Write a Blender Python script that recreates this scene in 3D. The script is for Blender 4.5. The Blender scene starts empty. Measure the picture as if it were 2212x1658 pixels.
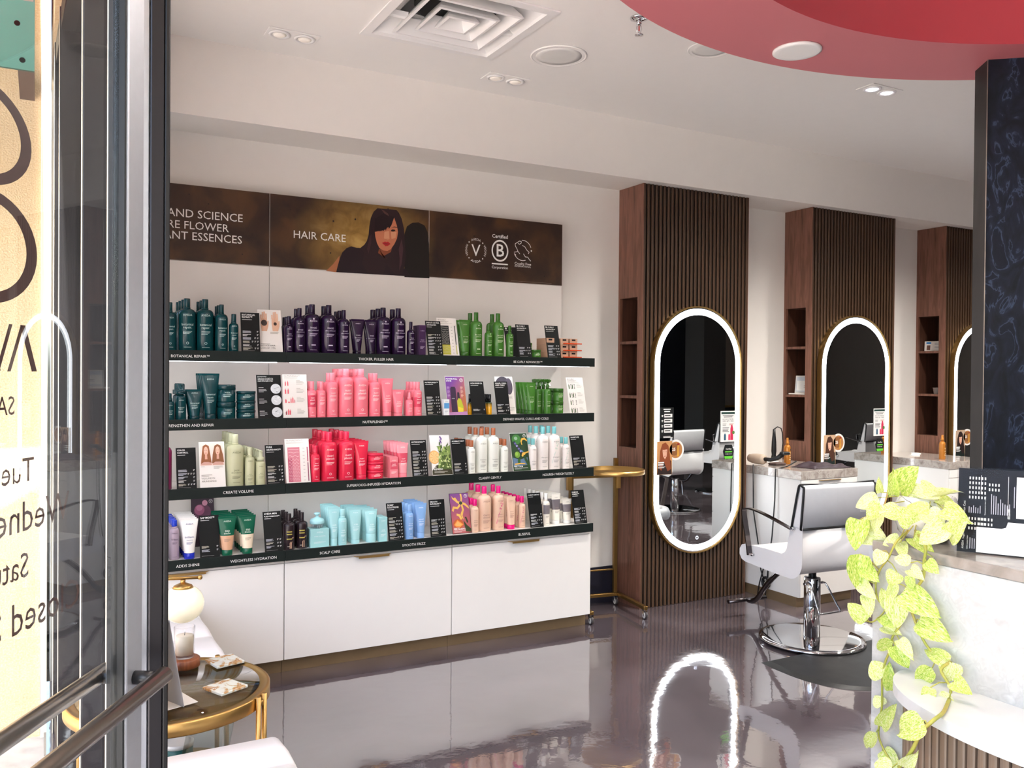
import bpy, math, random
from mathutils import Vector, Matrix
random.seed(7)
S = bpy.context.scene
COL = S.collection

# ------------------------------------------------------------------ camera, sky, sun, exposure
CAM_F, CAM_ROLL, CAM_PITCH, CAM_YAW = 1865.7, -0.00825918, 0.0101652, 0.500739
cam = bpy.data.cameras.new('camera')
cam.sensor_width = 36.0
cam.lens = CAM_F * 36.0 / 2212.0
cam.clip_start = 0.02
camo = bpy.data.objects.new('camera', cam)
COL.objects.link(camo)
fw = Vector((math.sin(CAM_YAW) * math.cos(CAM_PITCH), math.cos(CAM_YAW) * math.cos(CAM_PITCH), -math.sin(CAM_PITCH)))
rt = Vector((math.cos(CAM_YAW), -math.sin(CAM_YAW), 0))
dn = fw.cross(rt)
cr, sr = math.cos(CAM_ROLL), math.sin(CAM_ROLL)
ax = cr * rt + sr * dn
ay = -(-sr * rt + cr * dn)
az = -fw
camo.matrix_world = Matrix(((ax.x, ay.x, az.x, 0.0), (ax.y, ay.y, az.y, 0.0), (ax.z, ay.z, az.z, 1.55), (0, 0, 0, 1)))
S.camera = camo

world = bpy.data.worlds.new('sky')
S.world = world
world.use_nodes = True
wn = world.node_tree.nodes
wn.clear()
wo = wn.new('ShaderNodeOutputWorld')
wb = wn.new('ShaderNodeBackground')
sky = wn.new('ShaderNodeTexSky')
sky.sky_type = 'NISHITA'
sky.sun_disc = False
sky.sun_elevation = math.radians(52)
sky.sun_rotation = math.radians(170)
sky.air_density = 1.0
sky.dust_density = 5.0
wb.inputs[1].default_value = 0.9
world.node_tree.links.new(sky.outputs[0], wb.inputs[0])
world.node_tree.links.new(wb.outputs[0], wo.inputs[0])

sun = bpy.data.lights.new('sun', 'SUN')
sun.energy = 9.0
sun.angle = math.radians(0.6)
sun.color = (1.0, 0.95, 0.88)
suno = bpy.data.objects.new('sun', sun)
suno.rotation_euler = Vector((0.03, 0.62, -0.78)).to_track_quat('-Z', 'Y').to_euler()
COL.objects.link(suno)

S.view_settings.view_transform = 'Standard'
S.view_settings.look = 'None'
S.view_settings.exposure = 1.1
S.view_settings.gamma = 1.0
S.view_settings.use_curve_mapping = False
S.cycles.max_bounces = 8
S.cycles.glossy_bounces = 4
S.cycles.transparent_max_bounces = 14
S.cycles.caustics_reflective = False
S.cycles.caustics_refractive = False

# ------------------------------------------------------------------ measured positions (metres; x along the back wall, y into the room depth, z up)
DOOR_RZ = -2.10138
BAR_Z = 1.008
DOOR_TEXT = [('Tuesday 9-6', 0.3002, 1.391, None, 0.0346), ('Wednesday 9-8', 0.2048, 1.3203, None, 0.0431), ('Saturday 9-5', 0.3134, 1.2534, None, 0.0357), ('Closed Sun-Mon', 0.1736, 1.176, None, 0.045), ('SALON', 0.3476, 1.4888, None, 0.0261)]
DOOR_LOBES = [(0.4232, 1.8693, 0.115, 0.0704, 0.419, 0.085, 0.0558), (0.4086, 1.7181, 0.115, 0.0771, 0.405, 0.085, 0.0617)]
DOOR_STROKES = [(0.3285, 1.6157, 0.2998, 1.5497, 0.0065), (0.3296, 1.6156, 0.3607, 1.5494, 0.004), (0.3567, 1.6154, 0.3855, 1.5505, 0.004), (0.4114, 1.6121, 0.3855, 1.5505, 0.0065)]
BANNER_SLOGAN = [('THE ART AND SCIENCE', 0.9608, 2.363, 0.6374), ('OF PURE FLOWER', 0.8887, 2.3029, 0.4702), ('AND PLANT ESSENCES', 0.9573, 2.2465, 0.6035)]
BANNER_HAIR = (1.237, 1.5347, 2.3024)
BANNER_FIGURE = [('#17120d', [(1.8922, 2.3797), (1.9077, 2.4256), (1.9426, 2.4511), (1.9811, 2.4561), (2.0201, 2.4417), (2.0399, 2.4044), (2.0502, 2.333), (2.0545, 2.1285), (1.8941, 2.1246)]), ('#b0704a', [(1.4211, 2.1309), (1.4616, 2.172), (1.4993, 2.2232), (1.4967, 2.1802), (1.4794, 2.1276)]), ('#22141a', [(1.4794, 2.1276), (1.4966, 2.1944), (1.5139, 2.2415), (1.5404, 2.2693), (1.5671, 2.2806), (1.597, 2.276), (1.621, 2.2756), (1.6541, 2.3042), (1.6755, 2.274), (1.694, 2.2463), (1.7369, 2.2495), (1.7835, 2.2265), (1.8619, 2.1996), (1.9097, 2.1613), (1.9387, 2.1318)]), ('#2a191c', [(1.7228, 2.5146), (1.6999, 2.4914), (1.6834, 2.4549), (1.6746, 2.4047), (1.6704, 2.3549), (1.66, 2.3192), (1.642, 2.2917), (1.615, 2.2693), (1.6453, 2.2543), (1.6337, 2.1839), (1.6704, 2.1312), (1.7624, 2.1341), (1.7806, 2.194), (1.8372, 2.1359), (1.8813, 2.1416), (1.8967, 2.202), (1.9011, 2.2558), (1.8958, 2.3207), (1.8888, 2.4091), (1.8742, 2.467), (1.8566, 2.5008), (1.8407, 2.5164)]), ('#8a4a30', [(1.7292, 2.2548), (1.7336, 2.2785), (1.8142, 2.2906), (1.8081, 2.2666), (1.7586, 2.2365), (1.7804, 2.2234)]), ('#c77a58', [(1.7084, 2.3757), (1.7117, 2.3468), (1.7211, 2.3125), (1.7367, 2.2846), (1.7615, 2.2718), (1.7863, 2.2708), (1.808, 2.2842), (1.8296, 2.3154), (1.8451, 2.3491), (1.8511, 2.388), (1.8445, 2.4229), (1.8269, 2.4699), (1.807, 2.4254), (1.7668, 2.3924)]), ('#d99a76', [(1.7669, 2.3807), (1.7948, 2.389), (1.7982, 2.3423), (1.7796, 2.3349), (1.764, 2.3424)]), ('#d99a76', [(1.8073, 2.3842), (1.8417, 2.3872), (1.8357, 2.3513), (1.8107, 2.3433)]), ('#a8593c', [(1.761, 2.3421), (1.7796, 2.3393), (1.7951, 2.345), (1.7796, 2.3363)]), ('#b8292c', [(1.7519, 2.315), (1.7704, 2.3253), (1.7797, 2.3225), (1.789, 2.3262), (1.8046, 2.314), (1.7892, 2.301), (1.7737, 2.2977)]), ('#701c20', [(1.7565, 2.3139), (1.7766, 2.3141), (1.8015, 2.3137), (1.7767, 2.3097)]), ('#20120f', [(1.8041, 2.3898), (1.8134, 2.3989), (1.829, 2.3994), (1.8353, 2.3926), (1.8197, 2.3868)]), ('#2a1712', [(1.8071, 2.4077), (1.8258, 2.4168), (1.8446, 2.4155), (1.8453, 2.4117), (1.8258, 2.4124)]), ('#3a1f18', [(1.7175, 2.3852), (1.7298, 2.3915), (1.7452, 2.3911), (1.7514, 2.3852), (1.7329, 2.3807)]), ('#1d1013', [(1.7053, 2.3812), (1.7079, 2.4514), (1.7661, 2.492), (1.8254, 2.4712), (1.8101, 2.4257), (1.7947, 2.4008), (1.7852, 2.4234), (1.7746, 2.3873), (1.7667, 2.41), (1.7622, 2.3862), (1.7421, 2.3903)]), ('#5a3a38', [(1.7443, 2.5103), (1.7661, 2.4861), (1.7941, 2.4742), (1.7878, 2.4882), (1.7598, 2.506)]), ('#4a2e34', [(1.855, 2.2878), (1.8735, 2.3485), (1.8834, 2.29), (1.8745, 2.2005), (1.8591, 2.1609), (1.8617, 2.2292)]), ('#3f262b', [(1.675, 2.3437), (1.6871, 2.3622), (1.6845, 2.3038), (1.6696, 2.2445), (1.6603, 2.2728)])]
BANNER_LOGOS = [(2.3641, 2.3185), (2.5322, 2.3261), (2.6949, 2.3278)]
FASCIA_TEXT = [(1, 'BOTANICAL REPAIR™', 0.5525, 0.7289, 1.623), (1, 'THICKER, FULLER HAIR', 1.4846, 1.6814, 1.623), (1, 'BE CURLY ADVANCED™', 2.4233, 2.6161, 1.623), (2, 'STRENGTHEN AND REPAIR', 0.5232, 0.7504, 1.288), (2, 'NUTRIPLENISH™', 1.51, 1.6489, 1.288), (2, 'DEFINED WAVES, CURLS AND COILS', 2.3572, 2.6623, 1.288), (3, 'CREATE VOLUME', 0.7955, 0.9435, 0.953), (3, 'SUPERFOOD-INFUSED HYDRATION', 1.4242, 1.7272, 0.953), (3, 'CLARIFY GENTLY', 2.2016, 2.3489, 0.953), (3, 'NOURISH WEIGHTLESSLY', 2.6268, 2.8473, 0.953), (4, 'ADDS SHINE', 0.5792, 0.6857, 0.61), (4, 'WEIGHTLESS HYDRATION', 0.8314, 1.0586, 0.61), (4, 'SCALP CARE', 1.2816, 1.3901, 0.61), (4, 'SMOOTH FRIZZ', 1.7389, 1.8755, 0.61), (4, 'BLISSFUL', 2.4659, 2.5452, 0.61)]
LEAVES = [((2.1782, 1.6472, 1.2294), (2.1755, 1.5892, 1.3009), 0.0816), ((2.1423, 1.6356, 1.2172), (2.0938, 1.6061, 1.2806), 0.0323), ((2.1734, 1.7044, 1.2141), (2.1594, 1.7012, 1.2608), 0.0233), ((2.1668, 1.7083, 1.1985), (2.1301, 1.7604, 1.1658), 0.0499), ((2.0892, 1.6359, 1.1916), (2.0684, 1.6691, 1.1472), 0.0479), ((2.0882, 1.5813, 1.1802), (2.0436, 1.6078, 1.1794), 0.0587), ((2.0822, 1.5308, 1.156), (2.0501, 1.5521, 1.2029), 0.0576), ((2.1689, 1.6021, 1.227), (2.1686, 1.5073, 1.2029), 0.0681), ((2.178, 1.5749, 1.2408), (2.1538, 1.4931, 1.2277), 0.0517), ((2.1578, 1.5064, 1.2181), (2.119, 1.4362, 1.2215), 0.0309), ((2.1414, 1.4894, 1.2319), (2.0899, 1.404, 1.2593), 0.0229), ((2.0836, 1.4827, 1.2024), (2.0475, 1.5246, 1.2073), 0.0362), ((2.0802, 1.4887, 1.1913), (2.0745, 1.432, 1.1593), 0.0566), ((2.086, 1.4436, 1.2077), (2.0627, 1.3627, 1.1969), 0.052), ((2.0744, 1.4277, 1.1623), (2.0227, 1.4678, 1.1193), 0.0626), ((2.078, 1.4215, 1.1351), (2.0323, 1.3572, 1.1941), 0.0552), ((2.0955, 1.715, 1.1378), (2.0532, 1.6947, 1.0578), 0.0658), ((2.1037, 1.7261, 1.1086), (2.0873, 1.6214, 1.0987), 0.0786), ((2.1147, 1.6718, 1.157), (2.0787, 1.6529, 1.1105), 0.039), ((2.1067, 1.588, 1.1044), (2.0673, 1.612, 1.0863), 0.0378), ((2.1081, 1.5463, 1.1114), (2.0724, 1.4592, 1.0826), 0.0481), ((2.0877, 1.5765, 1.0944), (2.0459, 1.5254, 1.0724), 0.036), ((2.0405, 1.6665, 1.0524), (2.0411, 1.6655, 0.9469), 0.068), ((2.043, 1.6615, 1.0171), (2.0278, 1.5975, 0.9942), 0.0464), ((2.0465, 1.667, 0.9714), (2.0366, 1.6116, 0.9383), 0.0417), ((2.0461, 1.6497, 0.9393), (2.025, 1.6148, 0.895), 0.0383), ((2.046, 1.6485, 0.8652), (2.0275, 1.6967, 0.9068), 0.0494), ((2.0478, 1.5984, 1.0724), (2.0278, 1.6022, 1.0336), 0.0407), ((2.0412, 1.505, 1.0588), (2.0333, 1.5517, 1.0645), 0.0347), ((2.0452, 1.5493, 1.0233), (2.0241, 1.5586, 0.9915), 0.0476), ((2.0433, 1.508, 1.0398), (2.0347, 1.4621, 1.0216), 0.0363), ((2.0493, 1.4648, 1.0684), (2.0453, 1.4277, 1.0481), 0.0372), ((2.0436, 1.5092, 1.0238), (2.0442, 1.5028, 0.9853), 0.0272), ((2.0411, 1.5723, 0.9211), (2.0387, 1.5937, 0.9734), 0.0341), ((2.0411, 1.5518, 0.9966), (2.0375, 1.5678, 0.941), 0.0292), ((2.0405, 1.527, 0.9757), (2.0256, 1.414, 0.9457), 0.0746), ((2.0459, 1.549, 0.9622), (2.0364, 1.5404, 0.8745), 0.063), ((2.0442, 1.5465, 0.8861), (2.0327, 1.608, 0.889), 0.0399), ((2.0483, 1.5926, 0.8656), (2.0476, 1.5364, 0.8556), 0.0375), ((2.0459, 1.4817, 0.9102), (2.0244, 1.3829, 0.8906), 0.0674), ((2.0445, 1.5582, 0.8324), (2.0477, 1.6178, 0.7953), 0.0324), ((2.0422, 1.5383, 0.8435), (2.0267, 1.4854, 0.8162), 0.0352), ((2.0411, 1.5494, 0.8247), (2.0409, 1.5084, 0.7751), 0.0522), ((2.0431, 1.3904, 0.8263), (2.0467, 1.4714, 0.84), 0.0419), ((2.0442, 1.5886, 0.7243), (2.0416, 1.6255, 0.7612), 0.0577), ((2.0493, 1.5629, 0.6966), (2.0295, 1.565, 0.7672), 0.0371), ((2.0507, 1.4448, 0.7937), (2.0411, 1.4812, 0.7441), 0.0473), ((2.0418, 1.3841, 0.8284), (2.04, 1.3907, 0.7753), 0.0562), ((1.9911, 1.3439, 0.7995), (1.9713, 1.2858, 0.7926), 0.0435), ((1.9786, 1.3795, 0.751), (1.9607, 1.3147, 0.7367), 0.0497), ((1.9713, 1.3935, 0.7723), (1.9509, 1.3927, 0.7275), 0.0342), ((2.0517, 1.5965, 0.6419), (2.0497, 1.6195, 0.6651), 0.0392), ((2.0422, 1.5901, 0.589), (2.043, 1.5478, 0.6635), 0.0421), ((1.8, 1.2887, 0.7575), (1.7841, 1.354, 0.7027), 0.0642), ((2.0401, 1.6052, 0.5677), (2.0411, 1.6345, 0.5119), 0.0345), ((2.0516, 1.5933, 0.5195), (2.047, 1.5382, 0.4926), 0.0485), ((1.8, 1.3701, 0.6156), (1.7841, 1.4112, 0.61), 0.0407), ((1.8, 1.3383, 0.6285), (1.7841, 1.2997, 0.675), 0.0348)]
STEMS = [([(2.13, 1.581, 1.1255), (2.058, 1.5633, 1.102), (2.058, 1.5873, 1.0547), (2.058, 1.6151, 1.014), (2.058, 1.6267, 0.9733), (2.058, 1.6203, 0.9337), (2.058, 1.5965, 0.9094), (2.058, 1.6303, 0.8683), (2.058, 1.6576, 0.8613)], 0.0032, 0.002), ([(2.13, 1.5566, 1.1294), (2.056, 1.473, 1.1075), (2.056, 1.4764, 1.0655), (2.056, 1.4775, 1.0239), (2.056, 1.5002, 0.9878), (2.056, 1.522, 0.9461), (2.056, 1.508, 0.918), (2.056, 1.4899, 0.8808), (2.056, 1.4634, 0.844), (2.056, 1.4294, 0.8255), (2.056, 1.404, 0.8178)], 0.0042, 0.0034), ([(2.02, 1.3794, 0.8306), (2.02, 1.3985, 0.8075), (2.02, 1.3847, 0.7868), (2.02, 1.3711, 0.7689), (2.02, 1.3744, 0.7406)], 0.004, 0.0036), ([(1.9641, 1.3364, 0.763), (1.8744, 1.2903, 0.763), (1.8076, 1.2693, 0.763), (1.8, 1.2933, 0.7308), (1.8, 1.3181, 0.6757), (1.8, 1.3514, 0.6232)], 0.0046, 0.0046), ([(2.05, 1.4959, 0.9921), (2.05, 1.5186, 0.9371), (2.05, 1.5359, 0.8907), (2.05, 1.5644, 0.8433), (2.05, 1.5683, 0.8128), (2.05, 1.5857, 0.7701), (2.05, 1.5951, 0.7294), (2.05, 1.5957, 0.6859), (2.05, 1.5957, 0.6425), (2.05, 1.6026, 0.5966), (2.05, 1.6053, 0.5576), (2.05, 1.589, 0.5258), (2.05, 1.5637, 0.5006)], 0.0036, 0.0028)]
PETIOLES = [((2.1865, 1.5859, 1.205), (2.1782, 1.6472, 1.2294)), ((2.2453, 1.6092, 1.205), (2.1423, 1.6356, 1.2172)), ((2.2562, 1.6105, 1.205), (2.1734, 1.7044, 1.2141)), ((2.253, 1.6064, 1.205), (2.1668, 1.7083, 1.1985)), ((2.2218, 1.568, 1.205), (2.0892, 1.6359, 1.1916)), ((2.2369, 1.5753, 1.205), (2.0882, 1.5813, 1.1802)), ((2.1922, 1.5858, 1.205), (2.0822, 1.5308, 1.156)), ((2.254, 1.5602, 1.205), (2.1689, 1.6021, 1.227)), ((2.2308, 1.5814, 1.205), (2.178, 1.5749, 1.2408)), ((2.2252, 1.5615, 1.205), (2.1578, 1.5064, 1.2181)), ((2.2608, 1.5707, 1.205), (2.1414, 1.4894, 1.2319)), ((2.2325, 1.5836, 1.205), (2.0836, 1.4827, 1.2024)), ((2.1854, 1.5946, 1.205), (2.0802, 1.4887, 1.1913)), ((2.1952, 1.5545, 1.205), (2.086, 1.4436, 1.2077)), ((2.1867, 1.5629, 1.205), (2.0744, 1.4277, 1.1623)), ((2.1917, 1.6008, 1.205), (2.078, 1.4215, 1.1351)), ((2.2247, 1.6287, 1.205), (2.0955, 1.715, 1.1378)), ((2.2587, 1.6296, 1.205), (2.1037, 1.7261, 1.1086)), ((2.2026, 1.5856, 1.205), (2.1147, 1.6718, 1.157)), ((2.2041, 1.5973, 1.205), (2.1067, 1.588, 1.1044)), ((2.2339, 1.614, 1.205), (2.1081, 1.5463, 1.1114)), ((2.2408, 1.5705, 1.205), (2.0877, 1.5765, 1.0944)), ((2.058, 1.6151, 1.014), (2.0405, 1.6665, 1.0524)), ((2.058, 1.617, 1.0072), (2.043, 1.6615, 1.0171)), ((2.058, 1.6267, 0.9733), (2.0465, 1.667, 0.9714)), ((2.058, 1.6224, 0.9469), (2.0461, 1.6497, 0.9393)), ((2.058, 1.6485, 0.8636), (2.046, 1.6485, 0.8652)), ((2.058, 1.5833, 1.0626), (2.0478, 1.5984, 1.0724)), ((2.056, 1.4766, 1.0586), (2.0412, 1.505, 1.0588)), ((2.058, 1.5919, 1.0479), (2.0452, 1.5493, 1.0233)), ((2.056, 1.4771, 1.0378), (2.0433, 1.508, 1.0398)), ((2.056, 1.4758, 1.0725), (2.0493, 1.4648, 1.0684)), ((2.056, 1.4851, 1.0119), (2.0436, 1.5092, 1.0238)), ((2.058, 1.5965, 0.9094), (2.0411, 1.5723, 0.9211)), ((2.056, 1.5075, 0.9739), (2.0411, 1.5518, 0.9966)), ((2.056, 1.5111, 0.9669), (2.0405, 1.527, 0.9757)), ((2.056, 1.522, 0.9461), (2.0459, 1.549, 0.9622)), ((2.05, 1.5407, 0.8828), (2.0442, 1.5465, 0.8861)), ((2.058, 1.619, 0.882), (2.0483, 1.5926, 0.8656)), ((2.056, 1.499, 0.8994), (2.0459, 1.4817, 0.9102)), ((2.05, 1.5657, 0.8331), (2.0445, 1.5582, 0.8324)), ((2.05, 1.5596, 0.8512), (2.0422, 1.5383, 0.8435)), ((2.05, 1.5663, 0.828), (2.0411, 1.5494, 0.8247)), ((2.056, 1.4082, 0.8191), (2.0431, 1.3904, 0.8263)), ((2.05, 1.5952, 0.7222), (2.0442, 1.5886, 0.7243)), ((2.05, 1.5955, 0.7004), (2.0493, 1.5629, 0.6966)), ((2.056, 1.4294, 0.8255), (2.0507, 1.4448, 0.7937)), ((2.02, 1.3826, 0.8267), (2.0418, 1.3841, 0.8284)), ((1.9641, 1.3364, 0.763), (1.9911, 1.3439, 0.7995)), ((2.02, 1.3733, 0.75), (1.9786, 1.3795, 0.751)), ((2.02, 1.3802, 0.7808), (1.9713, 1.3935, 0.7723)), ((2.05, 1.6031, 0.5901), (2.0422, 1.5901, 0.589)), ((1.8038, 1.2813, 0.7469), (1.8, 1.2887, 0.7575)), ((2.05, 1.6044, 0.5706), (2.0401, 1.6052, 0.5677)), ((2.05, 1.589, 0.5258), (2.0516, 1.5933, 0.5195)), ((1.8, 1.3458, 0.632), (1.8, 1.3701, 0.6156)), ((1.8, 1.3458, 0.632), (1.8, 1.3383, 0.6285))]
POT = (2.2239999999999998, 1.59, 0.086)
TIN = (0.441, 3.287, 0.1723)

# ------------------------------------------------------------------ materials
def lin(h):
    h = h.lstrip('#')
    out = []
    for i in (0, 2, 4):
        c = int(h[i:i + 2], 16) / 255.0
        out.append(c / 12.92 if c <= 0.04045 else ((c + 0.055) / 1.055) ** 2.4)
    return tuple(out) + (1.0,)

MATS = {}

def pmat(name, hexc, rough=0.5, metal=0.0, spec=0.5, coat=0.0, var=0.05, vscale=14.0, bump=0.0, bscale=60.0, emis=None, estr=0.0, trans=0.0, ior=1.45, alpha=1.0, rvar=0.0):
    """principled material with a little procedural variation"""
    if name in MATS:
        return MATS[name]
    m = bpy.data.materials.new(name)
    m.use_nodes = True
    nt = m.node_tree
    b = nt.nodes['Principled BSDF']
    c = lin(hexc)
    tc = nt.nodes.new('ShaderNodeTexCoord')
    nz = nt.nodes.new('ShaderNodeTexNoise')
    nz.inputs['Scale'].default_value = vscale
    nz.inputs['Detail'].default_value = 3.0
    nt.links.new(tc.outputs['Object'], nz.inputs['Vector'])
    mx = nt.nodes.new('ShaderNodeMix')
    mx.data_type = 'RGBA'
    mx.inputs[6].default_value = tuple(x * (1 - var) for x in c[:3]) + (1,)
    mx.inputs[7].default_value = tuple(min(1, x * (1 + var)) for x in c[:3]) + (1,)
    nt.links.new(nz.outputs['Fac'], mx.inputs[0])
    nt.links.new(mx.outputs[2], b.inputs['Base Color'])
    b.inputs['Roughness'].default_value = rough
    b.inputs['Metallic'].default_value = metal
    b.inputs['Specular IOR Level'].default_value = spec
    b.inputs['Coat Weight'].default_value = coat
    b.inputs['Coat Roughness'].default_value = 0.08
    b.inputs['Transmission Weight'].default_value = trans
    b.inputs['IOR'].default_value = ior
    b.inputs['Alpha'].default_value = alpha
    if rvar:
        mr = nt.nodes.new('ShaderNodeMapRange')
        mr.inputs[3].default_value = max(0.02, rough - rvar)
        mr.inputs[4].default_value = rough + rvar
        nt.links.new(nz.outputs['Fac'], mr.inputs[0])
        nt.links.new(mr.outputs[0], b.inputs['Roughness'])
    if bump:
        n2 = nt.nodes.new('ShaderNodeTexNoise')
        n2.inputs['Scale'].default_value = bscale
        n2.inputs['Detail'].default_value = 4.0
        nt.links.new(tc.outputs['Object'], n2.inputs['Vector'])
        bp = nt.nodes.new('ShaderNodeBump')
        bp.inputs['Strength'].default_value = bump
        bp.inputs['Distance'].default_value = 0.01
        nt.links.new(n2.outputs['Fac'], bp.inputs['Height'])
        nt.links.new(bp.outputs[0], b.inputs['Normal'])
    if emis:
        b.inputs['Emission Color'].default_value = lin(emis)
        b.inputs['Emission Strength'].default_value = estr
    MATS[name] = m
    return m

def ink(hexc, rough=0.5):
    return pmat('print_' + hexc.lstrip('#'), hexc, rough, var=0.0)

def glow(name, hexc, strength):
    if name in MATS:
        return MATS[name]
    m = bpy.data.materials.new(name)
    m.use_nodes = True
    nt = m.node_tree
    nt.nodes.clear()
    o = nt.nodes.new('ShaderNodeOutputMaterial')
    e = nt.nodes.new('ShaderNodeEmission')
    e.inputs[0].default_value = lin(hexc)
    e.inputs[1].default_value = strength
    nt.links.new(e.outputs[0], o.inputs[0])
    MATS[name] = m
    return m

def pane_glass(name, tint='#ffffff', f0=0.5, streak=0.0):
    """thin clear sheet: transparent with a fresnel reflection"""
    if name in MATS:
        return MATS[name]
    m = bpy.data.materials.new(name)
    m.use_nodes = True
    nt = m.node_tree
    nt.nodes.clear()
    o = nt.nodes.new('ShaderNodeOutputMaterial')
    t = nt.nodes.new('ShaderNodeBsdfTransparent')
    t.inputs[0].default_value = lin(tint)
    g = nt.nodes.new('ShaderNodeBsdfGlossy')
    g.inputs['Roughness'].default_value = 0.0
    fr = nt.nodes.new('ShaderNodeFresnel')
    ge = nt.nodes.new('ShaderNodeNewGeometry')
    io = nt.nodes.new('ShaderNodeMapRange')          # same reflection from both faces of the sheet
    io.inputs[3].default_value = 1.0 + f0
    io.inputs[4].default_value = 1.0 / (1.0 + f0)
    nt.links.new(ge.outputs['Backfacing'], io.inputs[0])
    nt.links.new(io.outputs[0], fr.inputs[0])
    mx = nt.nodes.new('ShaderNodeMixShader')
    nt.links.new(fr.outputs[0], mx.inputs[0])
    nt.links.new(t.outputs[0], mx.inputs[1])
    nt.links.new(g.outputs[0], mx.inputs[2])
    nt.links.new(mx.outputs[0], o.inputs[0])
    MATS[name] = m
    return m

def ramp_mat(name, cols, rough, scale=(1, 1, 1), noise=4.0, detail=6.0, dist=0.0, kind='noise', pos=None, metal=0.0, coat=0.0, bump=0.0, spec=0.5):
    """noise or wave pattern through a colour ramp"""
    if name in MATS:
        return MATS[name]
    m = bpy.data.materials.new(name)
    m.use_nodes = True
    nt = m.node_tree
    b = nt.nodes['Principled BSDF']
    tc = nt.nodes.new('ShaderNodeTexCoord')
    mp = nt.nodes.new('ShaderNodeMapping')
    mp.inputs['Scale'].default_value = scale
    nt.links.new(tc.outputs['Object'], mp.inputs[0])
    if kind == 'noise':
        tx = nt.nodes.new('ShaderNodeTexNoise')
        tx.inputs['Scale'].default_value = noise
        tx.inputs['Detail'].default_value = detail
        tx.inputs['Distortion'].default_value = dist
        fac = tx.outputs['Fac']
    else:
        tx = nt.nodes.new('ShaderNodeTexWave')
        tx.wave_type = 'BANDS'
        tx.bands_direction = 'X'
        tx.inputs['Scale'].default_value = noise
        tx.inputs['Distortion'].default_value = dist
        tx.inputs['Detail'].default_value = detail
        tx.inputs['Detail Scale'].default_value = 1.4
        fac = tx.outputs['Fac']
    nt.links.new(mp.outputs[0], tx.inputs['Vector'])
    rp = nt.nodes.new('ShaderNodeValToRGB')
    els = rp.color_ramp.elements
    n = len(cols)
    pos = pos or [0.25 + 0.5 * i / (n - 1) for i in range(n)]
    els[0].position, els[0].color = pos[0], lin(cols[0])
    els[1].position, els[1].color = pos[-1], lin(cols[-1])
    for i in range(1, n - 1):
        e = els.new(pos[i])
        e.color = lin(cols[i])
    nt.links.new(fac, rp.inputs[0])
    nt.links.new(rp.outputs[0], b.inputs['Base Color'])
    b.inputs['Roughness'].default_value = rough
    b.inputs['Metallic'].default_value = metal
    b.inputs['Coat Weight'].default_value = coat
    b.inputs['Specular IOR Level'].default_value = spec
    if bump:
        bp = nt.nodes.new('ShaderNodeBump')
        bp.inputs['Strength'].default_value = bump
        bp.inputs['Distance'].default_value = 0.01
        nt.links.new(fac, bp.inputs['Height'])
        nt.links.new(bp.outputs[0], b.inputs['Normal'])
    MATS[name] = m
    return m

def grad_mat(name, c0, c1, p0, p1, rough=0.5):
    """printed two colour blend between two object space points"""
    if name in MATS:
        return MATS[name]
    m = bpy.data.materials.new(name)
    m.use_nodes = True
    nt = m.node_tree
    b = nt.nodes['Principled BSDF']
    tc = nt.nodes.new('ShaderNodeTexCoord')
    d = Vector(p1) - Vector(p0)
    dt = nt.nodes.new('ShaderNodeVectorMath')
    dt.operation = 'DOT_PRODUCT'
    sb = nt.nodes.new('ShaderNodeVectorMath')
    sb.operation = 'SUBTRACT'
    sb.inputs[1].default_value = p0
    nt.links.new(tc.outputs['Object'], sb.inputs[0])
    nt.links.new(sb.outputs[0], dt.inputs[0])
    dt.inputs[1].default_value = d / d.length_squared
    mx = nt.nodes.new('ShaderNodeMix')
    mx.data_type = 'RGBA'
    mx.inputs[6].default_value = lin(c0)
    mx.inputs[7].default_value = lin(c1)
    nt.links.new(dt.outputs['Value'], mx.inputs[0])
    nt.links.new(mx.outputs[2], b.inputs['Base Color'])
    b.inputs['Roughness'].default_value = rough
    MATS[name] = m
    return m

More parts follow.
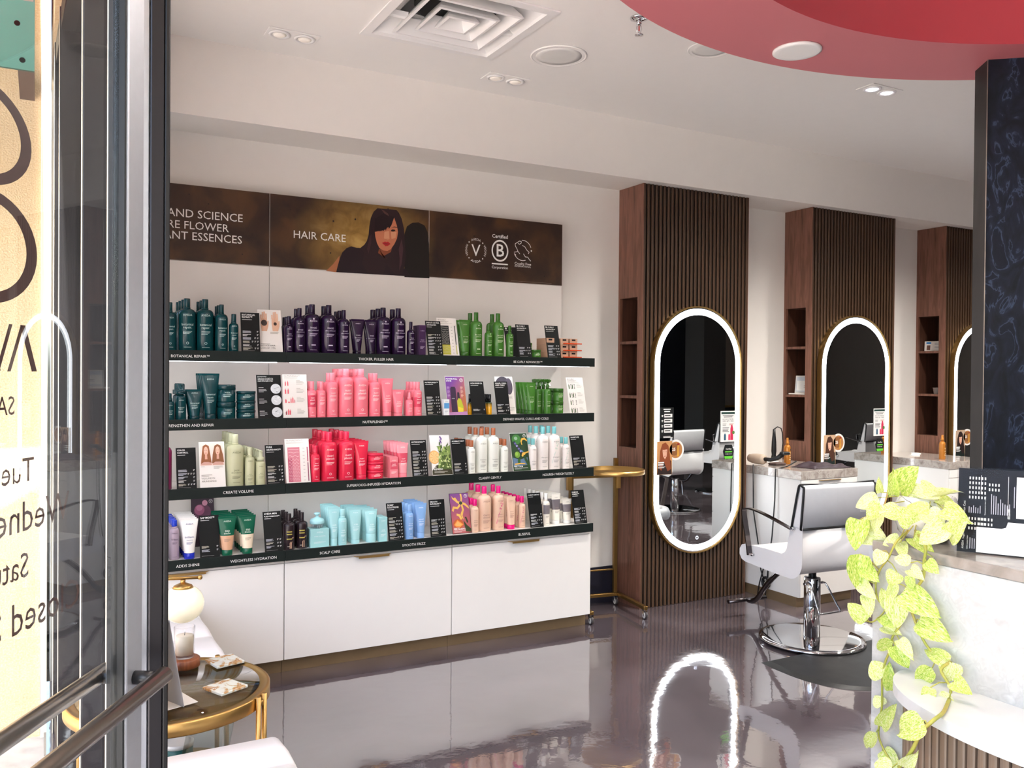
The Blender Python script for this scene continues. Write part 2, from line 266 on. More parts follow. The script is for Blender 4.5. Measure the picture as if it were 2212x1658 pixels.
# ------------------------------------------------------------------ mesh building
class MB:
    """collects polygons, then becomes one mesh"""
    def __init__(s):
        s.v, s.f, s.m, s.sm = [], [], [], []
        s.mats = []
    def slot(s, mat):
        if mat is None:
            return 0
        if mat not in s.mats:
            s.mats.append(mat)
        return s.mats.index(mat)
    def add(s, vs, fs, mat=None, smooth=False):
        o = len(s.v)
        k = s.slot(mat)
        s.v += [tuple(p) for p in vs]
        for f in fs:
            s.f.append([i + o for i in f])
            s.m.append(k)
            s.sm.append(smooth)
        return s
    def box(s, x0, x1, y0, y1, z0, z1, mat=None):
        return s.add([(x0, y0, z0), (x1, y0, z0), (x1, y1, z0), (x0, y1, z0), (x0, y0, z1), (x1, y0, z1), (x1, y1, z1), (x0, y1, z1)],
                     [(0, 3, 2, 1), (4, 5, 6, 7), (0, 1, 5, 4), (1, 2, 6, 5), (2, 3, 7, 6), (3, 0, 4, 7)], mat)
    def rbox(s, x0, x1, y0, y1, z0, z1, b=0.004, mat=None):
        """box with all edges chamfered"""
        X, Y, Z = (x0, x1), (y0, y1), (z0, z1)
        vs, idx = [], {}
        for i in (0, 1):
            for j in (0, 1):
                for k in (0, 1):
                    sx, sy, sz = (1, -1)[i] * b, (1, -1)[j] * b, (1, -1)[k] * b
                    for a, p in (('x', (X[i], Y[j] + sy, Z[k] + sz)), ('y', (X[i] + sx, Y[j], Z[k] + sz)), ('z', (X[i] + sx, Y[j] + sy, Z[k]))):
                        idx[(i, j, k, a)] = len(vs)
                        vs.append(p)
        g = lambda *q: [idx[t] for t in q]
        fs = []
        for i in (0, 1):
            q = g((i, 0, 0, 'x'), (i, 1, 0, 'x'), (i, 1, 1, 'x'), (i, 0, 1, 'x')); fs.append(q if i else q[::-1])
            q = g((0, i, 0, 'y'), (1, i, 0, 'y'), (1, i, 1, 'y'), (0, i, 1, 'y')); fs.append(q[::-1] if i else q)
            q = g((0, 0, i, 'z'), (1, 0, i, 'z'), (1, 1, i, 'z'), (0, 1, i, 'z')); fs.append(q if i else q[::-1])
        for i in (0, 1):
            for j in (0, 1):
                fs.append(g((i, j, 0, 'x'), (i, j, 1, 'x'), (i, j, 1, 'y'), (i, j, 0, 'y')))
                fs.append(g((i, 0, j, 'x'), (i, 1, j, 'x'), (i, 1, j, 'z'), (i, 0, j, 'z')))
                fs.append(g((0, i, j, 'y'), (1, i, j, 'y'), (1, i, j, 'z'), (0, i, j, 'z')))
                for k in (0, 1):
                    fs.append(g((i, j, k, 'x'), (i, j, k, 'y'), (i, j, k, 'z')))
        return s.add(vs, fs, mat)
    def lathe(s, prof, n=24, c=(0, 0, 0), mat=None, smooth=True, sx=1.0, sy=1.0, axis='z'):
        vs, fs = [], []
        for r, z in prof:
            for i in range(n):
                a = 2 * math.pi * i / n
                p = (r * math.cos(a) * sx, r * math.sin(a) * sy, z)
                if axis == 'y':
                    p = (p[0], p[2], p[1])
                elif axis == 'x':
                    p = (p[2], p[0], p[1])
                vs.append((c[0] + p[0], c[1] + p[1], c[2] + p[2]))
        for k in range(len(prof) - 1):
            for i in range(n):
                j = (i + 1) % n
                fs.append((k * n + i, k * n + j, (k + 1) * n + j, (k + 1) * n + i))
        s.add(vs, fs, mat, smooth)
        o = len(s.v) - len(vs)
        caps = []
        if prof[0][0] > 1e-6:
            caps.append([o + i for i in range(n)][::-1])
        if prof[-1][0] > 1e-6:
            caps.append([o + (len(prof) - 1) * n + i for i in range(n)])
        for q in caps:
            s.f.append(q); s.m.append(s.slot(mat)); s.sm.append(False)
        return s
    def tube(s, pts, r, n=8, mat=None, closed=False, rs=None):
        pts = [Vector(p) for p in pts]
        N = len(pts)
        vs, fs = [], []
        up = Vector((0, 0, 1))
        prev = None
        for i, p in enumerate(pts):
            if closed:
                t = (pts[(i + 1) % N] - pts[i - 1])
            else:
                t = (pts[min(i + 1, N - 1)] - pts[max(i - 1, 0)])
            t.normalize()
            if prev is None:
                a = up if abs(t.z) < 0.9 else Vector((1, 0, 0))
                u = t.cross(a).normalized()
            else:
                u = (prev - t * prev.dot(t)).normalized()
            prev = u
            w = t.cross(u)
            rr = rs[i] if rs else r
            for k in range(n):
                a = 2 * math.pi * k / n
                vs.append(p + (u * math.cos(a) + w * math.sin(a)) * rr)
        for i in range(N if closed else N - 1):
            j = (i + 1) % N
            for k in range(n):
                l = (k + 1) % n
                fs.append((i * n + k, i * n + l, j * n + l, j * n + k))
        s.add(vs, fs, mat, True)
        if not closed:
            o = len(s.v) - len(vs)
            for q in ([o + k for k in range(n)][::-1], [o + (N - 1) * n + k for k in range(n)]):
                s.f.append(q); s.m.append(s.slot(mat)); s.sm.append(False)
        return s
    def prism(s, poly, h0, h1, plane='xy', mat=None, smooth=False):
        """extruded outline; plane names the two outline axes"""
        n = len(poly)
        def P(a, b, h):
            return {'xy': (a, b, h), 'xz': (a, h, b), 'yz': (h, a, b)}[plane]
        vs = [P(a, b, h0) for a, b in poly] + [P(a, b, h1) for a, b in poly]
        fs = [list(range(n))[::-1], list(range(n, 2 * n))]
        s.add(vs, fs, mat)
        o = len(s.v) - 2 * n
        for i in range(n):
            j = (i + 1) % n
            s.f.append([o + i, o + j, o + n + j, o + n + i]); s.m.append(s.slot(mat)); s.sm.append(smooth)
        return s
    def flat(s, poly, fn, mat=None):
        """flat print polygon through a mapping function"""
        return s.add([fn(a, b) for a, b in poly], [list(range(len(poly)))], mat)
    def mesh(s, name, mat=None):
        me = bpy.data.meshes.new(name)
        me.from_pydata(s.v, [], s.f)
        ms = s.mats or ([mat] if mat else [])
        for q in ms:
            me.materials.append(q)
        me.polygons.foreach_set('material_index', s.m if s.mats else [0] * len(s.f))
        me.polygons.foreach_set('use_smooth', s.sm)
        me.update()
        return me
    def obj(s, name, mat=None, parent=None, loc=None):
        return link(name, s.mesh(name, mat), parent, loc)

def link(name, me, parent=None, loc=None):
    o = bpy.data.objects.new(name, me)
    COL.objects.link(o)
    if parent is not None:
        o.parent = parent
    if loc is not None:
        o.location = loc
    return o

def tag(o, label, cat, group=None):
    o['label'] = label
    o['category'] = cat
    if group:
        o['group'] = group
    return o

def thing(name, label, cat, loc=(0, 0, 0), rz=0.0, group=None):
    o = bpy.data.objects.new(name, None)
    o.empty_display_size = 0.05
    COL.objects.link(o)
    o.location = loc
    o.rotation_euler = (0, 0, rz)
    return tag(o, label, cat, group)

def struct(o):
    o['kind'] = 'structure'
    return o

def copy_tree(o, parent=None):
    c = o.copy()
    COL.objects.link(c)
    c.parent = parent
    for ch in list(o.children):
        copy_tree(ch, c)
    return c

# ------------------------------------------------------------------ lettering
_TXT = {}
def glyphs(body, bold=0.0):
    """triangulated outline of a line of text, width normalised to 1; returns verts, faces, height"""
    key = (body, bold)
    if key in _TXT:
        return _TXT[key]
    cu = bpy.data.curves.new('t', 'FONT')
    cu.body = body
    cu.resolution_u = 2
    cu.offset = bold
    ob = bpy.data.objects.new('t', cu)
    me = bpy.data.meshes.new_from_object(ob)
    vs = [(v.co.x, v.co.y) for v in me.vertices]
    fs = [tuple(p.vertices) for p in me.polygons]
    bpy.data.objects.remove(ob)
    bpy.data.curves.remove(cu)
    bpy.data.meshes.remove(me)
    x0 = min(v[0] for v in vs); x1 = max(v[0] for v in vs)
    w = x1 - x0
    vs = [((x - x0) / w, y / w) for x, y in vs]
    _TXT[key] = (vs, fs)
    return _TXT[key]

def write(mb, body, fn, x, y, w=None, h=None, mat=None, align='l', bold=0.0):
    """put a text line: w = total width, or h = cap height; fn maps 2d to 3d"""
    vs, fs = glyphs(body, bold)
    if w is None:
        ref = glyphs('H')
        caps = max(v[1] for v in vs)
        w = h / caps
    if align == 'c':
        x -= w / 2
    elif align == 'r':
        x -= w
    mb.add([fn(x + a * w, y + b * w) for a, b in vs], fs, mat)
    return mb

def bars(mb, fn, x, y, widths, pitch, th, mat):
    """rows of print too small to read"""
    for i, w in enumerate(widths):
        yy = y - i * pitch
        k = 6
        vs = []
        for q in range(k + 1):
            vs += [fn(x + w * q / k, yy), fn(x + w * q / k, yy + th)]
        mb.add(vs, [(2 * q, 2 * q + 2, 2 * q + 3, 2 * q + 1) for q in range(k)], mat)
    return mb

def disc(mb, fn, cx, cy, r, mat, n=20, ry=None):
    ry = ry or r
    return mb.add([fn(cx + r * math.cos(2 * math.pi * i / n), cy + ry * math.sin(2 * math.pi * i / n)) for i in range(n)], [list(range(n))], mat)

def ringp(mb, fn, cx, cy, r0, r1, mat, n=28, a0=0.0, a1=360.0, sy=1.0):
    vs, fs = [], []
    full = abs(a1 - a0) >= 360
    k = n if full else n + 1
    for i in range(k):
        a = math.radians(a0 + (a1 - a0) * i / n)
        for r in (r0, r1):
            vs.append(fn(cx + r * math.cos(a), cy + r * math.sin(a) * sy))
    for i in range(n):
        j = (i + 1) % k
        fs.append((2 * i, 2 * i + 1, 2 * j + 1, 2 * j))
    return mb.add(vs, fs, mat)

# ------------------------------------------------------------------ shared materials
M_WALL = pmat('wall_paint', '#ebe7e1', 0.75, var=0.015, bump=0.03, bscale=220)
M_CEIL = pmat('ceiling_paint', '#f2f0ec', 0.8, var=0.012)
M_WHITE = pmat('white_lacquer', '#f1eee9', 0.32, var=0.012)
M_PANEL = pmat('white_back_panel', '#eae5e0', 0.4, var=0.012)
M_BRONZE = pmat('bronze_toe_kick', '#8d7658', 0.42, 0.35, var=0.1, vscale=30, rvar=0.08)
M_FASCIA = pmat('black_green_fascia', '#161e1c', 0.5, var=0.06, spec=0.3)
M_GOLD = pmat('brushed_gold', '#c9a364', 0.36, 1.0, var=0.03, vscale=12)
M_DGOLD = pmat('dark_bronze_metal', '#8f7040', 0.38, 0.9, var=0.04, vscale=12)
M_CHROME = pmat('chrome', '#d6d6d8', 0.06, 1.0, var=0.02)
M_BLKMETAL = pmat('dark_chrome', '#5a5455', 0.16, 1.0, var=0.05)
M_BLACK = pmat('black_plastic', '#141416', 0.38, var=0.1)
M_RUBBER = pmat('black_rubber_mat', '#111112', 0.42, var=0.12, vscale=8, rvar=0.08, spec=0.35)
M_NAVYBASE = pmat('navy_rubber_base', '#1c1d2b', 0.45, var=0.08)
M_VINYL = pmat('white_vinyl', '#f0eff0', 0.36, var=0.02, bump=0.05, bscale=18)
M_CLEARCOVER = pmat('clear_plastic_over_grey_vinyl', '#eceef1', 0.3, var=0.05, vscale=7, coat=0.12, bump=0.3, bscale=7)
M_SILVER = pmat('bronze_anodised_aluminium', '#c4c8cf', 0.38, 0.7, var=0.05, vscale=50, bump=0.04, bscale=300)
M_DARKALU = pmat('dark_bronze_aluminium', '#2c2a2d', 0.4, 0.5, var=0.06)
M_STEEL = pmat('brushed_dark_steel', '#85796f', 0.28, 0.95, var=0.1, vscale=60)
M_CLEAR = pane_glass('clear_glass_pane', '#f4f6f5', 0.5)
M_LED = glow('led_white', '#f4f8ff', 3.5)
M_MIRROR = pmat('mirror_silver', '#dfe3e3', 0.0, 1.0, var=0.0)
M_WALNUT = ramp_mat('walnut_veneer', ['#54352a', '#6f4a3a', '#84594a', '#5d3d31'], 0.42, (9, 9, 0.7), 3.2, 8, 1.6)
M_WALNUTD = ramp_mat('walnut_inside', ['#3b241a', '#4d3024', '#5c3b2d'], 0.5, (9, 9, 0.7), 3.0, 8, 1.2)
M_SLAT = ramp_mat('slat_walnut', ['#342215', '#47311f', '#5c422d'], 0.42, (14, 14, 0.5), 3.0, 6, 1.0)
M_FELT = pmat('black_felt_backing', '#0e0d0c', 0.9, var=0.1)
M_QUARTZ = ramp_mat('white_quartz', ['#b5b4b2', '#bfbebc', '#c5c4c2', '#bcbbb9', '#d3d2d0'], 0.3, (1, 1, 1), 26, 10, 0.5, pos=[0.28, 0.42, 0.5, 0.56, 0.7])
M_STONE = ramp_mat('taupe_stone', ['#8e847c', '#a89e96', '#bab2aa', '#968c84'], 0.12, (1, 1, 1), 26, 8, 0.6, pos=[0.3, 0.45, 0.58, 0.7], coat=0.4)
M_INKW = ink('#f2f2ee')
M_INKK = ink('#1a1a1a')

# ------------------------------------------------------------------ room shell
XL, XR, YF, YB, ZC = 0.13, 14.0, -4.0, 4.885, 3.21

def floor_material():
    m = bpy.data.materials.new('polished_grey_concrete')
    m.use_nodes = True
    nt = m.node_tree
    b = nt.nodes['Principled BSDF']
    tc = nt.nodes.new('ShaderNodeTexCoord')
    def noise(sc, det, dist=0.0):
        n = nt.nodes.new('ShaderNodeTexNoise')
        n.inputs['Scale'].default_value = sc
        n.inputs['Detail'].default_value = det
        n.inputs['Distortion'].default_value = dist
        nt.links.new(tc.outputs['Object'], n.inputs['Vector'])
        return n
    n1 = noise(1.6, 7, 0.8)
    rp = nt.nodes.new('ShaderNodeValToRGB')
    rp.color_ramp.elements[0].position = 0.3
    rp.color_ramp.elements[0].color = lin('#4a4145')
    rp.color_ramp.elements[1].position = 0.72
    rp.color_ramp.elements[1].color = lin('#6e6469')
    nt.links.new(n1.outputs['Fac'], rp.inputs[0])
    # scattered dark pits
    vo = nt.nodes.new('ShaderNodeTexVoronoi')
    vo.inputs['Scale'].default_value = 7.0
    nt.links.new(tc.outputs['Object'], vo.inputs['Vector'])
    lt = nt.nodes.new('ShaderNodeMath')
    lt.operation = 'LESS_THAN'
    lt.inputs[1].default_value = 0.022
    nt.links.new(vo.outputs['Distance'], lt.inputs[0])
    mx = nt.nodes.new('ShaderNodeMix')
    mx.data_type = 'RGBA'
    nt.links.new(lt.outputs[0], mx.inputs[0])
    nt.links.new(rp.outputs[0], mx.inputs[6])
    mx.inputs[7].default_value = lin('#1f1b1c')
    nt.links.new(mx.outputs[2], b.inputs['Base Color'])
    n2 = noise(3.0, 5, 0.3)
    mr = nt.nodes.new('ShaderNodeMapRange')
    mr.inputs[3].default_value = 0.03
    mr.inputs[4].default_value = 0.13
    nt.links.new(n2.outputs['Fac'], mr.inputs[0])
    nt.links.new(mr.outputs[0], b.inputs['Roughness'])
    b.inputs['IOR'].default_value = 1.75
    b.inputs['Coat Weight'].default_value = 1.0
    b.inputs['Coat Roughness'].default_value = 0.025
    b.inputs['Coat IOR'].default_value = 1.95
    n3 = noise(5.5, 4, 0.2)
    bp = nt.nodes.new('ShaderNodeBump')
    bp.inputs['Strength'].default_value = 0.06
    bp.inputs['Distance'].default_value = 0.02
    nt.links.new(n3.outputs['Fac'], bp.inputs['Height'])
    nt.links.new(bp.outputs[0], b.inputs['Normal'])
    nt.links.new(bp.outputs[0], b.inputs['Coat Normal'])
    return m

struct(MB().box(0.02, XR, YF, YB, -0.15, 0.0).obj('floor', floor_material()))
M_PAVE = ramp_mat('concrete_pavement', ['#b4b1ad', '#c6c3bf', '#d2cfcb'], 0.85, (1, 1, 1), 12, 8)
struct(MB().box(-14, 0.02, -14, 14, -0.17, -0.02).obj('pavement', M_PAVE))

VX0, VX1, VY0, VY1 = 1.362, 2.080, 3.366, 4.065          # air vent outline
h = 0.035
mb = MB()
mb.box(XL - 0.08, VX0 + h, YF, YB, ZC, ZC + 0.25)
mb.box(VX1 - h, XR, YF, YB, ZC, ZC + 0.25)
mb.box(VX0 + h, VX1 - h, YF, VY0 + h, ZC, ZC + 0.25)
mb.box(VX0 + h, VX1 - h, VY1 - h, YB, ZC, ZC + 0.25)
struct(mb.obj('ceiling', M_CEIL))
struct(MB().box(XL - 0.08, XR, YF, YB, ZC + 0.45, ZC + 0.6).obj('roof_slab', M_CEIL))
struct(MB().box(0.05, XR, YB, YB + 0.2, 0, ZC + 0.6).obj('wall_back', M_WALL))
struct(MB().box(XR, XR + 0.2, YF - 0.2, YB + 0.2, 0, ZC + 0.6).obj('wall_right', pmat('grey_wall', '#8c8580', 0.8)))
struct(MB().box(0.05, XR, YF - 0.2, YF, 0, ZC + 0.6).obj('wall_front', pmat('dark_navy_wall', '#101722', 0.7, var=0.08)))
struct(MB().box(0.10, XR, 4.545, YB, 2.83, ZC).obj('soffit', M_WALL))
struct(MB().box(3.0, 3.505, YB - 0.014, YB, 0, 0.245).obj('baseboard_back', M_NAVYBASE))
struct(MB().box(4.44, 5.08, YB - 0.014, YB, 0, 0.15).obj('baseboard_back', M_NAVYBASE))
struct(MB().box(6.02, 6.655, YB - 0.014, YB, 0, 0.15).obj('baseboard_back', M_NAVYBASE))

# street side: fascia over the shop windows, stucco pier, window frames
M_STUCCO = ramp_mat('tan_stucco', ['#cfae84', '#dcc09a', '#e8d2b2'], 0.9, (1, 1, 1), 150, 4, bump=0.4)
M_CREAM = pmat('cream_trim', '#e8dcc8', 0.6, var=0.04)
struct(MB().box(0.05, 0.30, YF - 0.2, YB + 0.2, 2.95, 6.0).obj('wall_left', M_STUCCO))
struct(MB().box(-3.2, 0.005, 4.22, 4.75, -0.02, 6.0).obj('stucco_pier', M_STUCCO))
struct(MB().box(0.006, 0.030, 4.20, 4.75, -0.02, 6.0).obj('trim_1', M_CREAM))

def window(name, y0, y1, posts, x_of, glass=None):
    w = bpy.data.objects.new(name, None)
    COL.objects.link(w)
    struct(w)
    for y in posts:
        x = x_of(y)
        MB().rbox(x - 0.004, x + 0.10, y, y + 0.05, 0.0, 2.95, 0.003).obj('mullion', M_DARKALU, w)
        MB().box(x - 0.0065, x - 0.0042, y + 0.002, y + 0.030, 0.0, 2.95).obj('mullion_lit_edge', pmat('cream_trim', '#e8dcc8', 0.6), w)  # cream strip paints in the sunlit outer edge of the mullion
    xa, xb = x_of(y0), x_of(y1)
    for z0, z1 in ((0.0, 0.12), (2.86, 2.95)):
        MB().add([(xa, y0, z0), (xa + 0.09, y0, z0), (xb + 0.09, y1, z0), (xb, y1, z0), (xa, y0, z1), (xa + 0.09, y0, z1), (xb + 0.09, y1, z1), (xb, y1, z1)],
                 [(0, 3, 2, 1), (4, 5, 6, 7), (0, 1, 5, 4), (1, 2, 6, 5), (2, 3, 7, 6), (3, 0, 4, 7)]).obj('rail', M_DARKALU, w)
    for a, b in zip(posts[:-1], posts[1:]):
        xa, xb = x_of(a) + 0.05, x_of(b) + 0.05
        MB().add([(xa, a + 0.05, 0.12), (xb, b, 0.12), (xb, b, 2.86), (xa, a + 0.05, 2.86), (xa + 0.006, a + 0.05, 0.12), (xb + 0.006, b, 0.12), (xb + 0.006, b, 2.86), (xa + 0.006, a + 0.05, 2.86)],
                 [(0, 1, 2, 3), (7, 6, 5, 4)]).obj('pane', glass or M_CLEAR, w)
    return w

window('window_1', 1.86, 4.22, [1.86, 2.56, 3.75, 4.17], lambda y: 0.12 - 0.028 * (y - 1.96), pane_glass('tinted_shop_glass', '#e6e4e4', 0.2))
window('window_2', -4.0, -0.4, [-4.0, -2.8, -1.6, -0.45], lambda y: 0.12)

# door jamb at the hinge side
j = bpy.data.objects.new('trim_2', None)
COL.objects.link(j)
struct(j)
MB().rbox(0.150, 0.179, 1.738, 1.85, 0, 2.95, 0.002).obj('frame_face', M_SILVER, j)
MB().rbox(0.1795, 0.204, 1.730, 1.85, 0, 2.95, 0.002).obj('frame_post', M_DARKALU, j)
MB().rbox(0.2045, 0.2135, 1.727, 1.85, 0, 2.95, 0.002).obj('frame_stop', pmat('black_gasket', '#0d0c0e', 0.5), j)

# ------------------------------------------------------------------ entrance door, standing open
door = thing('entrance_door', 'open glass entrance door with brown lettering and steel push bars', 'door', (0.150, 1.700, 0.0), DOOR_RZ)
DT = 0.019
MB().rbox(0.004, 0.062, -DT, DT, 0.01, 2.46, 0.002).obj('hinge_stile', M_SILVER, door)
MB().rbox(0.063, 0.067, -DT * 0.8, DT * 0.8, 0.22, 2.36, 0.001).obj('gasket', MATS['black_gasket'], door)
MB().rbox(0.86, 0.93, -DT, DT, 0.01, 2.46, 0.002).obj('lock_stile', M_SILVER, door)
MB().rbox(0.0625, 0.8595, -DT, DT, 0.01, 0.22, 0.002).obj('bottom_rail', M_SILVER, door)
MB().rbox(0.0625, 0.8595, -DT, DT, 2.36, 2.46, 0.002).obj('top_rail', M_SILVER, door)
MB().box(0.067, 0.8595, -0.004, 0.004, 0.22, 2.36).obj('glass', M_CLEAR, door)
for nm, yy in (('push_bar', 0.066), ('pull_bar', -0.048)):
    x0 = 0.014 if yy > 0 else -0.002
    pb = MB().tube([(x0, yy, BAR_Z), (x0 + 0.004, yy, BAR_Z), (0.45, yy, BAR_Z), (0.902, yy, BAR_Z)], 0.0155, 16, rs=[0.011, 0.0155, 0.0155, 0.0155]).obj(nm, M_STEEL, door)
    ya, yc = (0.0195, yy - 0.012) if yy > 0 else (yy + 0.012, -0.0195)
    for xm in (0.034, 0.885):
        MB().lathe([(0.012, ya), (0.012, yc)], 14, (xm, 0, BAR_Z), axis='y').obj('mount', M_BLACK, pb)
M_VINYLTXT = pmat('brown_vinyl_lettering', '#5d4545', 0.6, var=0.03)
mb = MB()
fn = lambda a, b: (a, -0.0055, b)
for body, s0, z0, ww, hh in DOOR_TEXT:
    write(mb, body, fn, s0, z0, w=ww, h=hh, mat=M_VINYLTXT)
for (cx, cz, rx, rz, ix, irx, irz) in DOOR_LOBES:          # large two-lobed emblem
    n = 40
    vs = [fn(cx + rx * math.cos(2 * math.pi * i / n), cz + rz * math.sin(2 * math.pi * i / n)) for i in range(n)]
    vs += [fn(ix + irx * math.cos(2 * math.pi * i / n), cz + irz * math.sin(2 * math.pi * i / n)) for i in range(n)]
    mb.add(vs, [(i, (i + 1) % n, n + (i + 1) % n, n + i) for i in range(n)], M_VINYLTXT)
for (s0, z0, s1, z1, t) in DOOR_STROKES:                    # open letter strokes
    mb.add([fn(s0 - t, z0), fn(s0 + t, z0), fn(s1 + t, z1), fn(s1 - t, z1)], [(0, 1, 2, 3)], M_VINYLTXT)
mb.obj('lettering', None, door)

# green awning by the stucco pier
aw = thing('awning', 'dark green fabric awning with silver grommets against stucco wall', 'awning', (0, 0, 0))
M_AWN = pmat('green_canvas', '#0f3029', 0.8, var=0.1)
MB().prism([(3.20, 2.735), (3.22, 2.695), (4.2, 3.85), (4.2, 3.92)], -2.6, -0.016, 'yz').obj('canopy', M_AWN, aw)
MB().box(-2.6, -0.016, 3.19, 3.205, 2.515, 2.735).obj('valance', pmat('green_canvas_light', '#143f36', 0.8, var=0.08), aw)
MB().box(-0.075, -0.020, 3.206, 4.2, 2.695, 2.755).obj('bracket', pmat('brown_bracket', '#4a3630', 0.6), aw)
for gx, gz in ((-0.05, 2.545), (-0.065, 2.66), (-0.30, 2.545), (-0.55, 2.545)):
    MB().lathe([(0.009, 0.0), (0.009, 0.006), (0.005, 0.008)], 12, (gx, 3.19, gz), axis='y').obj('grommet', M_CHROME, aw)

a2 = thing('added_shade_awning', 'added unseen green awning behind the viewer, cutting sky light on the counter', 'awning', (0, 0, 0))  # unseen canopy added to cut sky light on the counter
MB().prism([(-0.95, 2.92), (-0.94, 2.86), (0.049, 3.42), (0.049, 3.50)], -4.0, 2.35, 'xz').obj('canopy', M_AWN, a2)

# ------------------------------------------------------------------ red ring bulkhead and marbled pillar
M_RED = pmat('red_plaster', '#c56f76', 0.6, var=0.03, vscale=3)
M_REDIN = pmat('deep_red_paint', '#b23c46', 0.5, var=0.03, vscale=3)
RCX, RCY, RO, RI, RZ = 2.665, 0.905, 1.850, 1.424, 2.90
mb = MB()
n = 160
pr = [(RI, ZC), (RI, RZ), (RO, RZ), (RO, ZC)]
vs, fs = [], []
for r, z in pr:
    for i in range(n):
        a = 2 * math.pi * i / n
        vs.append((RCX + r * math.cos(a), RCY + r * math.sin(a), z))
for k in range(3):
    for i in range(n):
        fs.append((k * n + i, k * n + (i + 1) % n, (k + 1) * n + (i + 1) % n, (k + 1) * n + i))
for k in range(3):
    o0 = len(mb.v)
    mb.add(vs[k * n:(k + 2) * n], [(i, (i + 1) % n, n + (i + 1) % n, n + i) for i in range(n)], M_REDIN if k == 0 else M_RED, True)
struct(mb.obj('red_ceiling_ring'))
M_MARBLE = ramp_mat('navy_marbled_plaster', ['#0b0d14', '#131722', '#191e2e', '#36435a', '#141826', '#0f121b'], 0.5, (1.6, 1.6, 0.8), 7.0, 12, 1.9, pos=[0.26, 0.44, 0.55, 0.585, 0.61, 0.75], bump=0.15, spec=0.25)
M_MARBLES = ramp_mat('brown_black_plaster', ['#0f0d0d', '#1c1817', '#272221'], 0.6, (1, 1, 0.4), 6.0, 8, 1.6)
p0, p1, p2 = Vector((3.598, 2.366)), Vector((3.516, 2.256)), Vector((3.621, 2.165))
d2 = (p2 - p1).normalized()
p3 = p1 + d2 * 0.75
d1 = (p0 - p1)
p4 = p3 + d1
mb = MB()
quad = [p1, p3, p4, p0]
vs = [(q.x, q.y, 0.0) for q in quad] + [(q.x, q.y, RZ) for q in quad]
mb.add(vs, [(0, 1, 5, 4)], M_MARBLE)
mb.add(vs, [(1, 2, 6, 5), (2, 3, 7, 6), (3, 0, 4, 7)], M_MARBLES)
struct(mb.obj('marbled_pillar'))
struct(MB().tube([(p1.x - 0.002, p1.y - 0.001, 0.0), (p1.x - 0.002, p1.y - 0.001, RZ)], 0.0022, 6).obj('trim_3', pmat('worn_edge', '#8b8178', 0.6, var=0.4, vscale=20)))

# ------------------------------------------------------------------ ceiling fittings
vent = thing('ceiling_air_vent', 'square white ceiling air vent with nested louvre frames', 'air vent', (0, 0, ZC))
M_VENT = pmat('white_enamel', '#eeedeb', 0.35, var=0.02)
vcx, vcy = (VX0 + VX1) / 2, (VY0 + VY1) / 2
def sq_ring(mb, a0, z0, a1, z1):
    vs = []
    for a, z in ((a0, z0), (a1, z1)):
        for sx, sy in ((-1, -1), (1, -1), (1, 1), (-1, 1)):
            vs.append((vcx + sx * a, vcy + sy * a * (VY1 - VY0) / (VX1 - VX0), z))
    mb.add(vs, [(i, (i + 1) % 4, 4 + (i + 1) % 4, 4 + i) for i in range(4)])
A = (VX1 - VX0) / 2
mb = MB()
sq_ring(mb, A, -0.001, A, -0.008); sq_ring(mb, A, -0.008, A - 0.045, -0.010); sq_ring(mb, A - 0.045, -0.010, A - 0.05, 0.004); sq_ring(mb, A - 0.05, 0.004, A - 0.15, 0.085)
mb.obj('flange', M_VENT, vent)
for a in (0.236, 0.154, 0.082):
    mb = MB()
    sq_ring(mb, a, -0.016, a - 0.014, -0.018); sq_ring(mb, a - 0.014, -0.018, a - 0.052, 0.050); sq_ring(mb, a, -0.016, a - 0.008, 0.0); sq_ring(mb, a - 0.008, 0.0, a - 0.05, 0.056)
    mb.obj('louvre_frame', M_VENT, vent)
MB().box(vcx - 0.034, vcx + 0.034, vcy - 0.033, vcy + 0.033, 0.028, 0.034).obj('centre_plate', M_VENT, vent)
MB().lathe([(0.01, 0.022), (0.008, 0.028)], 12, (vcx, vcy, 0)).obj('screw', M_CREAM, vent)
MB().lathe([(0.20, 0.07), (0.20, 0.20), (0.0, 0.20)], 32, (vcx, vcy, 0)).obj('duct', pmat('black_duct', '#0b0b0c', 0.7), vent)
for sx, sy in ((-1, 0.4), (1, 0.1)):
    MB().rbox(vcx + sx * 0.26 - 0.045, vcx + sx * 0.26 + 0.045, vcy + sy * 0.2 - 0.012, vcy + sy * 0.2 + 0.012, 0.0, 0.028, 0.002).obj('hanger_bracket', M_VENT, vent)
struct(MB().box(VX0 - 0.05, VX1 + 0.05, VY0 - 0.05, VY1 + 0.05, ZC + 0.25, ZC + 0.30).obj('vent_plenum', MATS['black_duct']))

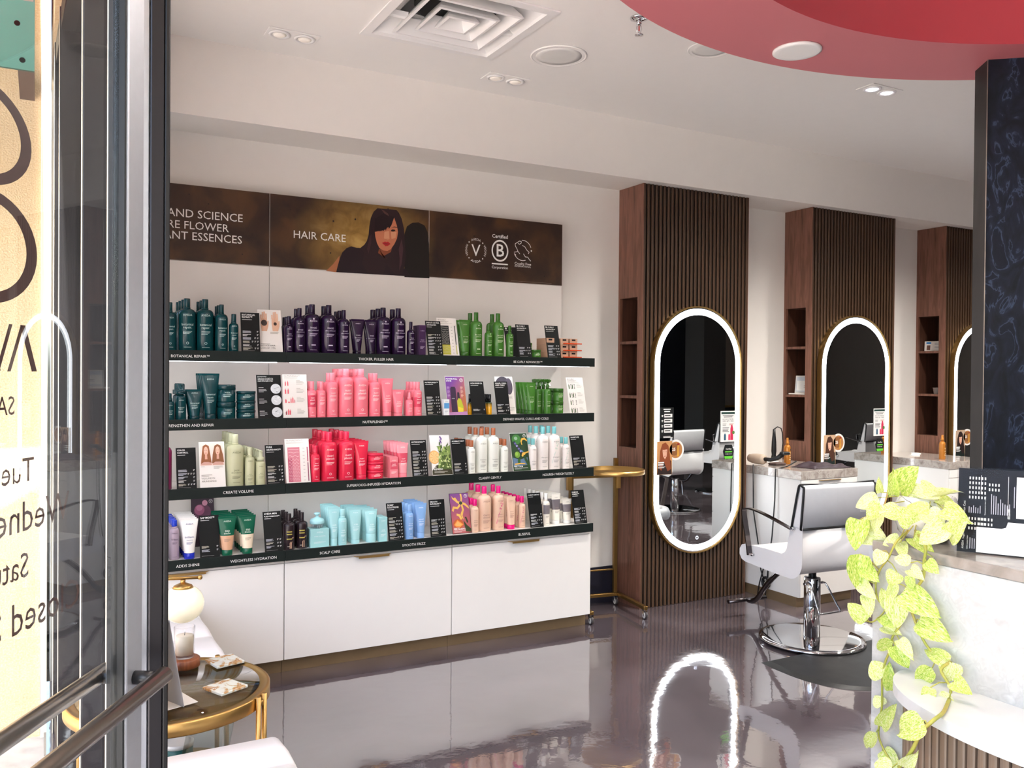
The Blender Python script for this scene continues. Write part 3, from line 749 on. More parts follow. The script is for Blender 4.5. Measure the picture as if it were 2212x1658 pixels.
M_LENS = pmat('frosted_lens', '#f3efe8', 0.35, emis='#ffe9cc', estr=0.08)
M_LAMPGLOW = glow('lamp_bulb', '#ffd9a8', 2.0)
def downlight(x, y, rz, label, lit):
    d = thing('twin_downlight', label, 'downlight', (x, y, ZC), rz, 'twin recessed ceiling downlights')
    MB().rbox(-0.125, 0.125, -0.062, 0.062, -0.006, -0.0005, 0.0015).obj('plate', M_CEIL, d)
    for sx in (-1, 1):
        e = MB().lathe([(0.052, -0.0065), (0.050, -0.013), (0.040, -0.014), (0.036, -0.009), (0.0, -0.009)], 24, (sx * 0.062, 0, 0)).obj('lamp_ring', M_VENT, d)
        MB().lathe([(0.034, -0.0105), (0.022, -0.017), (0.0, -0.019)], 20, (sx * 0.062, 0, 0)).obj('lens', pmat('lit_lens', '#f5f1ff', 0.2, emis='#efeaff', estr=1.4) if lit else M_LENS, e)
    for sx in (-1, 1) if lit else ():
        l = bpy.data.lights.new('downlight_lamp', 'SPOT')
        l.energy = LAMP_W
        l.color = (1.0, 0.94, 0.87)
        l.spot_size = math.radians(140)
        l.spot_blend = 0.9
        l.shadow_soft_size = 0.04
        lo = bpy.data.objects.new('downlight_lamp', l)
        lo.location = (sx * 0.062, 0, -0.03)
        COL.objects.link(lo)
        lo.parent = d
    return d
LAMP_W = 62.0
RING_W = 34.0
downlight(1.085, 4.262, 0.0, 'twin recessed downlight nearest the glass door', False)
downlight(2.285, 4.282, 0.0, 'twin recessed downlight between air vent and right shelves', False)
downlight(4.235, 3.365, 0.0, 'twin recessed downlight beyond the red ring near the pillar', True)
for k, (x, y) in enumerate(((5.9, 3.365), (7.6, 3.365), (5.2, 1.2), (7.4, 1.2), (9.6, 1.2))):  # unseen downlights added to brighten the deep end of the room
    downlight(x, y, 0.0, 'added unseen twin downlight filling the room past the pillar, %s' % ('nearest the mirrors', 'farthest along the mirrors', 'nearest the counter', 'mid room', 'far end of the room')[k], True)
def speaker(x, y, r, label):
    s = thing('ceiling_speaker', label, 'speaker', (x, y, ZC), 0, 'round flush ceiling speakers')
    MB().lathe([(r, -0.0005), (r, -0.006), (r - 0.008, -0.008), (r - 0.010, -0.005)], 48).obj('bezel', M_CEIL, s)
    MB().lathe([(r - 0.011, -0.0045), (r * 0.6, -0.006), (0.0, -0.007)], 48).obj('grille', pmat('speaker_grille', '#dfdfdb', 0.6, bump=0.1, bscale=900), s)
speaker(2.361, 3.838, 0.147, 'round flush ceiling speaker beside the air vent')
speaker(2.975, 3.375, 0.115, 'round flush ceiling fitting partly hidden by the red ring')
sp = thing('fire_sprinkler', 'chrome fire sprinkler head with red bulb on ceiling', 'sprinkler', (2.433, 3.248, ZC))
MB().lathe([(0.042, -0.0005), (0.042, -0.006), (0.024, -0.012), (0.014, -0.014)], 28).obj('escutcheon', M_CHROME, sp)
MB().lathe([(0.012, -0.012), (0.012, -0.03), (0.007, -0.034)], 16).obj('nozzle', M_CHROME, sp)
for sx in (-1, 1):
    MB().tube([(sx * 0.008, 0, -0.032), (sx * 0.014, 0, -0.05), (sx * 0.010, 0, -0.068), (0, 0, -0.076)], 0.0025, 6).obj('arm', M_CHROME, sp)
MB().lathe([(0.0, -0.036), (0.003, -0.04), (0.003, -0.06), (0.0, -0.064)], 10).obj('bulb', pmat('red_glass_bulb', '#c01818', 0.2), sp)
MB().lathe([(0.002, -0.076), (0.020, -0.079), (0.020, -0.082), (0.002, -0.083)], 18).obj('deflector', M_CHROME, sp)
RLN = ('in view on the far side', 'unseen fill added left of the one in view', 'unseen fill added on the window side', 'unseen fill added over the doorway', 'unseen fill added nearest the camera', 'unseen fill added over the front desk', 'unseen fill added over the desk end', 'unseen fill added beside the pillar')
for k in range(8):  # only the first fitting is seen, the rest are added fill lamps
    a = math.radians(87.5 + 45 * k)
    rl = thing('recessed_ring_light', 'white round recessed light under the red ring, %s' % RLN[k], 'downlight', (RCX + 1.675 * math.cos(a), RCY + 1.675 * math.sin(a), RZ), 0, 'round lights in the red ring')
    MB().lathe([(0.098, -0.0005), (0.098, -0.008), (0.088, -0.012), (0.066, -0.010)], 40).obj('trim_ring', M_VENT, rl)
    MB().lathe([(0.066, -0.009), (0.058, -0.003), (0.0, -0.002)], 32).obj('lens', pmat('warm_lens', '#cfc4ba', 0.5, emis='#ffe2c4', estr=0.12), rl)
    l = bpy.data.lights.new('ring_lamp', 'SPOT')
    l.energy = RING_W
    l.color = (1.0, 0.94, 0.87)
    l.spot_size = math.radians(165)
    l.spot_blend = 0.7
    l.shadow_soft_size = 0.06
    lo = bpy.data.objects.new('ring_lamp', l)
    lo.location = (0, 0, -0.02)
    COL.objects.link(lo)
    lo.parent = rl

# ------------------------------------------------------------------ display wall: panels, banners, shelves, cabinets
UX = [0.165, 1.105, 2.050, 2.993]
SHF, PANY = 4.410, 4.800
UNIT = ('left', 'middle', 'right')
ZS = {1: 1.653, 2: 1.318, 3: 0.983, 4: 0.640}
SHELFNAME = {1: 'top shelf', 2: 'second shelf', 3: 'third shelf', 4: 'bottom shelf'}
for i in range(3):
    p = MB().rbox(UX[i] + 0.0012, UX[i + 1] - 0.0012, PANY, PANY + 0.03, 0.60, 2.134, 0.0012).obj('shelf_back_panel', M_PANEL)
    tag(p, 'tall white back panel behind the %s bay of product shelves' % UNIT[i], 'wall panel', 'white back panels behind the shelves')

def banner_material():
    m = bpy.data.materials.new('banner_print')
    m.use_nodes = True
    nt = m.node_tree
    b = nt.nodes['Principled BSDF']
    b.inputs['Roughness'].default_value = 0.45
    tc = nt.nodes.new('ShaderNodeTexCoord')
    def noise(sc, det, dist, scale=(1, 1, 1)):
        mp = nt.nodes.new('ShaderNodeMapping')
        mp.inputs['Scale'].default_value = scale
        nt.links.new(tc.outputs['Object'], mp.inputs[0])
        n = nt.nodes.new('ShaderNodeTexNoise')
        n.inputs['Scale'].default_value = sc
        n.inputs['Detail'].default_value = det
        n.inputs['Distortion'].default_value = dist
        nt.links.new(mp.outputs[0], n.inputs['Vector'])
        return n
    def ramp(src, stops):
        r = nt.nodes.new('ShaderNodeValToRGB')
        e = r.color_ramp.elements
        e[0].position, e[0].color = stops[0][0], lin(stops[0][1])
        e[1].position, e[1].color = stops[-1][0], lin(stops[-1][1])
        for p_, c_ in stops[1:-1]:
            q = e.new(p_); q.color = lin(c_)
        nt.links.new(src, r.inputs[0])
        return r
    base = ramp(noise(5, 8, 0.6).outputs['Fac'], [(0.3, '#241610'), (0.5, '#3a2618'), (0.7, '#56391f')])
    gold = ramp(noise(9, 8, 0.8).outputs['Fac'], [(0.3, '#7a5a24'), (0.5, '#a98440'), (0.72, '#c9a660')])
    # golden centre of the middle picture
    dv = nt.nodes.new('ShaderNodeVectorMath'); dv.operation = 'SUBTRACT'
    dv.inputs[1].default_value = (1.66, 4.8, 2.32)
    nt.links.new(tc.outputs['Object'], dv.inputs[0])
    sc = nt.nodes.new('ShaderNodeVectorMath'); sc.operation = 'MULTIPLY'
    sc.inputs[1].default_value = (2.6, 0.0, 3.6)
    nt.links.new(dv.outputs[0], sc.inputs[0])
    ln = nt.nodes.new('ShaderNodeVectorMath'); ln.operation = 'LENGTH'
    nt.links.new(sc.outputs[0], ln.inputs[0])
    mr = nt.nodes.new('ShaderNodeMapRange')
    mr.inputs[1].default_value = 0.15; mr.inputs[2].default_value = 1.15
    mr.inputs[3].default_value = 0.95; mr.inputs[4].default_value = 0.0
    nt.links.new(ln.outputs['Value'], mr.inputs[0])
    mx = nt.nodes.new('ShaderNodeMix'); mx.data_type = 'RGBA'
    nt.links.new(mr.outputs[0], mx.inputs[0])
    nt.links.new(base.outputs[0], mx.inputs[6])
    nt.links.new(gold.outputs[0], mx.inputs[7])
    # specks
    vo = nt.nodes.new('ShaderNodeTexVoronoi'); vo.inputs['Scale'].default_value = 13.0
    nt.links.new(tc.outputs['Object'], vo.inputs['Vector'])
    lt = nt.nodes.new('ShaderNodeMath'); lt.operation = 'LESS_THAN'; lt.inputs[1].default_value = 0.07
    nt.links.new(vo.outputs['Distance'], lt.inputs[0])
    m2 = nt.nodes.new('ShaderNodeMix'); m2.data_type = 'RGBA'
    nt.links.new(lt.outputs[0], m2.inputs[0])
    nt.links.new(mx.outputs[2], m2.inputs[6])
    m2.inputs[7].default_value = lin('#1a100b')
    nt.links.new(m2.outputs[2], b.inputs['Base Color'])
    return m

M_BANNER = banner_material()
M_BEDGE = pmat('white_board_edge', '#ded8d0', 0.5)
bfn = lambda a, b: (a, PANY - 0.0016, b)
bfn2 = lambda k: (lambda a, b: (a, PANY - 0.0016 - 0.0003 * k, b))
banners = []
blabels = ['brown banner panel with a three line slogan beside the door frame', 'brown gold banner panel picturing a dark haired woman', 'dark brown banner panel with three round white emblems']
for i in range(3):
    o = thing('wall_banner', blabels[i], 'banner', (0, 0, 0), 0, 'printed banner panels above the shelves')
    MB().box(UX[i] + 0.0012, UX[i + 1] - 0.0012, PANY, PANY + 0.03, 2.1355, 2.5345).obj('board', M_BEDGE, o)
    MB().box(UX[i] + 0.002, UX[i + 1] - 0.002, PANY - 0.001, PANY - 0.0003, 2.137, 2.5335).obj('printed_face', M_BANNER, o)
    banners.append(o)
mb = MB()
for body, x1, z0, w in BANNER_SLOGAN:
    write(mb, body, bfn, x1, z0, w=w, mat=M_INKW, align='r')
mb.obj('lettering', None, banners[0])
mb = MB()
x0, x1, z0 = BANNER_HAIR
write(mb, 'HAIR CARE', bfn, x0, z0, w=x1 - x0, mat=M_INKW)
mb.obj('lettering', None, banners[1])
mb = MB()
for k, (hexc, poly) in enumerate(BANNER_FIGURE):
    mb.flat(poly, bfn2(k), ink(hexc))
mb.obj('printed_portrait', None, banners[1])
mb = MB()
(vx, vz), (cx, cz), (rx, rz) = BANNER_LOGOS
W = M_INKW
bfV = lambda a, b: bfn(vx + (a - vx) * .70, vz + (b - vz) * .72)
bfC = lambda a, b: bfn(cx + (a - cx) * .76, cz + (b - cz) * .78)
bfR = lambda a, b: bfn(rx + (a - rx) * .80, rz + (b - rz) * .80)
# vegan roundel
write(mb, 'V', bfV, vx, vz - 0.048, w=0.088, mat=W, align='c')
def around(word, a_mid, r, h, flip=False):
    vs, fs = glyphs(word)
    cap = max(v[1] for v in vs); w = h / cap
    span = w / r
    out = []
    for a, b in vs:
        if flip:
            t = math.radians(a_mid) + (a - 0.5) * span
            rr = r + h - b * w
        else:
            t = math.radians(a_mid) - (a - 0.5) * span
            rr = r + b * w
        out.append(bfV(vx + rr * math.cos(t), vz + rr * math.sin(t)))
    mb.add(out, fs, W)
around('AVEDA', 90, 0.086, 0.019); around('AVEDA', 270, 0.086, 0.019, True)
around('VEGAN', 2, 0.086, 0.019); around('VEGAN', 182, 0.086, 0.019)
for a in (45, 135, 225, 315):
    disc(mb, bfV, vx + 0.095 * math.cos(math.radians(a)), vz + 0.095 * math.sin(math.radians(a)), 0.006, W, 10)
# certified roundel
write(mb, 'Certified', bfC, cx, cz + 0.105, w=0.145, mat=W, align='c', bold=0.012)
ringp(mb, bfC, cx, cz + 0.004, 0.066, 0.078, W, 40, sy=1.12)
write(mb, 'B', bfC, cx + 0.004, cz - 0.042, w=0.070, mat=W, align='c', bold=0.01)
mb.add([bfC(cx - 0.075, cz - 0.108), bfC(cx + 0.075, cz - 0.108), bfC(cx + 0.075, cz - 0.097), bfC(cx - 0.075, cz - 0.097)], [(0, 1, 2, 3)], W)
write(mb, 'Corporation', bfC, cx, cz - 0.140, w=0.150, mat=W, align='c', bold=0.01)
# leaping animal roundel
def stroke(pts, t):
    for (a0, b0), (a1, b1) in zip(pts[:-1], pts[1:]):
        d = Vector((a1 - a0, b1 - b0)); d.normalize(); nn = Vector((-d.y, d.x)) * t
        mb.add([bfR(a0 + nn.x, b0 + nn.y), bfR(a0 - nn.x, b0 - nn.y), bfR(a1 - nn.x, b1 - nn.y), bfR(a1 + nn.x, b1 + nn.y)], [(0, 1, 2, 3)], W)
ringp(mb, bfR, rx, rz + 0.02, 0.078, 0.083, W, 20, a0=20, a1=95)
ringp(mb, bfR, rx, rz + 0.02, 0.078, 0.083, W, 20, a0=200, a1=290)
R_ = lambda q: [(rx + a, rz + b) for a, b in q]
stroke(R_([(-0.052, 0.030), (-0.066, 0.050), (-0.068, 0.068), (-0.050, 0.078), (-0.030, 0.092), (-0.012, 0.090), (-0.014, 0.076), (-0.030, 0.066), (-0.042, 0.074)]), 0.0025)
stroke(R_([(-0.052, 0.030), (-0.042, 0.008), (-0.060, 0.004), (-0.078, 0.000)]), 0.0025)
stroke(R_([(-0.042, 0.008), (-0.024, -0.010)]), 0.0025)
stroke(R_([(-0.002, 0.060), (0.020, 0.050), (0.040, 0.024), (0.060, 0.010), (0.052, -0.004)]), 0.0025)
stroke(R_([(0.008, -0.006), (0.026, -0.030), (0.048, -0.030), (0.060, -0.046), (0.076, -0.060)]), 0.0025)
disc(mb, bfR, rx + 0.080, rz + 0.022, 0.007, W, 6); disc(mb, bfR, rx - 0.066, rz - 0.020, 0.007, W, 6)
write(mb, 'Cruelty Free', bfR, rx + 0.004, rz - 0.096, w=0.150, mat=W, align='c', bold=0.008)
write(mb, 'INTERNATIONAL', bfR, rx + 0.004, rz - 0.114, w=0.148, mat=W, align='c')
bars(mb, bfn, cx + 0.08, 2.146, [0.30], 0.01, 0.0016, ink('#8a7f74'))
mb.obj('emblems', None, banners[2])

# shelves
M_SHELFTOP = pmat('white_shelf_board', '#e9e5e0', 0.35, var=0.02)
for s in (1, 2, 3, 4):
    zc = ZS[s] - 0.021
    for i in range(3):
        sh = thing('display_shelf', 'black fronted product shelf, %s of the %s bay' % (SHELFNAME[s].replace(' shelf', ''), UNIT[i]), 'shelf', (0, 0, 0), 0, 'black fronted product shelves')
        MB().box(UX[i] + 0.001, UX[i + 1] - 0.001, SHF + 0.0125, PANY - 0.0005, ZS[s] - 0.022, ZS[s]).obj('board', M_SHELFTOP, sh)
        MB().rbox(UX[i] + 0.001, UX[i + 1] - 0.001, SHF, SHF + 0.012, zc - 0.026, zc + 0.026, 0.001).obj('fascia', M_FASCIA, sh)
        if s < 4:
            MB().box(UX[i] + 0.022, UX[i + 1] - (0.045 if i < 2 else 0.03), SHF + 0.016, SHF + 0.028, zc - (0.0285 if s == 1 else 0.0225), zc - 0.0015).obj('led_strip', M_LED, sh)
        mb = MB()
        ffn = lambda a, b: (a, SHF - 0.0008, b)
        got = False
        for (ss, body, xa, xb, zb) in FASCIA_TEXT:
            if ss == s and UX[i] - 0.3 < xa and UX[i] <= 0.5 * (xa + xb) <= UX[i + 1]:
                write(mb, body, ffn, xa, zb, w=xb - xa, mat=M_INKW)
                got = True
        if got:
            mb.obj('lettering', None, sh)

# cabinets
HANDLES = [(0.50, 0.737), (1.474, 1.686), (2.408, 2.628)]
for i in range(3):
    cb = thing('base_cabinet', 'white base cabinet with bronze edge pull under the %s shelf bay' % UNIT[i], 'cabinet', (0, 0, 0), 0, 'white cabinets under the shelves')
    a, b = UX[i] + 0.001, UX[i + 1] - 0.001
    MB().box(a, b, 4.455, YB - 0.001, 0.078, 0.590).obj('carcass', M_WHITE, cb)
    dr = MB().rbox(a + 0.0015, b - 0.0015, 4.436, 4.4545, 0.078, 0.574, 0.001).obj('door', M_WHITE, cb)
    MB().box(a + 0.001, b - 0.001, 4.437, 4.4545, 0.577, 0.590).obj('top_strip', M_PANEL, cb)
    MB().box(a, b, 4.490, 4.505, 0.0, 0.0775).obj('toe_kick', M_BRONZE, cb)
    h0, h1 = HANDLES[i]
    mb = MB()
    mb.prism([(h0, 4.437), (h0 + 0.02, 4.411), (h1 - 0.02, 4.411), (h1, 4.437)], 0.5745, 0.5768, 'xy')
    mb.prism([(h0 + 0.02, 4.411), (h1 - 0.02, 4.411), (h1 - 0.02, 4.4125), (h0 + 0.02, 4.4125)], 0.5665, 0.5745, 'xy')
    mb.obj('edge_pull', M_GOLD, dr)

# ------------------------------------------------------------------ products
PLASTIC = lambda hexc, r=0.23: pmat('plastic_' + hexc.lstrip('#'), hexc, r, var=0.03, vscale=30)
FAM = {  # family: body colour, cap colour, ink colour, printed words (text, height fraction, width fraction of diameter)
 'teal': ('#0a3d42', '#09383d', '#b9d8d2', [('AVEDA', .665, .46), ('botanical', .485, .60), ('repair.', .43, .42)]),
 'plum': ('#240f30', '#200d2b', '#cdbfd6', [('AVEDA', .64, .44), ('invati', .505, .36), ('ultra advanced', .46, .60)]),
 'green': ('#43782c', '#376622', '#dcebc4', [('AVEDA', .62, .42), ('be curly', .48, .50), ('advanced', .44, .40)]),
 'pink': ('#f98090', '#f98d9b', '#fff0ee', [('AVEDA', .64, .46), ('nutri', .535, .34), ('plenish', .475, .46)]),
 'red': ('#e22c4b', '#e02c4e', '#ffdfe2', [('AVEDA', .63, .42), ('nutri', .505, .34), ('plenish', .445, .46)]),
 'sage': ('#bfc09c', '#c3c5a4', '#5f5f46', [('AVEDA', .64, .44), ('pure', .30, .26), ('abundance.', .255, .56)]),
 'magenta': ('#7d1a4e', '#a01d58', '#e7c4d6', [('AVEDA', .62, .44), ('color', .475, .36), ('control', .42, .46)]),
 'white': ('#e8e9e0', '#a9613f', '#7d7c70', [('AVEDA', .64, .46), ('rosemary', .285, .50), ('mint', .235, .28)]),
 'shamp': ('#efe7e2', '#77bdbf', '#7d7a74', [('AVEDA', .64, .46), ('shampure', .28, .56)]),
 'lilac': ('#a594a3', '#1f3fc0', '#5b4c5c', [('AVEDA', .66, .46), ('brilliant', .50, .60)]),
 'men': ('#261a1f', '#261a1f', '#c9bd66', []),
 'mint': ('#a5d6d8', '#a9dadc', '#f0fbfb', [('AVEDA', .66, .46), ('scalp', .41, .36), ('solutions', .355, .52)]),
 'blue': ('#86afe0', '#8db5e6', '#eef5ff', [('AVEDA', .66, .46), ('smooth', .445, .46), ('infusion', .39, .50)]),
 'tan': ('#e4bfa5', '#e5187a', '#a5726a', [('AVEDA', .655, .44), ('cherry', .35, .44), ('almond', .295, .46)]),
 'moss': ('#115a42', '#0f5b40', '#d6ead9', [('AVEDA', .66, .5), ('sap', .5, .30), ('moss.', .46, .44)]),
 'brill': ('#efebe6', '#2233b8', '#4a4f8a', [('AVEDA', .66, .5), ('brilliant.', .5, .62), ('intensive', .46, .4)]),
 'cream': ('#efe9dc', '#f3f0ea', '#8b8279', [('AVEDA', .66, .42), ('damage', .415, .44), ('remedy', .36, .44)]),
}
COLNAME = {'teal': 'dark teal', 'plum': 'dark purple', 'green': 'green', 'pink': 'coral pink', 'red': 'bright red', 'sage': 'sage green', 'magenta': 'magenta', 'white': 'copper-capped white', 'shamp': 'aqua-capped white',
           'lilac': 'lilac blue-capped', 'men': 'dark brown', 'mint': 'pale mint', 'blue': 'sky blue', 'tan': 'peach pink-capped', 'cream': 'cream'}
_PM = {}
def wrapfn(r, z0):
    return lambda a, b: (r * math.sin(a / r), -r * math.cos(a / r), z0 + b)

def bottle_parts(fam, d, h, cd=0.38, chf=0.16, band=None, flower=None):
    """body, cap and lettering meshes of a shouldered bottle"""
    key = ('b', fam, d, h, cd, chf, band, flower)
    if key in _PM:
        return _PM[key]
    bc, cc, tc, words = FAM[fam]
    r = d / 2
    ch = h * chf
    rn = r * cd * 0.98
    zn = h - ch
    zs = h * (0.70 if chf < 0.2 else 0.66)
    prof = [(0.0, 0.0), (r * 0.93, 0.0), (r, 0.004), (r, zs)]
    for k in range(1, 9):
        t = k / 8 * math.pi / 2
        prof.append((rn + (r - rn) * math.cos(t) ** 0.9 if k < 8 else rn, zs + (zn - 0.008 - zs) * math.sin(t)))
    prof += [(rn * 1.12, zn - 0.007), (rn * 1.12, zn - 0.001), (rn * 0.9, zn), (0, zn)]
    out = [('body', MB().lathe(prof, 24).mesh('body', PLASTIC(bc)))]
    rc = r * cd
    out.append(('cap', MB().lathe([(0, zn + 0.0002), (rc * 0.98, zn + 0.0002), (rc, zn + 0.002), (rc, h - 0.003), (rc * 0.93, h), (0, h)], 20).mesh('cap', PLASTIC(cc, 0.22))))
    mb = MB()
    tm = ink(tc)
    f = wrapfn(r + 0.0005, 0.0)
    for txt, zf, wf in words:
        write(mb, txt, f, 0, h * zf, w=d * wf * 1.15, mat=tm, align='c')
    z = h * (min([q[1] for q in words] + [0.5]) - 0.06)
    if words:
        bars(mb, f, -d * 0.26, z, [d * 0.52, d * 0.46, d * 0.36], h * 0.022, h * 0.007, tm)
        bars(mb, f, -d * 0.22, h * 0.075, [d * 0.44], 0.01, h * 0.006, tm)
        if fam in ('teal', 'pink', 'red', 'mint', 'blue'):
            ringp(mb, f, 0, h * 0.155, d * 0.055, d * 0.075, tm, 14)
        if fam in ('plum', 'green'):
            disc(mb, f, 0, h * 0.70, d * 0.05, tm, 12)
            bars(mb, f, -d * 0.14, h * 0.165, [d * 0.28], 0.01, h * 0.02, tm)
    if fam == 'men':
        for zz, w0 in ((.50, .62), (.43, .62), (.30, .62)):
            bars(mb, f, -d * w0 / 2, h * zz, [d * w0 * 0.75], 0.01, h * 0.028, ink('#b8a94e'))
        for q in (0.0, 0.12):
            mb.add([f(-d * 0.05 + q * d, h * .20), f(d * 0.01 + q * d, h * .20), f(d * 0.24 + q * d, h * .36), f(d * 0.18 + q * d, h * .36)], [(0, 1, 2, 3)], ink('#c9a58a'))
            mb.add([f(-d * 0.05 + q * d, h * .05), f(d * 0.01 + q * d, h * .05), f(d * 0.01 + q * d, h * .20), f(-d * 0.05 + q * d, h * .20)], [(0, 1, 2, 3)], ink('#c9a58a'))
        bars(mb, f, -d * 0.25, h * 0.10, [d * 0.2], 0.01, h * 0.01, ink('#d8d0c0'))
    if flower:
        fm = ink(flower)
        for ax_, az_, rr_ in ((.05, .56, .10), (.16, .60, .08), (-.02, .62, .07), (.10, .66, .06), (-.08, .50, .09), (.02, .49, .07)):
            disc(mb, f, d * ax_, h * az_, d * rr_ * 0.8, fm, 8, d * rr_)
        mb.add([f(-d * 0.42, h * 0.15), f(-d * 0.36, h * 0.15), f(-d * 0.10, h * 0.40), f(-d * 0.02, h * 0.46), f(-d * 0.20, h * 0.38)], [(0, 1, 2, 3, 4)], fm)
    if band:
        hexb, z0, z1 = band
        n = 16
        vs = []
        for q in range(n + 1):
            a = -1.25 + 2.5 * q / n
            for zz in (z0, z1):
                vs.append(((r + 0.0003) * math.sin(a), -(r + 0.0003) * math.cos(a), h * zz))
        mb.add(vs, [(2 * q, 2 * q + 2, 2 * q + 3, 2 * q + 1) for q in range(n)], ink(hexb))
    if mb.f:
        out.append(('lettering', mb.mesh('lettering')))
    _PM[key] = out
    return out

def tube_parts(fam, tw, cw, h, bands=None, capc=None, capf=0.13, bodyc=None):
    """squeeze tube standing on its cap, crimped flat on top"""
    key = ('t', fam, tw, cw, h, str(bands), capc, capf, bodyc)
    if key in _PM:
        return _PM[key]
    bc, cc, tc, words = FAM[fam]
    bc = bodyc or bc
    n = 24
    zc = h * capf
    mb = MB()
    rings = []
    K = 8
    def ring(t):
        z = zc + 0.001 + (h - 0.010 - zc) * t
        wx = (cw * 0.98 + (tw - cw * 0.98) * t) / 2
        wy = cw * 0.98 / 2 * (1 - t) ** 0.8 + 0.0016
        return z, wx, wy
    segs = [(0.0, 1.0, bc)]
    if bands:
        segs = bands
    allr = []
    for (t0, t1, colr) in segs:
        kk = max(2, int(K * (t1 - t0)) + 1)
        vs = []
        for i in range(kk + 1):
            z, wx, wy = ring(t0 + (t1 - t0) * i / kk)
            for q in range(n):
                a = 2 * math.pi * q / n
                vs.append((wx * math.cos(a), wy * math.sin(a), z))
        fs = [(i * n + q, i * n + (q + 1) % n, (i + 1) * n + (q + 1) % n, (i + 1) * n + q) for i in range(kk) for q in range(n)]
        mb.add(vs, fs, PLASTIC(colr, 0.26), True)
    mb.box(-tw / 2, tw / 2, -0.0016, 0.0016, h - 0.0101, h, PLASTIC(segs[-1][2], 0.26))
    out = [('body', mb.mesh('body'))]
    rc = cw / 2
    out.append(('cap', MB().lathe([(0, 0), (rc * 0.96, 0), (rc, 0.002), (rc, zc - 0.001), (rc * 0.96, zc), (0, zc)], 22).mesh('cap', PLASTIC(capc or cc, 0.2))))
    mb = MB()
    tm = ink(tc)
    def fm(a, b):
        t = min(1, max(0, (b - zc) / (h - zc)))
        z, wx, wy = ring(t)
        q = min(0.95, abs(a) / wx)
        return (a, -wy * math.sqrt(1 - q * q) - 0.0007, b)
    for (txt, zf, wf), zz in zip(words, (.86, .615, .555) if fam == 'moss' else (.86, .53, .465)):
        write(mb, txt, fm, 0, h * zz, w=tw * wf * 0.85, mat=tm, align='c')
    bars(mb, fm, -cw * 0.3, h * 0.42, [cw * 0.6, cw * 0.55, cw * 0.4], h * 0.025, h * 0.008, ink('#7a6a5a') if fam == 'moss' else tm)
    out.append(('lettering', mb.mesh('lettering')))
    _PM[key] = out
    return out

def jar_parts(fam, d, h, lidf=0.30):
    key = ('j', fam, d, h)
    if key in _PM:
        return _PM[key]
    bc, cc, tc, words = FAM[fam]
    r = d / 2
    zl = h * (1 - lidf)
    out = [('body', MB().lathe([(0, 0), (r * 0.93, 0), (r * 0.97, 0.004), (r * 0.97, zl - 0.002), (r * 0.9, zl), (0, zl)], 28).mesh('body', PLASTIC(bc, 0.2))),
           ('lid', MB().lathe([(0, zl + 0.0002), (r, zl + 0.0002), (r, h - 0.002), (r * 0.96, h), (0, h)], 28).mesh('lid', PLASTIC(cc, 0.2)))]
    mb = MB()
    f = wrapfn(r * 0.97 + 0.0005, 0.0)
    write(mb, 'AVEDA', f, 0, h * 0.52, w=d * 0.28, mat=ink(tc), align='c')
    bars(mb, f, -d * 0.22, h * 0.40, [d * 0.44, d * 0.36], h * 0.09, h * 0.035, ink(tc))
    out.append(('lettering', mb.mesh('lettering')))
    _PM[key] = out
    return out

def box_parts(bodyc, w, dp, h, tc, words, band=None):
    key = ('x', bodyc, w, dp, h, str(words))
    if key in _PM:
        return _PM[key]
    out = [('carton', MB().rbox(-w / 2, w / 2, -dp / 2, dp / 2, 0, h, 0.0008).mesh('carton', pmat('carton_' + bodyc.lstrip('#'), bodyc, 0.45, var=0.03)))]
    mb = MB()
    f = lambda a, b: (a, -dp / 2 - 0.0005, b)
    if band:
        mb.add([f(-w * 0.46, h * band[1]), f(w * 0.46, h * band[1]), f(w * 0.46, h * band[2]), f(-w * 0.46, h * band[2])], [(0, 1, 2, 3)], ink(band[0]))
    f = lambda a, b: (a, -dp / 2 - 0.0009, b)
    for txt, zf, wf in words:
        write(mb, txt, f, 0, h * zf, w=w * wf, mat=ink(tc), align='c')
    bars(mb, f, -w * 0.32, h * 0.30, [w * 0.64, w * 0.56, w * 0.4], h * 0.035, h * 0.012, ink(tc))
    out.append(('print', mb.mesh('print')))
    _PM[key] = out
    return out

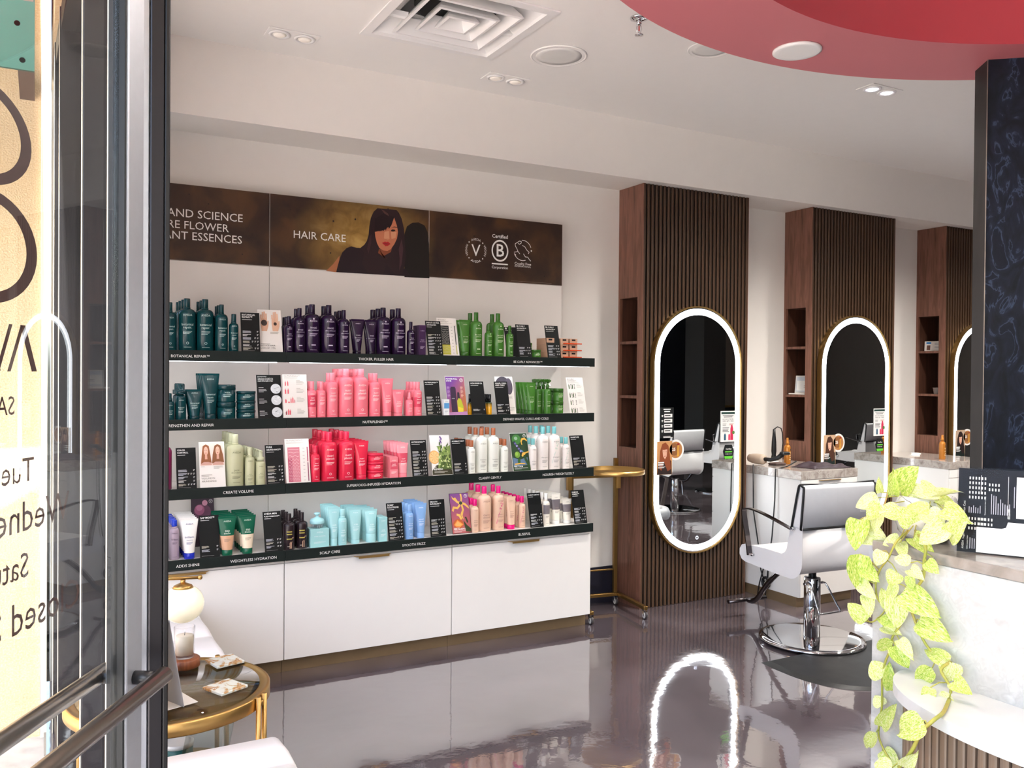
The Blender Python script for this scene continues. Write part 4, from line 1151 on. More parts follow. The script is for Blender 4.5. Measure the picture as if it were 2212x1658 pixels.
def spray_parts(fam, d, h, nozzle='trigger'):
    """bottle with a spray head or pump"""
    key = ('s', fam, d, h, nozzle)
    if key in _PM:
        return _PM[key]
    bc, cc, tc, words = FAM[fam]
    r = d / 2
    hb = h * (0.70 if nozzle != 'trigger' else 0.72)
    rn = r * 0.42
    out = [('body', MB().lathe([(0, 0), (r * 0.94, 0), (r, 0.004), (r, hb * 0.86), (r * 0.93, hb * 0.93), (r * 0.75, hb * 0.97), (rn, hb), (0, hb)], 22).mesh('body', PLASTIC(bc, 0.25)))]
    hd = MB()
    if nozzle == 'trigger':
        hd.lathe([(rn * 1.1, hb + 0.0003), (rn * 1.1, hb + h * 0.09), (rn * 0.6, hb + h * 0.12), (rn * 0.6, h * 0.93), (0, h * 0.93)], 14)
        hd.prism([(-0.026, h * 0.925), (0.012, h * 0.90), (0.016, h * 0.985), (-0.010, h), (-0.030, h * 0.965)], -0.008, 0.008, 'yz')
        hd.prism([(-0.012, h * 0.91), (-0.018, h * 0.91), (-0.030, h * 0.80), (-0.026, h * 0.79)], -0.005, 0.005, 'yz')
    elif nozzle == 'pump':
        hd.lathe([(r * 0.78, hb + 0.0003), (r * 0.78, hb + h * 0.10), (r * 0.40, hb + h * 0.12), (r * 0.40, h * 0.93), (r * 0.3, h), (0, h)], 16)
        hd.rbox(-0.006, 0.006, -r * 0.9, 0.0, h * 0.95, h * 0.99, 0.001)
    elif nozzle == 'wide':
        hd.lathe([(r * 1.05, hb + 0.0003), (r * 1.05, hb + h * 0.12), (r * 0.72, hb + h * 0.13), (r * 0.72, h * 0.97), (r * 0.6, h), (0, h)], 16)
    else:
        hd.lathe([(r * 0.5, hb + 0.0003), (r * 0.5, h * 0.80), (r * 0.36, h * 0.81), (r * 0.30, h * 0.98), (0, h)], 16)
    out.append(('spray_head', hd.mesh('spray_head', PLASTIC(cc, 0.22))))
    mb = MB()
    f = wrapfn(r + 0.0005, 0.0)
    for (txt, zf, wf), zz in zip(words, (.76, .48, .42)):
        write(mb, txt, f, 0, hb * zz, w=d * wf, mat=ink(tc), align='c')
    bars(mb, f, -d * 0.26, hb * 0.34, [d * 0.5, d * 0.42], h * 0.03, h * 0.008, ink(tc))
    out.append(('lettering', mb.mesh('lettering')))
    _PM[key] = out
    return out

ORD = ['front', 'second', 'third', 'fourth', 'fifth', 'sixth']
def row(shelf, x, yb, parts, d, n, name, noun, where, cat, jitter=0.0, z0=0.0, pitch=None, group=None, rz=0.0):
    """a file of alike products running back from the shelf front"""
    sn = SHELFNAME[shelf]
    pitch = pitch or d + 0.004
    made = []
    for k in range(n + 1):
        y = yb + d / 2 + k * pitch
        if y + d / 2 > PANY - 0.002:
            break
        if n == 0:
            lab = '%s %s, %s' % (noun, where, sn)
        else:
            lab = '%s %s in row %s, %s' % (noun, ORD[k], where, sn)
        t = thing(name, lab, cat, (x + random.uniform(-jitter, jitter), y, ZS[shelf] + z0 + 0.0003), rz + random.uniform(-0.06, 0.06), group or '%s on the %s' % (noun + 's', sn))
        for pn, me in parts:
            if k > 0 and pn in ('lettering', 'print') and k > 1:
                continue
            link(pn, me, t)
        made.append(t)
    return made

def BT(shelf, x, yb, fam, size, n, where, **kw):
    d, h = {'L': (0.083, 0.259), 'l': (0.0715, 0.257), 'M': (0.062, 0.236), 'S': (0.047, 0.191), 's': (0.044, 0.187)}[size]
    sz = {'L': 'tall', 'l': 'tall', 'M': 'medium', 'S': 'small', 's': 'small'}[size]
    cd = kw.pop('cd', 0.40 if size in 'Ss' else 0.36)
    chf = kw.pop('chf', 0.20 if size in 'Ss' else 0.165)
    return row(shelf, x, yb, bottle_parts(fam, d, h, cd, chf, kw.pop('band', None), kw.pop('flower', None)), d, n, 'hair_care_bottle', '%s %s bottle' % (sz, COLNAME[fam]), where, 'bottle', 0.002)

def TB(shelf, x, yb, fam, tw, cw, h, n, where, noun=None, **kw):
    return row(shelf, x, yb, tube_parts(fam, tw, cw, h, **kw), cw, n, 'squeeze_tube', noun or '%s squeeze tube' % COLNAME[fam].replace(' pink-capped', ''), where, 'tube', 0.001, pitch=cw * 1.02)

# top shelf
BT(1, .555, 4.44, 'teal', 'M', 0, 'at the far left by the door frame')
BT(1, .633, 4.44, 'teal', 'L', 3, 'left of another tall teal row')
BT(1, .720, 4.44, 'teal', 'L', 2, 'left of the medium teal bottles')
BT(1, .794, 4.44, 'teal', 'M', 2, 'beside the small teal bottle')
BT(1, .851, 4.44, 'teal', 'S', 0, 'left of the black price card', cd=0.5)
BT(1, 1.130, 4.44, 'plum', 'S', 2, 'beside the hands poster')
BT(1, 1.184, 4.44, 'plum', 'M', 1, 'left of tall purple rows')
BT(1, 1.255, 4.44, 'plum', 'L', 1, 'first of tall purple rows')
BT(1, 1.343, 4.44, 'plum', 'L', 1, 'second of tall purple rows')
BT(1, 1.420, 4.44, 'plum', 'M', 2, 'left of the purple tubes')
TB(1, 1.496, 4.445, 'plum', .072, .034, .190, 1, 'beside medium purple bottles', capf=.1)
TB(1, 1.572, 4.445, 'plum', .071, .034, .188, 1, 'nearer the tall purple pair', capf=.1)
BT(1, 1.648, 4.44, 'plum', 'L', 2, 'right of the purple tubes')
BT(1, 1.733, 4.44, 'plum', 'L', 1, 'last of tall purple rows')
BT(1, 1.800, 4.44, 'plum', 's', 0, 'between tall bottles and purple carton', cd=.42)
row(1, 1.862, 4.44, box_parts('#3a1c45', .041, .041, .170, '#cdbfd6', [('AVEDA', .80, .6), ('invati', .50, .5), ('ultra advanced', .45, .8)]), .042, 1, 'purple_carton', 'slim dark purple carton', 'beside the black price card', 'carton')
TB(1, 2.134, 4.445, 'green', .071, .051, .211, 1, 'beside the curl chart card', noun='leaf green squeeze tube')
BT(1, 2.210, 4.44, 'green', 'l', 1, 'beside the green tubes')
BT(1, 2.286, 4.44, 'green', 'S', 0, 'between the two tall green rows', cd=.44)
BT(1, 2.354, 4.44, 'green', 'l', 1, 'right of small green bottle')
BT(1, 2.424, 4.44, 'green', 's', 0, 'left of the black price card', cd=.44)
row(1, 2.606, 4.44, jar_parts('green', .067, .050), .067, 0, 'cream_jar', 'wide green jar', 'between two black price cards', 'jar')
row(1, 2.592, 4.515, jar_parts('green', .050, .046), .050, 0, 'cream_jar', 'lower small green jar', 'behind the wide green jar', 'jar')
row(1, 2.592, 4.515, jar_parts('green', .050, .046), .050, 0, 'cream_jar', 'upper small green jar', 'stacked behind the wide green jar', 'jar', z0=.0465)
# kraft cartons with orange combs
for cx_, cl in ((2.700, 'left'), (2.800, 'middle'), (2.866, 'right')):
    for lv, ln in ((0, 'bottom'), (1, 'middle'), (2, 'top')):
        t = thing('comb_carton', 'tan carton with orange comb, %s of the %s stack on top shelf' % (ln, cl), 'carton', (cx_, 4.515, ZS[1] + 0.0003 + lv * 0.041), 0, 'tan comb cartons on the top shelf')
        MB().rbox(-0.027, 0.027, -0.06, 0.06, 0, 0.0405, 0.0008).obj('carton', pmat('kraft_carton', '#c79f84', 0.6, var=0.05), t)
        MB().box(-0.014, 0.012, -0.0608, -0.0601, 0.026, 0.036).obj('label_strip', M_BLACK, t)
        if cl != 'left':
            MB().rbox(-0.012, 0.052, -0.075, -0.0612, 0.006, 0.0125, 0.002).obj('comb', pmat('orange_acrylic', '#d8481a', 0.2), t)
# second shelf
row(2, .556, 4.44, spray_parts('teal', .038, .132, 'drop'), .038, 1, 'dropper_bottle', 'small dark teal dropper', 'beside the door frame', 'bottle')
row(2, .605, 4.44, spray_parts('teal', .048, .178, 'wide'), .048, 2, 'pump_bottle', 'dark teal pump bottle', 'left of the teal tubes', 'bottle')
TB(2, .668, 4.44, 'teal', .078, .047, .149, 1, 'left of the tall teal tubes', noun='short dark teal squeeze tube')
TB(2, .742, 4.44, 'teal', .087, .054, .228, 3, 'left of the teal jars', noun='tall dark teal squeeze tube')
for lv, ln in ((0, 'bottom'), (1, 'top')):
    row(2, .821, 4.44, jar_parts('teal', .093, .086), .093, 1, 'hair_mask_jar', '%s large dark teal jar' % ln, 'beside tall teal tubes', 'jar', z0=lv * .0865)
for lv, ln in ((0, 'bottom'), (1, 'middle'), (2, 'top')):
    row(2, .919, 4.44, jar_parts('teal', .095, .0465), .095, 0, 'hair_mask_jar', '%s flat dark teal jar' % ln, 'of the stack beside black picture card', 'jar', z0=lv * .047)
BT(2, 1.252, 4.44, 'pink', 'S', 1, 'beside the white product card', cd=.46, band=('#d8405c', .30, .62))
BT(2, 1.302, 4.44, 'pink', 'S', 1, 'left of the medium pink bottles', cd=.46)
BT(2, 1.361, 4.44, 'pink', 'M', 1, 'left of tall pink rows', cd=.46)
BT(2, 1.436, 4.44, 'pink', 'L', 2, 'first of tall pink rows', cd=.42, chf=.14)
BT(2, 1.521, 4.44, 'pink', 'L', 2, 'second of tall pink rows', cd=.42, chf=.14)
BT(2, 1.597, 4.44, 'pink', 'M', 1, 'left of the pink tubes', cd=.46)
TB(2, 1.665, 4.44, 'pink', .071, .048, .208, 1, 'right of medium pink bottles', noun='tall coral pink squeeze tube')
TB(2, 1.730, 4.44, 'pink', .069, .046, .147, 1, 'beside the pink pump bottle', noun='short coral pink squeeze tube')
row(2, 1.794, 4.44, spray_parts('pink', .042, .133, 'drop'), .042, 0, 'pump_bottle', 'short coral pink pump bottle', 'beside the last pink row', 'bottle')
BT(2, 1.846, 4.44, 'pink', 'S', 3, 'left of the black price card', cd=.48, band=('#d8405c', .27, .55))
row(2, 2.008, 4.432, box_parts('#eef1f2', .034, .034, .093, '#8a9aa4', [('AVEDA', .85, .5)], ('#5b9fd6', .45, .78)), .034, 0, 'white_carton', 'small white carton with blue band', 'beside the purple poster', 'carton')
M_AMBER = grad_mat('amber_oil', '#e0a21a', '#1c3a24', (0, 0, 0.045), (0, 0, 0.072), 0.12)
def oil_parts():
    body = MB().lathe([(0, 0), (.0125, 0), (.0135, .003), (.0135, .070), (.011, .074), (0, .074)], 18).mesh('body', M_AMBER)
    cap = MB().lathe([(0, .0745), (.0085, .0745), (.0085, .119), (.007, .121), (0, .121)], 14).mesh('cap', PLASTIC('#1b1a1c', .15))
    return [('body', body), ('cap', cap)]
OIL = oil_parts()
row(2, 2.290, 4.44, OIL, .027, 2, 'oil_bottle', 'slim amber oil bottle', 'between two black price cards', 'bottle')
row(2, 2.272, 4.462, OIL, .027, 1, 'oil_bottle', 'slim amber oil bottle', 'just left of the first amber row', 'bottle')
row(2, 2.178, 4.470, OIL, .027, 0, 'oil_bottle', 'slim amber oil bottle', 'behind left edge of black card', 'bottle')
TB(2, 2.572, 4.44, 'green', .062, .045, .190, 3, 'left of the green sprays', noun='leaf green squeeze tube')
row(2, 2.684, 4.44, spray_parts('green', .042, .210), .042, 2, 'spray_bottle', 'green trigger spray bottle', 'left of the green jars', 'bottle')
row(2, 2.640, 4.475, spray_parts('green', .042, .210), .042, 1, 'spray_bottle', 'green trigger spray bottle', 'behind and left of the sprays', 'bottle')
for lv, ln in ((0, 'bottom'), (1, 'top')):
    row(2, 2.768, 4.44, jar_parts('green', .066, .0765), .066, 1, 'hair_mask_jar', '%s large green jar' % ln, 'right of the sprays', 'jar', z0=lv * .077)
# third shelf
BT(3, .526, 4.43, 'magenta', 'L', 0, 'half hidden by the door frame')
BT(3, .862, 4.43, 'sage', 'L', 3, 'right of the two women poster')
BT(3, .934, 4.43, 'sage', 'S', 3, 'beside the tall sage bottles', cd=.46)
row(3, .986, 4.43, spray_parts('sage', .048, .176, 'pump'), .048, 4, 'pump_bottle', 'small sage green pump bottle', 'left of the black price card', 'bottle')
BT(3, 1.269, 4.43, 'red', 'S', 3, 'beside the pink chart card', cd=.46)
BT(3, 1.345, 4.43, 'red', 'L', 3, 'first of tall red rows')
BT(3, 1.439, 4.43, 'red', 'L', 3, 'second of tall red rows')
TB(3, 1.521, 4.435, 'red', .079, .055, .207, 4, 'left of the red jars')
for lv, ln in ((0, 'bottom'), (1, 'middle'), (2, 'top')):
    row(3, 1.603, 4.43, jar_parts('red', .089, .0455), .089, 1, 'hair_mask_jar', '%s flat bright red jar' % ln, 'right of red tubes', 'jar', z0=lv * .046)
row(3, 1.697, 4.43, box_parts('#f08a94', .046, .046, .116, '#fff0f0', [('AVEDA', .82, .5), ('nutri', .64, .4), ('plenish', .57, .55)], ('#dd5468', .42, .76)), .046, 3, 'pink_carton', 'small pink carton', 'right of the red jars', 'carton')
TB(3, 1.755, 4.435, 'pink', .069, .051, .189, 4, 'left of the black price card', noun='two-tone pink squeeze tube', bands=[(0, .36, '#f7a0aa'), (.36, .70, '#e2556c'), (.70, 1, '#f7a0aa')])
BT(3, 2.182, 4.446, 'white', 'S', 4, 'beside the black price card', cd=.52)
BT(3, 2.259, 4.46, 'white', 'l', 2, 'first of copper-capped tall rows')
BT(3, 2.334, 4.455, 'white', 'l', 2, 'second of copper-capped tall rows')
BT(3, 2.403, 4.453, 'white', 'S', 1, 'left of the dark green poster', cd=.52)
BT(3, 2.586, 4.435, 'shamp', 'S', 1, 'right of the dark green poster', cd=.5)
BT(3, 2.663, 4.443, 'shamp', 'l', 2, 'first of aqua-capped tall rows')
BT(3, 2.743, 4.436, 'shamp', 'l', 2, 'second of aqua-capped tall rows', flower='#cdd8cc')
BT(3, 2.817, 4.435, 'shamp', 'S', 1, 'left of the last black card', cd=.5, flower='#cdd8cc')
# bottom shelf
BT(4, .580, 4.45, 'lilac', 'S', 4, 'beside the door frame', cd=.54, chf=.16)
TB(4, .647, 4.436, 'brill', .081, .049, .193, 5, 'left of the black price card', noun='white tube with blue cap', capc='#2233b8', bodyc='#efebe6', capf=.15)
MOSS = '#115a42'
TB(4, .825, 4.432, 'moss', .086, .052, .193, 4, 'right of the black price card', noun='green and tan tube', bands=[(0, .45, '#d3a584'), (.45, 1, MOSS)], capc='#0f5b40', capf=.15)
TB(4, .923, 4.432, 'moss', .083, .050, .193, 4, 'beside the green and tan row', noun='green and cream tube', bands=[(0, .45, '#ecdcc2'), (.45, 1, MOSS)], capc='#0f5b40', capf=.15)
row(4, 1.134, 4.43, bottle_parts('men', .060, .186, .36, .20), .060, 2, 'hair_care_bottle', 'small dark brown bottle', 'beside the black price card', 'bottle')
row(4, 1.204, 4.445, bottle_parts('men', .060, .186, .36, .20), .060, 2, 'hair_care_bottle', 'small dark brown bottle', 'left of the mint carton', 'bottle')
row(4, 1.292, 4.441, box_parts('#9fd3d3', .098, .085, .097, '#f2fbfb', [('AVEDA', .78, .36), ('scalp solutions', .58, .6)]), .085, 0, 'mint_carton', 'square pale mint carton', 'under the scalp brush', 'carton')
t = thing('scalp_brush', 'pale mint scalp brush with round handle on the mint carton', 'brush', (1.288, 4.485, ZS[4] + .0975), 0.2)
MM = PLASTIC('#a9dbe0', .3)
MB().lathe([(0, .022), (.036, .022), (.038, .026), (.038, .036), (.034, .046), (.018, .052), (.008, .058), (.008, .066), (0, .066)], 28).obj('head', MM, t)
MB().lathe([(0, .066), (.008, .066), (.016, .071), (.017, .076), (.012, .080), (0, .081)], 20).obj('knob', MM, t)
mb = MB()
for i in range(60):
    a, q = random.random() * 6.283, 0.034 * math.sqrt(random.random())
    mb.tube([(q * math.cos(a), q * math.sin(a), .022), (q * math.cos(a), q * math.sin(a), .0005)], .0009, 4)
br = mb.obj('bristles', pmat('grey_bristle', '#a9b4b8', .5), t)
br['kind'] = 'stuff'
TB(4, 1.371, 4.442, 'mint', .064, .036, .203, 4, 'right of the mint carton', noun='slim pale mint squeeze tube', capf=.20)
BT(4, 1.418, 4.434, 'mint', 'S', 1, 'between the mint tubes', cd=.56)
TB(4, 1.493, 4.449, 'mint', .074, .048, .188, 3, 'in the middle of mint products', noun='wide pale mint squeeze tube', capf=.12)
TB(4, 1.580, 4.447, 'mint', .072, .056, .176, 3, 'left of slim mint cartons', noun='thick-capped pale mint tube', capf=.28)
row(4, 1.642, 4.443, box_parts('#a2d5d6', .046, .046, .132, '#f2fbfb', [('AVEDA', .84, .5), ('scalp', .46, .4), ('solutions', .41, .6)]), .046, 1, 'mint_carton', 'slim pale mint carton', 'left of the black card', 'carton')
BT(4, 1.799, 4.432, 'blue', 'S', 2, 'right of the black price card', cd=.5)
TB(4, 1.868, 4.442, 'blue', .070, .043, .192, 4, 'left of the black price card', capf=.16)
BT(4, 2.214, 4.462, 'tan', 'S', 2, 'right of the purple fruit poster', cd=.54)
BT(4, 2.287, 4.465, 'tan', 'L', 2, 'first of tall peach rows')
BT(4, 2.378, 4.465, 'tan', 'l', 1, 'second of tall peach rows', flower='#d8758c')
TB(4, 2.454, 4.463, 'tan', .061, .047, .191, 5, 'between peach bottle rows', capf=.14)
BT(4, 2.535, 4.475, 'tan', 's', 5, 'left of the black price card', cd=.54, flower='#d8858f')
row(4, 2.704, 4.476, bottle_parts('cream', .047, .195, .46, .20, ('#7a7276', .36, .64)), .047, 5, 'hair_care_bottle', 'small cream bottle', 'right of the black price card', 'bottle')
GREY = '#7a7276'
TB(4, 2.787, 4.495, 'cream', .064, .048, .186, 4, 'right of cream bottles', noun='tall cream and grey tube', bands=[(0, .42, '#efe9dc'), (.42, .82, GREY), (.82, 1, '#efe9dc')], capc='#e9e7e2')
TB(4, 2.863, 4.490, 'cream', .066, .048, .149, 3, 'left of the last black card', noun='short cream and grey tube', bands=[(0, .42, '#efe9dc'), (.42, .80, GREY), (.80, 1, '#efe9dc')], capc='#e9e7e2')

# ------------------------------------------------------------------ price cards and picture cards
M_CARDK = pmat('black_card', '#0b0d0e', 0.5, var=0.05, spec=0.25)
M_CARDW = pmat('white_card', '#e9e4de', 0.45, var=0.02)
M_ACRYL = pane_glass('acrylic_holder', '#f3f5f4', 0.45)

def card(shelf, x0, x1, yb, hgt, lean, label, art, board=None, cat='price card', name='price_card', z0=0.0):
    w = x1 - x0
    t = thing(name, label, cat, (x0, yb, ZS[shelf] + 0.0012 + z0), 0, 'display cards standing on the shelves')
    t.rotation_euler = (-lean, 0, 0)
    MB().box(0, w, 0, 0.003, 0, hgt).obj('board', board or M_CARDK, t)
    # little easel leg reaching back to the shelf
    a = math.tan(lean)
    mb = MB()
    b0 = hgt * 0.55
    mb.add([(w * .4, .0035, b0), (w * .6, .0035, b0), (w * .6, .0035 + .03, b0 * 0.12 + .002), (w * .4, .0035 + .03, b0 * 0.12 + .002), (w * .4, .0045, b0), (w * .6, .0045, b0), (w * .6, .0345, b0 * 0.12 + .002), (w * .4, .0345, b0 * 0.12 + .002)],
           [(0, 1, 2, 3), (7, 6, 5, 4), (0, 3, 7, 4), (1, 5, 6, 2), (0, 4, 5, 1), (3, 2, 6, 7)])
    mb.obj('easel_leg', board or M_CARDK, t)
    pm = MB()
    pm.k = 0
    def F(a_, b_):
        return (a_ * w, -0.0006 - 0.00012 * pm.k, b_ * hgt)
    art(pm, F, w, hgt)
    pm.obj('print', None, t)
    return t

def T(pm, F, txt, x, y, w, hexc='#f0f0ec', align='l', bold=0.006):
    """text in card units (fractions of width / height)"""
    asp = pm.asp
    vs, fs = glyphs(txt, bold)
    if align == 'c':
        x -= w / 2
    pm.add([F(x + a * w, y + b * w * asp) for a, b in vs], fs, ink(hexc))

def Pg(pm, F, hexc, pts):
    pm.k += 1
    pm.add([F(a, b) for a, b in pts], [list(range(len(pts)))], ink(hexc))

def El(pm, F, hexc, cx, cy, rx, ry, n=18):
    Pg(pm, F, hexc, [(cx + rx * math.cos(6.2832 * i / n), cy + ry * math.sin(6.2832 * i / n)) for i in range(n)])

def Br(pm, F, x, y, ws, pitch, th, hexc):
    for i, q in enumerate(ws):
        yy = y - i * pitch
        pm.add([F(x, yy), F(x + q, yy), F(x + q, yy + th), F(x, yy + th)], [(0, 1, 2, 3)], ink(hexc))

def Vring(pm, F, cx, cy, r):
    asp = pm.asp
    n = 20
    vs = []
    pm.k += 1
    for i in range(n):
        a = 6.2832 * i / n
        for q in (r * 0.82, r):
            vs.append(F(cx + q * math.cos(a), cy + q * math.sin(a) * asp))
    pm.add(vs, [(2 * i, 2 * i + 1, 2 * ((i + 1) % n) + 1, 2 * ((i + 1) % n)) for i in range(n)], ink('#f0f0ec'))
    T(pm, F, 'V', cx, cy - r * .45 * asp, r * .95, align='c')

def price(title, n, top=False, y0=None):
    """black card with a title and columns of small prices"""
    rnd = random.Random(hash(title[0]) % 97 if False else sum(map(ord, ''.join(title))))
    def art(pm, F, w, h):
        pm.asp = w / h
        y = .925
        for l in title:
            ww = min(.84, .078 * len(l))
            T(pm, F, l, .07, y, ww, bold=.012)
            y -= .062
        Br(pm, F, .07, y + .015, [rnd.uniform(.3, .6)], .03, .012, '#c8c8c4')
        yy = y0 or (.08 + n * .075)
        for i in range(n):
            Br(pm, F, .09, yy, [rnd.uniform(.3, .5), rnd.uniform(.25, .5), rnd.uniform(.2, .45)], .020, .010, rnd.choice(['#c9c9c6', '#b9bcc4', '#b9b4a4']))
            for q in range(rnd.choice((1, 2, 3))):
                Br(pm, F, .84 - q * .14, yy, [.08, .05], .022, .011, '#d5d5d2')
            yy -= .085
        Br(pm, F, .08, .035, [.62], .02, .006, '#8c8c8a')
    return art

def wavelines(pm, F, x0, x1, ys, hexc, big):
    for k, y in enumerate(ys):
        amp, fr = 0.004 + 0.0055 * min(k, 4), (1, 1.5, 2, 3, 3, 3, 5, 6)[min(k, 7)] * big
        n = 28
        pts = [(x0 + (x1 - x0) * i / n, y + amp * math.sin(fr * 6.2832 * i / n)) for i in range(n + 1)]
        vs, fs = [], []
        for a, b in pts:
            vs += [F(a, b - .003), F(a, b + .003)]
        pm.add(vs, [(2 * i, 2 * i + 2, 2 * i + 3, 2 * i + 1) for i in range(n)], ink(hexc))

def icon(pm, F, x, y, w, h, hexc):
    Pg(pm, F, hexc, [(x, y), (x + w, y), (x + w, y + h * .72), (x + w * .7, y + h * .8), (x + w * .7, y + h), (x + w * .3, y + h), (x + w * .3, y + h * .8), (x, y + h * .72)])

def a_hands(pm, F, w, h):
    pm.asp = w / h
    for cx, r, sk in ((.27, .13, '#d8a98c'), (.74, .07, '#e0b296')):
        Pg(pm, F, sk, [(cx - .13, .50), (cx + .10, .50), (cx + .17, .62), (cx + .19, .74), (cx + .14, .74), (cx + .11, .66), (cx + .12, .80), (cx - .15, .80), (cx - .16, .66)])
        for k, (fx, fh) in enumerate(((-.13, .88), (-.055, .945), (.02, .955), (.09, .91))):
            Pg(pm, F, sk, [(cx + fx - .033, .78), (cx + fx + .033, .78), (cx + fx + .028, fh), (cx + fx - .028, fh)])
        El(pm, F, '#3a2620', cx - .01, .69 if r > .1 else .67, r, r * w / h * 1.05)
    Br(pm, F, .50, .47, [.36, .30, .34], .017, .007, '#b9b2a8')
    Br(pm, F, .07, .20, [.4], .02, .008, '#8b857c')
    T(pm, F, 'REDUCE HAIR', .07, .145, .62, '#5c564e', bold=0)
    T(pm, F, 'LOSS BY 77%', .07, .085, .62, '#5c564e', bold=0)

def a_curlchart(pm, F, w, h):
    pm.asp = w / h
    T(pm, F, 'BE CURLY', .07, .93, .40, '#6b675f', bold=0)
    T(pm, F, 'ADVANCED™', .07, .885, .52, '#6b675f', bold=0)
    Br(pm, F, .07, .855, [.7, .5], .016, .006, '#a9a49a')
    Pg(pm, F, '#17181a', [(.10, .30), (.58, .30), (.58, .80), (.10, .80)])
    Pg(pm, F, '#b4ae2c', [(.10, .04), (.58, .04), (.58, .30), (.10, .30)])
    pm.k += 1
    wavelines(pm, F, .14, .54, [.755, .70, .645, .59, .53, .47, .41, .35, .25, .18, .11], '#d9d8cc', 1)
    Pg(pm, F, '#2a2a2a', [(.86, .30), (.90, .30), (.90, .80), (.86, .80)])
    Pg(pm, F, '#b4ae2c', [(.86, .05), (.90, .05), (.90, .29), (.86, .29)])
    for i in range(9):
        Br(pm, F, .68, .76 - i * .085, [.07], .02, .009, '#7a766e')

def a_circles(pm, F, w, h):
    pm.asp = w / h
    T(pm, F, 'BOTANICAL REPAIR', .05, .955, .36, bold=.01)
    for i, l in enumerate(('Triple-Action Strengthening', 'Technology strengthens and', 'repairs three layers of hair')):
        T(pm, F, l, .05, .915 - i * .033, .62, bold=.01)
    for i, cy in enumerate((.68, .42, .145)):
        Br(pm, F, .07, cy + .02, [.2], .03, .012, '#d0d0d0')
        Br(pm, F, .07, cy - .02, [.30, .32, .2], .028, .011, '#b0b0b0')
        El(pm, F, '#cfd3d6', .77, cy, .21, .21 * w / h, 28)
        rnd = random.Random(i)
        pm.k += 1
        for q in range(9):
            a = rnd.random() * 6.28
            rr = .15 * rnd.random()
            Br(pm, F, .77 + rr * math.cos(a) - .04, cy + rr * math.sin(a) * w / h, [rnd.uniform(.03, .1)], .02, .008, rnd.choice(['#8c9298', '#f0f2f4', '#6f767c']))

def a_nutriwhite(pm, F, w, h):
    pm.asp = w / h
    T(pm, F, 'NUTRIPLENISH™', .07, .945, .64, '#9a948c', bold=0)
    Br(pm, F, .07, .915, [.55], .02, .008, '#b9b3aa')
    P_ = '#e2626f'
    for i, y in enumerate((.74, .555, .35, .08)):
        for k, (x, ww, hh) in enumerate((((.09, .045, .11), (.19, .045, .11)), ((.08, .055, .12), (.19, .055, .12)), ((.08, .06, .09), (.20, .07, .03), (.30, .04, .12), (.37, .05, .14), (.45, .03, .08)), ((.09, .04, .09), (.17, .05, .13), (.24, .055, .12)))[i]):
            icon(pm, F, x, y, ww, hh, P_ if not (i == 3 and k == 0) else '#8c2430')
        Br(pm, F, .56, y + .12, [.16, .28, .32, .26], .030, .008, '#a9a49c')

def a_power(pm, F, w, h):
    pm.asp = w / h
    pm.k += 1
    pm.add([F(0.01, .01), F(.99, .01), F(.99, .99), F(0.01, .99)], [(0, 1, 2, 3)], grad_mat('purple_orange_print', '#6e3592', '#b5663c', (w * .15, 0, h * .7), (w * .95, 0, h * .45)))
    Pg(pm, F, '#b882b4', [(.01, .01), (.99, .01), (.99, .10), (.01, .08)])
    T(pm, F, 'POWER-FULL', .05, .915, .58, bold=.015)
    T(pm, F, 'SHINE', .05, .865, .27, bold=.015)
    Vring(pm, F, .83, .90, .085)
    Pg(pm, F, '#30173a', [(.20, .09), (.50, .09), (.50, .68), (.46, .73), (.27, .73), (.22, .68)])
    Pg(pm, F, '#2b1834', [(.53, .40), (.68, .36), (.67, .57), (.62, .60), (.56, .58)])
    Pg(pm, F, '#b9bf2e', [(.52, .09), (.80, .09), (.82, .22), (.72, .42), (.60, .44), (.52, .36)])
    Pg(pm, F, '#e2cc33', [(.54, .09), (.78, .09), (.80, .18), (.54, .22)])
    T(pm, F, 'AVEDA', .25, .42, .16, bold=0)
    for y in (.72, .62, .52):
        Br(pm, F, .05, y, [.12, .14, .1], .025, .009, '#cfa9d6')
        Br(pm, F, .74, y, [.12, .14, .1], .025, .009, '#eccbb4')

def a_curlposter(pm, F, w, h):
    pm.asp = w / h
    El(pm, F, '#4a4350', .42, .76, .42, .24, 24)
    El(pm, F, '#5b5261', .75, .74, .20, .22, 20)
    El(pm, F, '#3a343f', .55, .70, .16, .17, 16)
    Br(pm, F, .58, .46, [.3, .28, .3], .02, .008, '#b4b0ae')
    T(pm, F, 'PROTECTION', .30, .15, .64, '#8b867e', bold=0)
    T(pm, F, 'HUMIDITY', .44, .09, .48, '#8b867e', bold=0)

def a_curlywhite(pm, F, w, h):
    pm.asp = w / h
    T(pm, F, 'BE CURLY', .07, .935, .40, '#8b867e', bold=0)
    T(pm, F, 'ADVANCED™', .07, .89, .52, '#8b867e', bold=0)
    Br(pm, F, .07, .86, [.66], .02, .007, '#b9b4aa')
    for i, y in enumerate((.68, .44, .24, .02)):
        for k in range(4):
            if k == 2 and i == 2:
                continue
            x = .10 + k * .10
            if k % 2 == 0:
                icon(pm, F, x, y, .055, .14, '#3d5b34')
            else:
                for q in range(4):
                    Br(pm, F, x + .02, y + q * .036, [.045], .02, .020, '#33382f')
        Br(pm, F, .58, y + .13, [.18, .22, .30, .26], .030, .008, '#a9a49c')

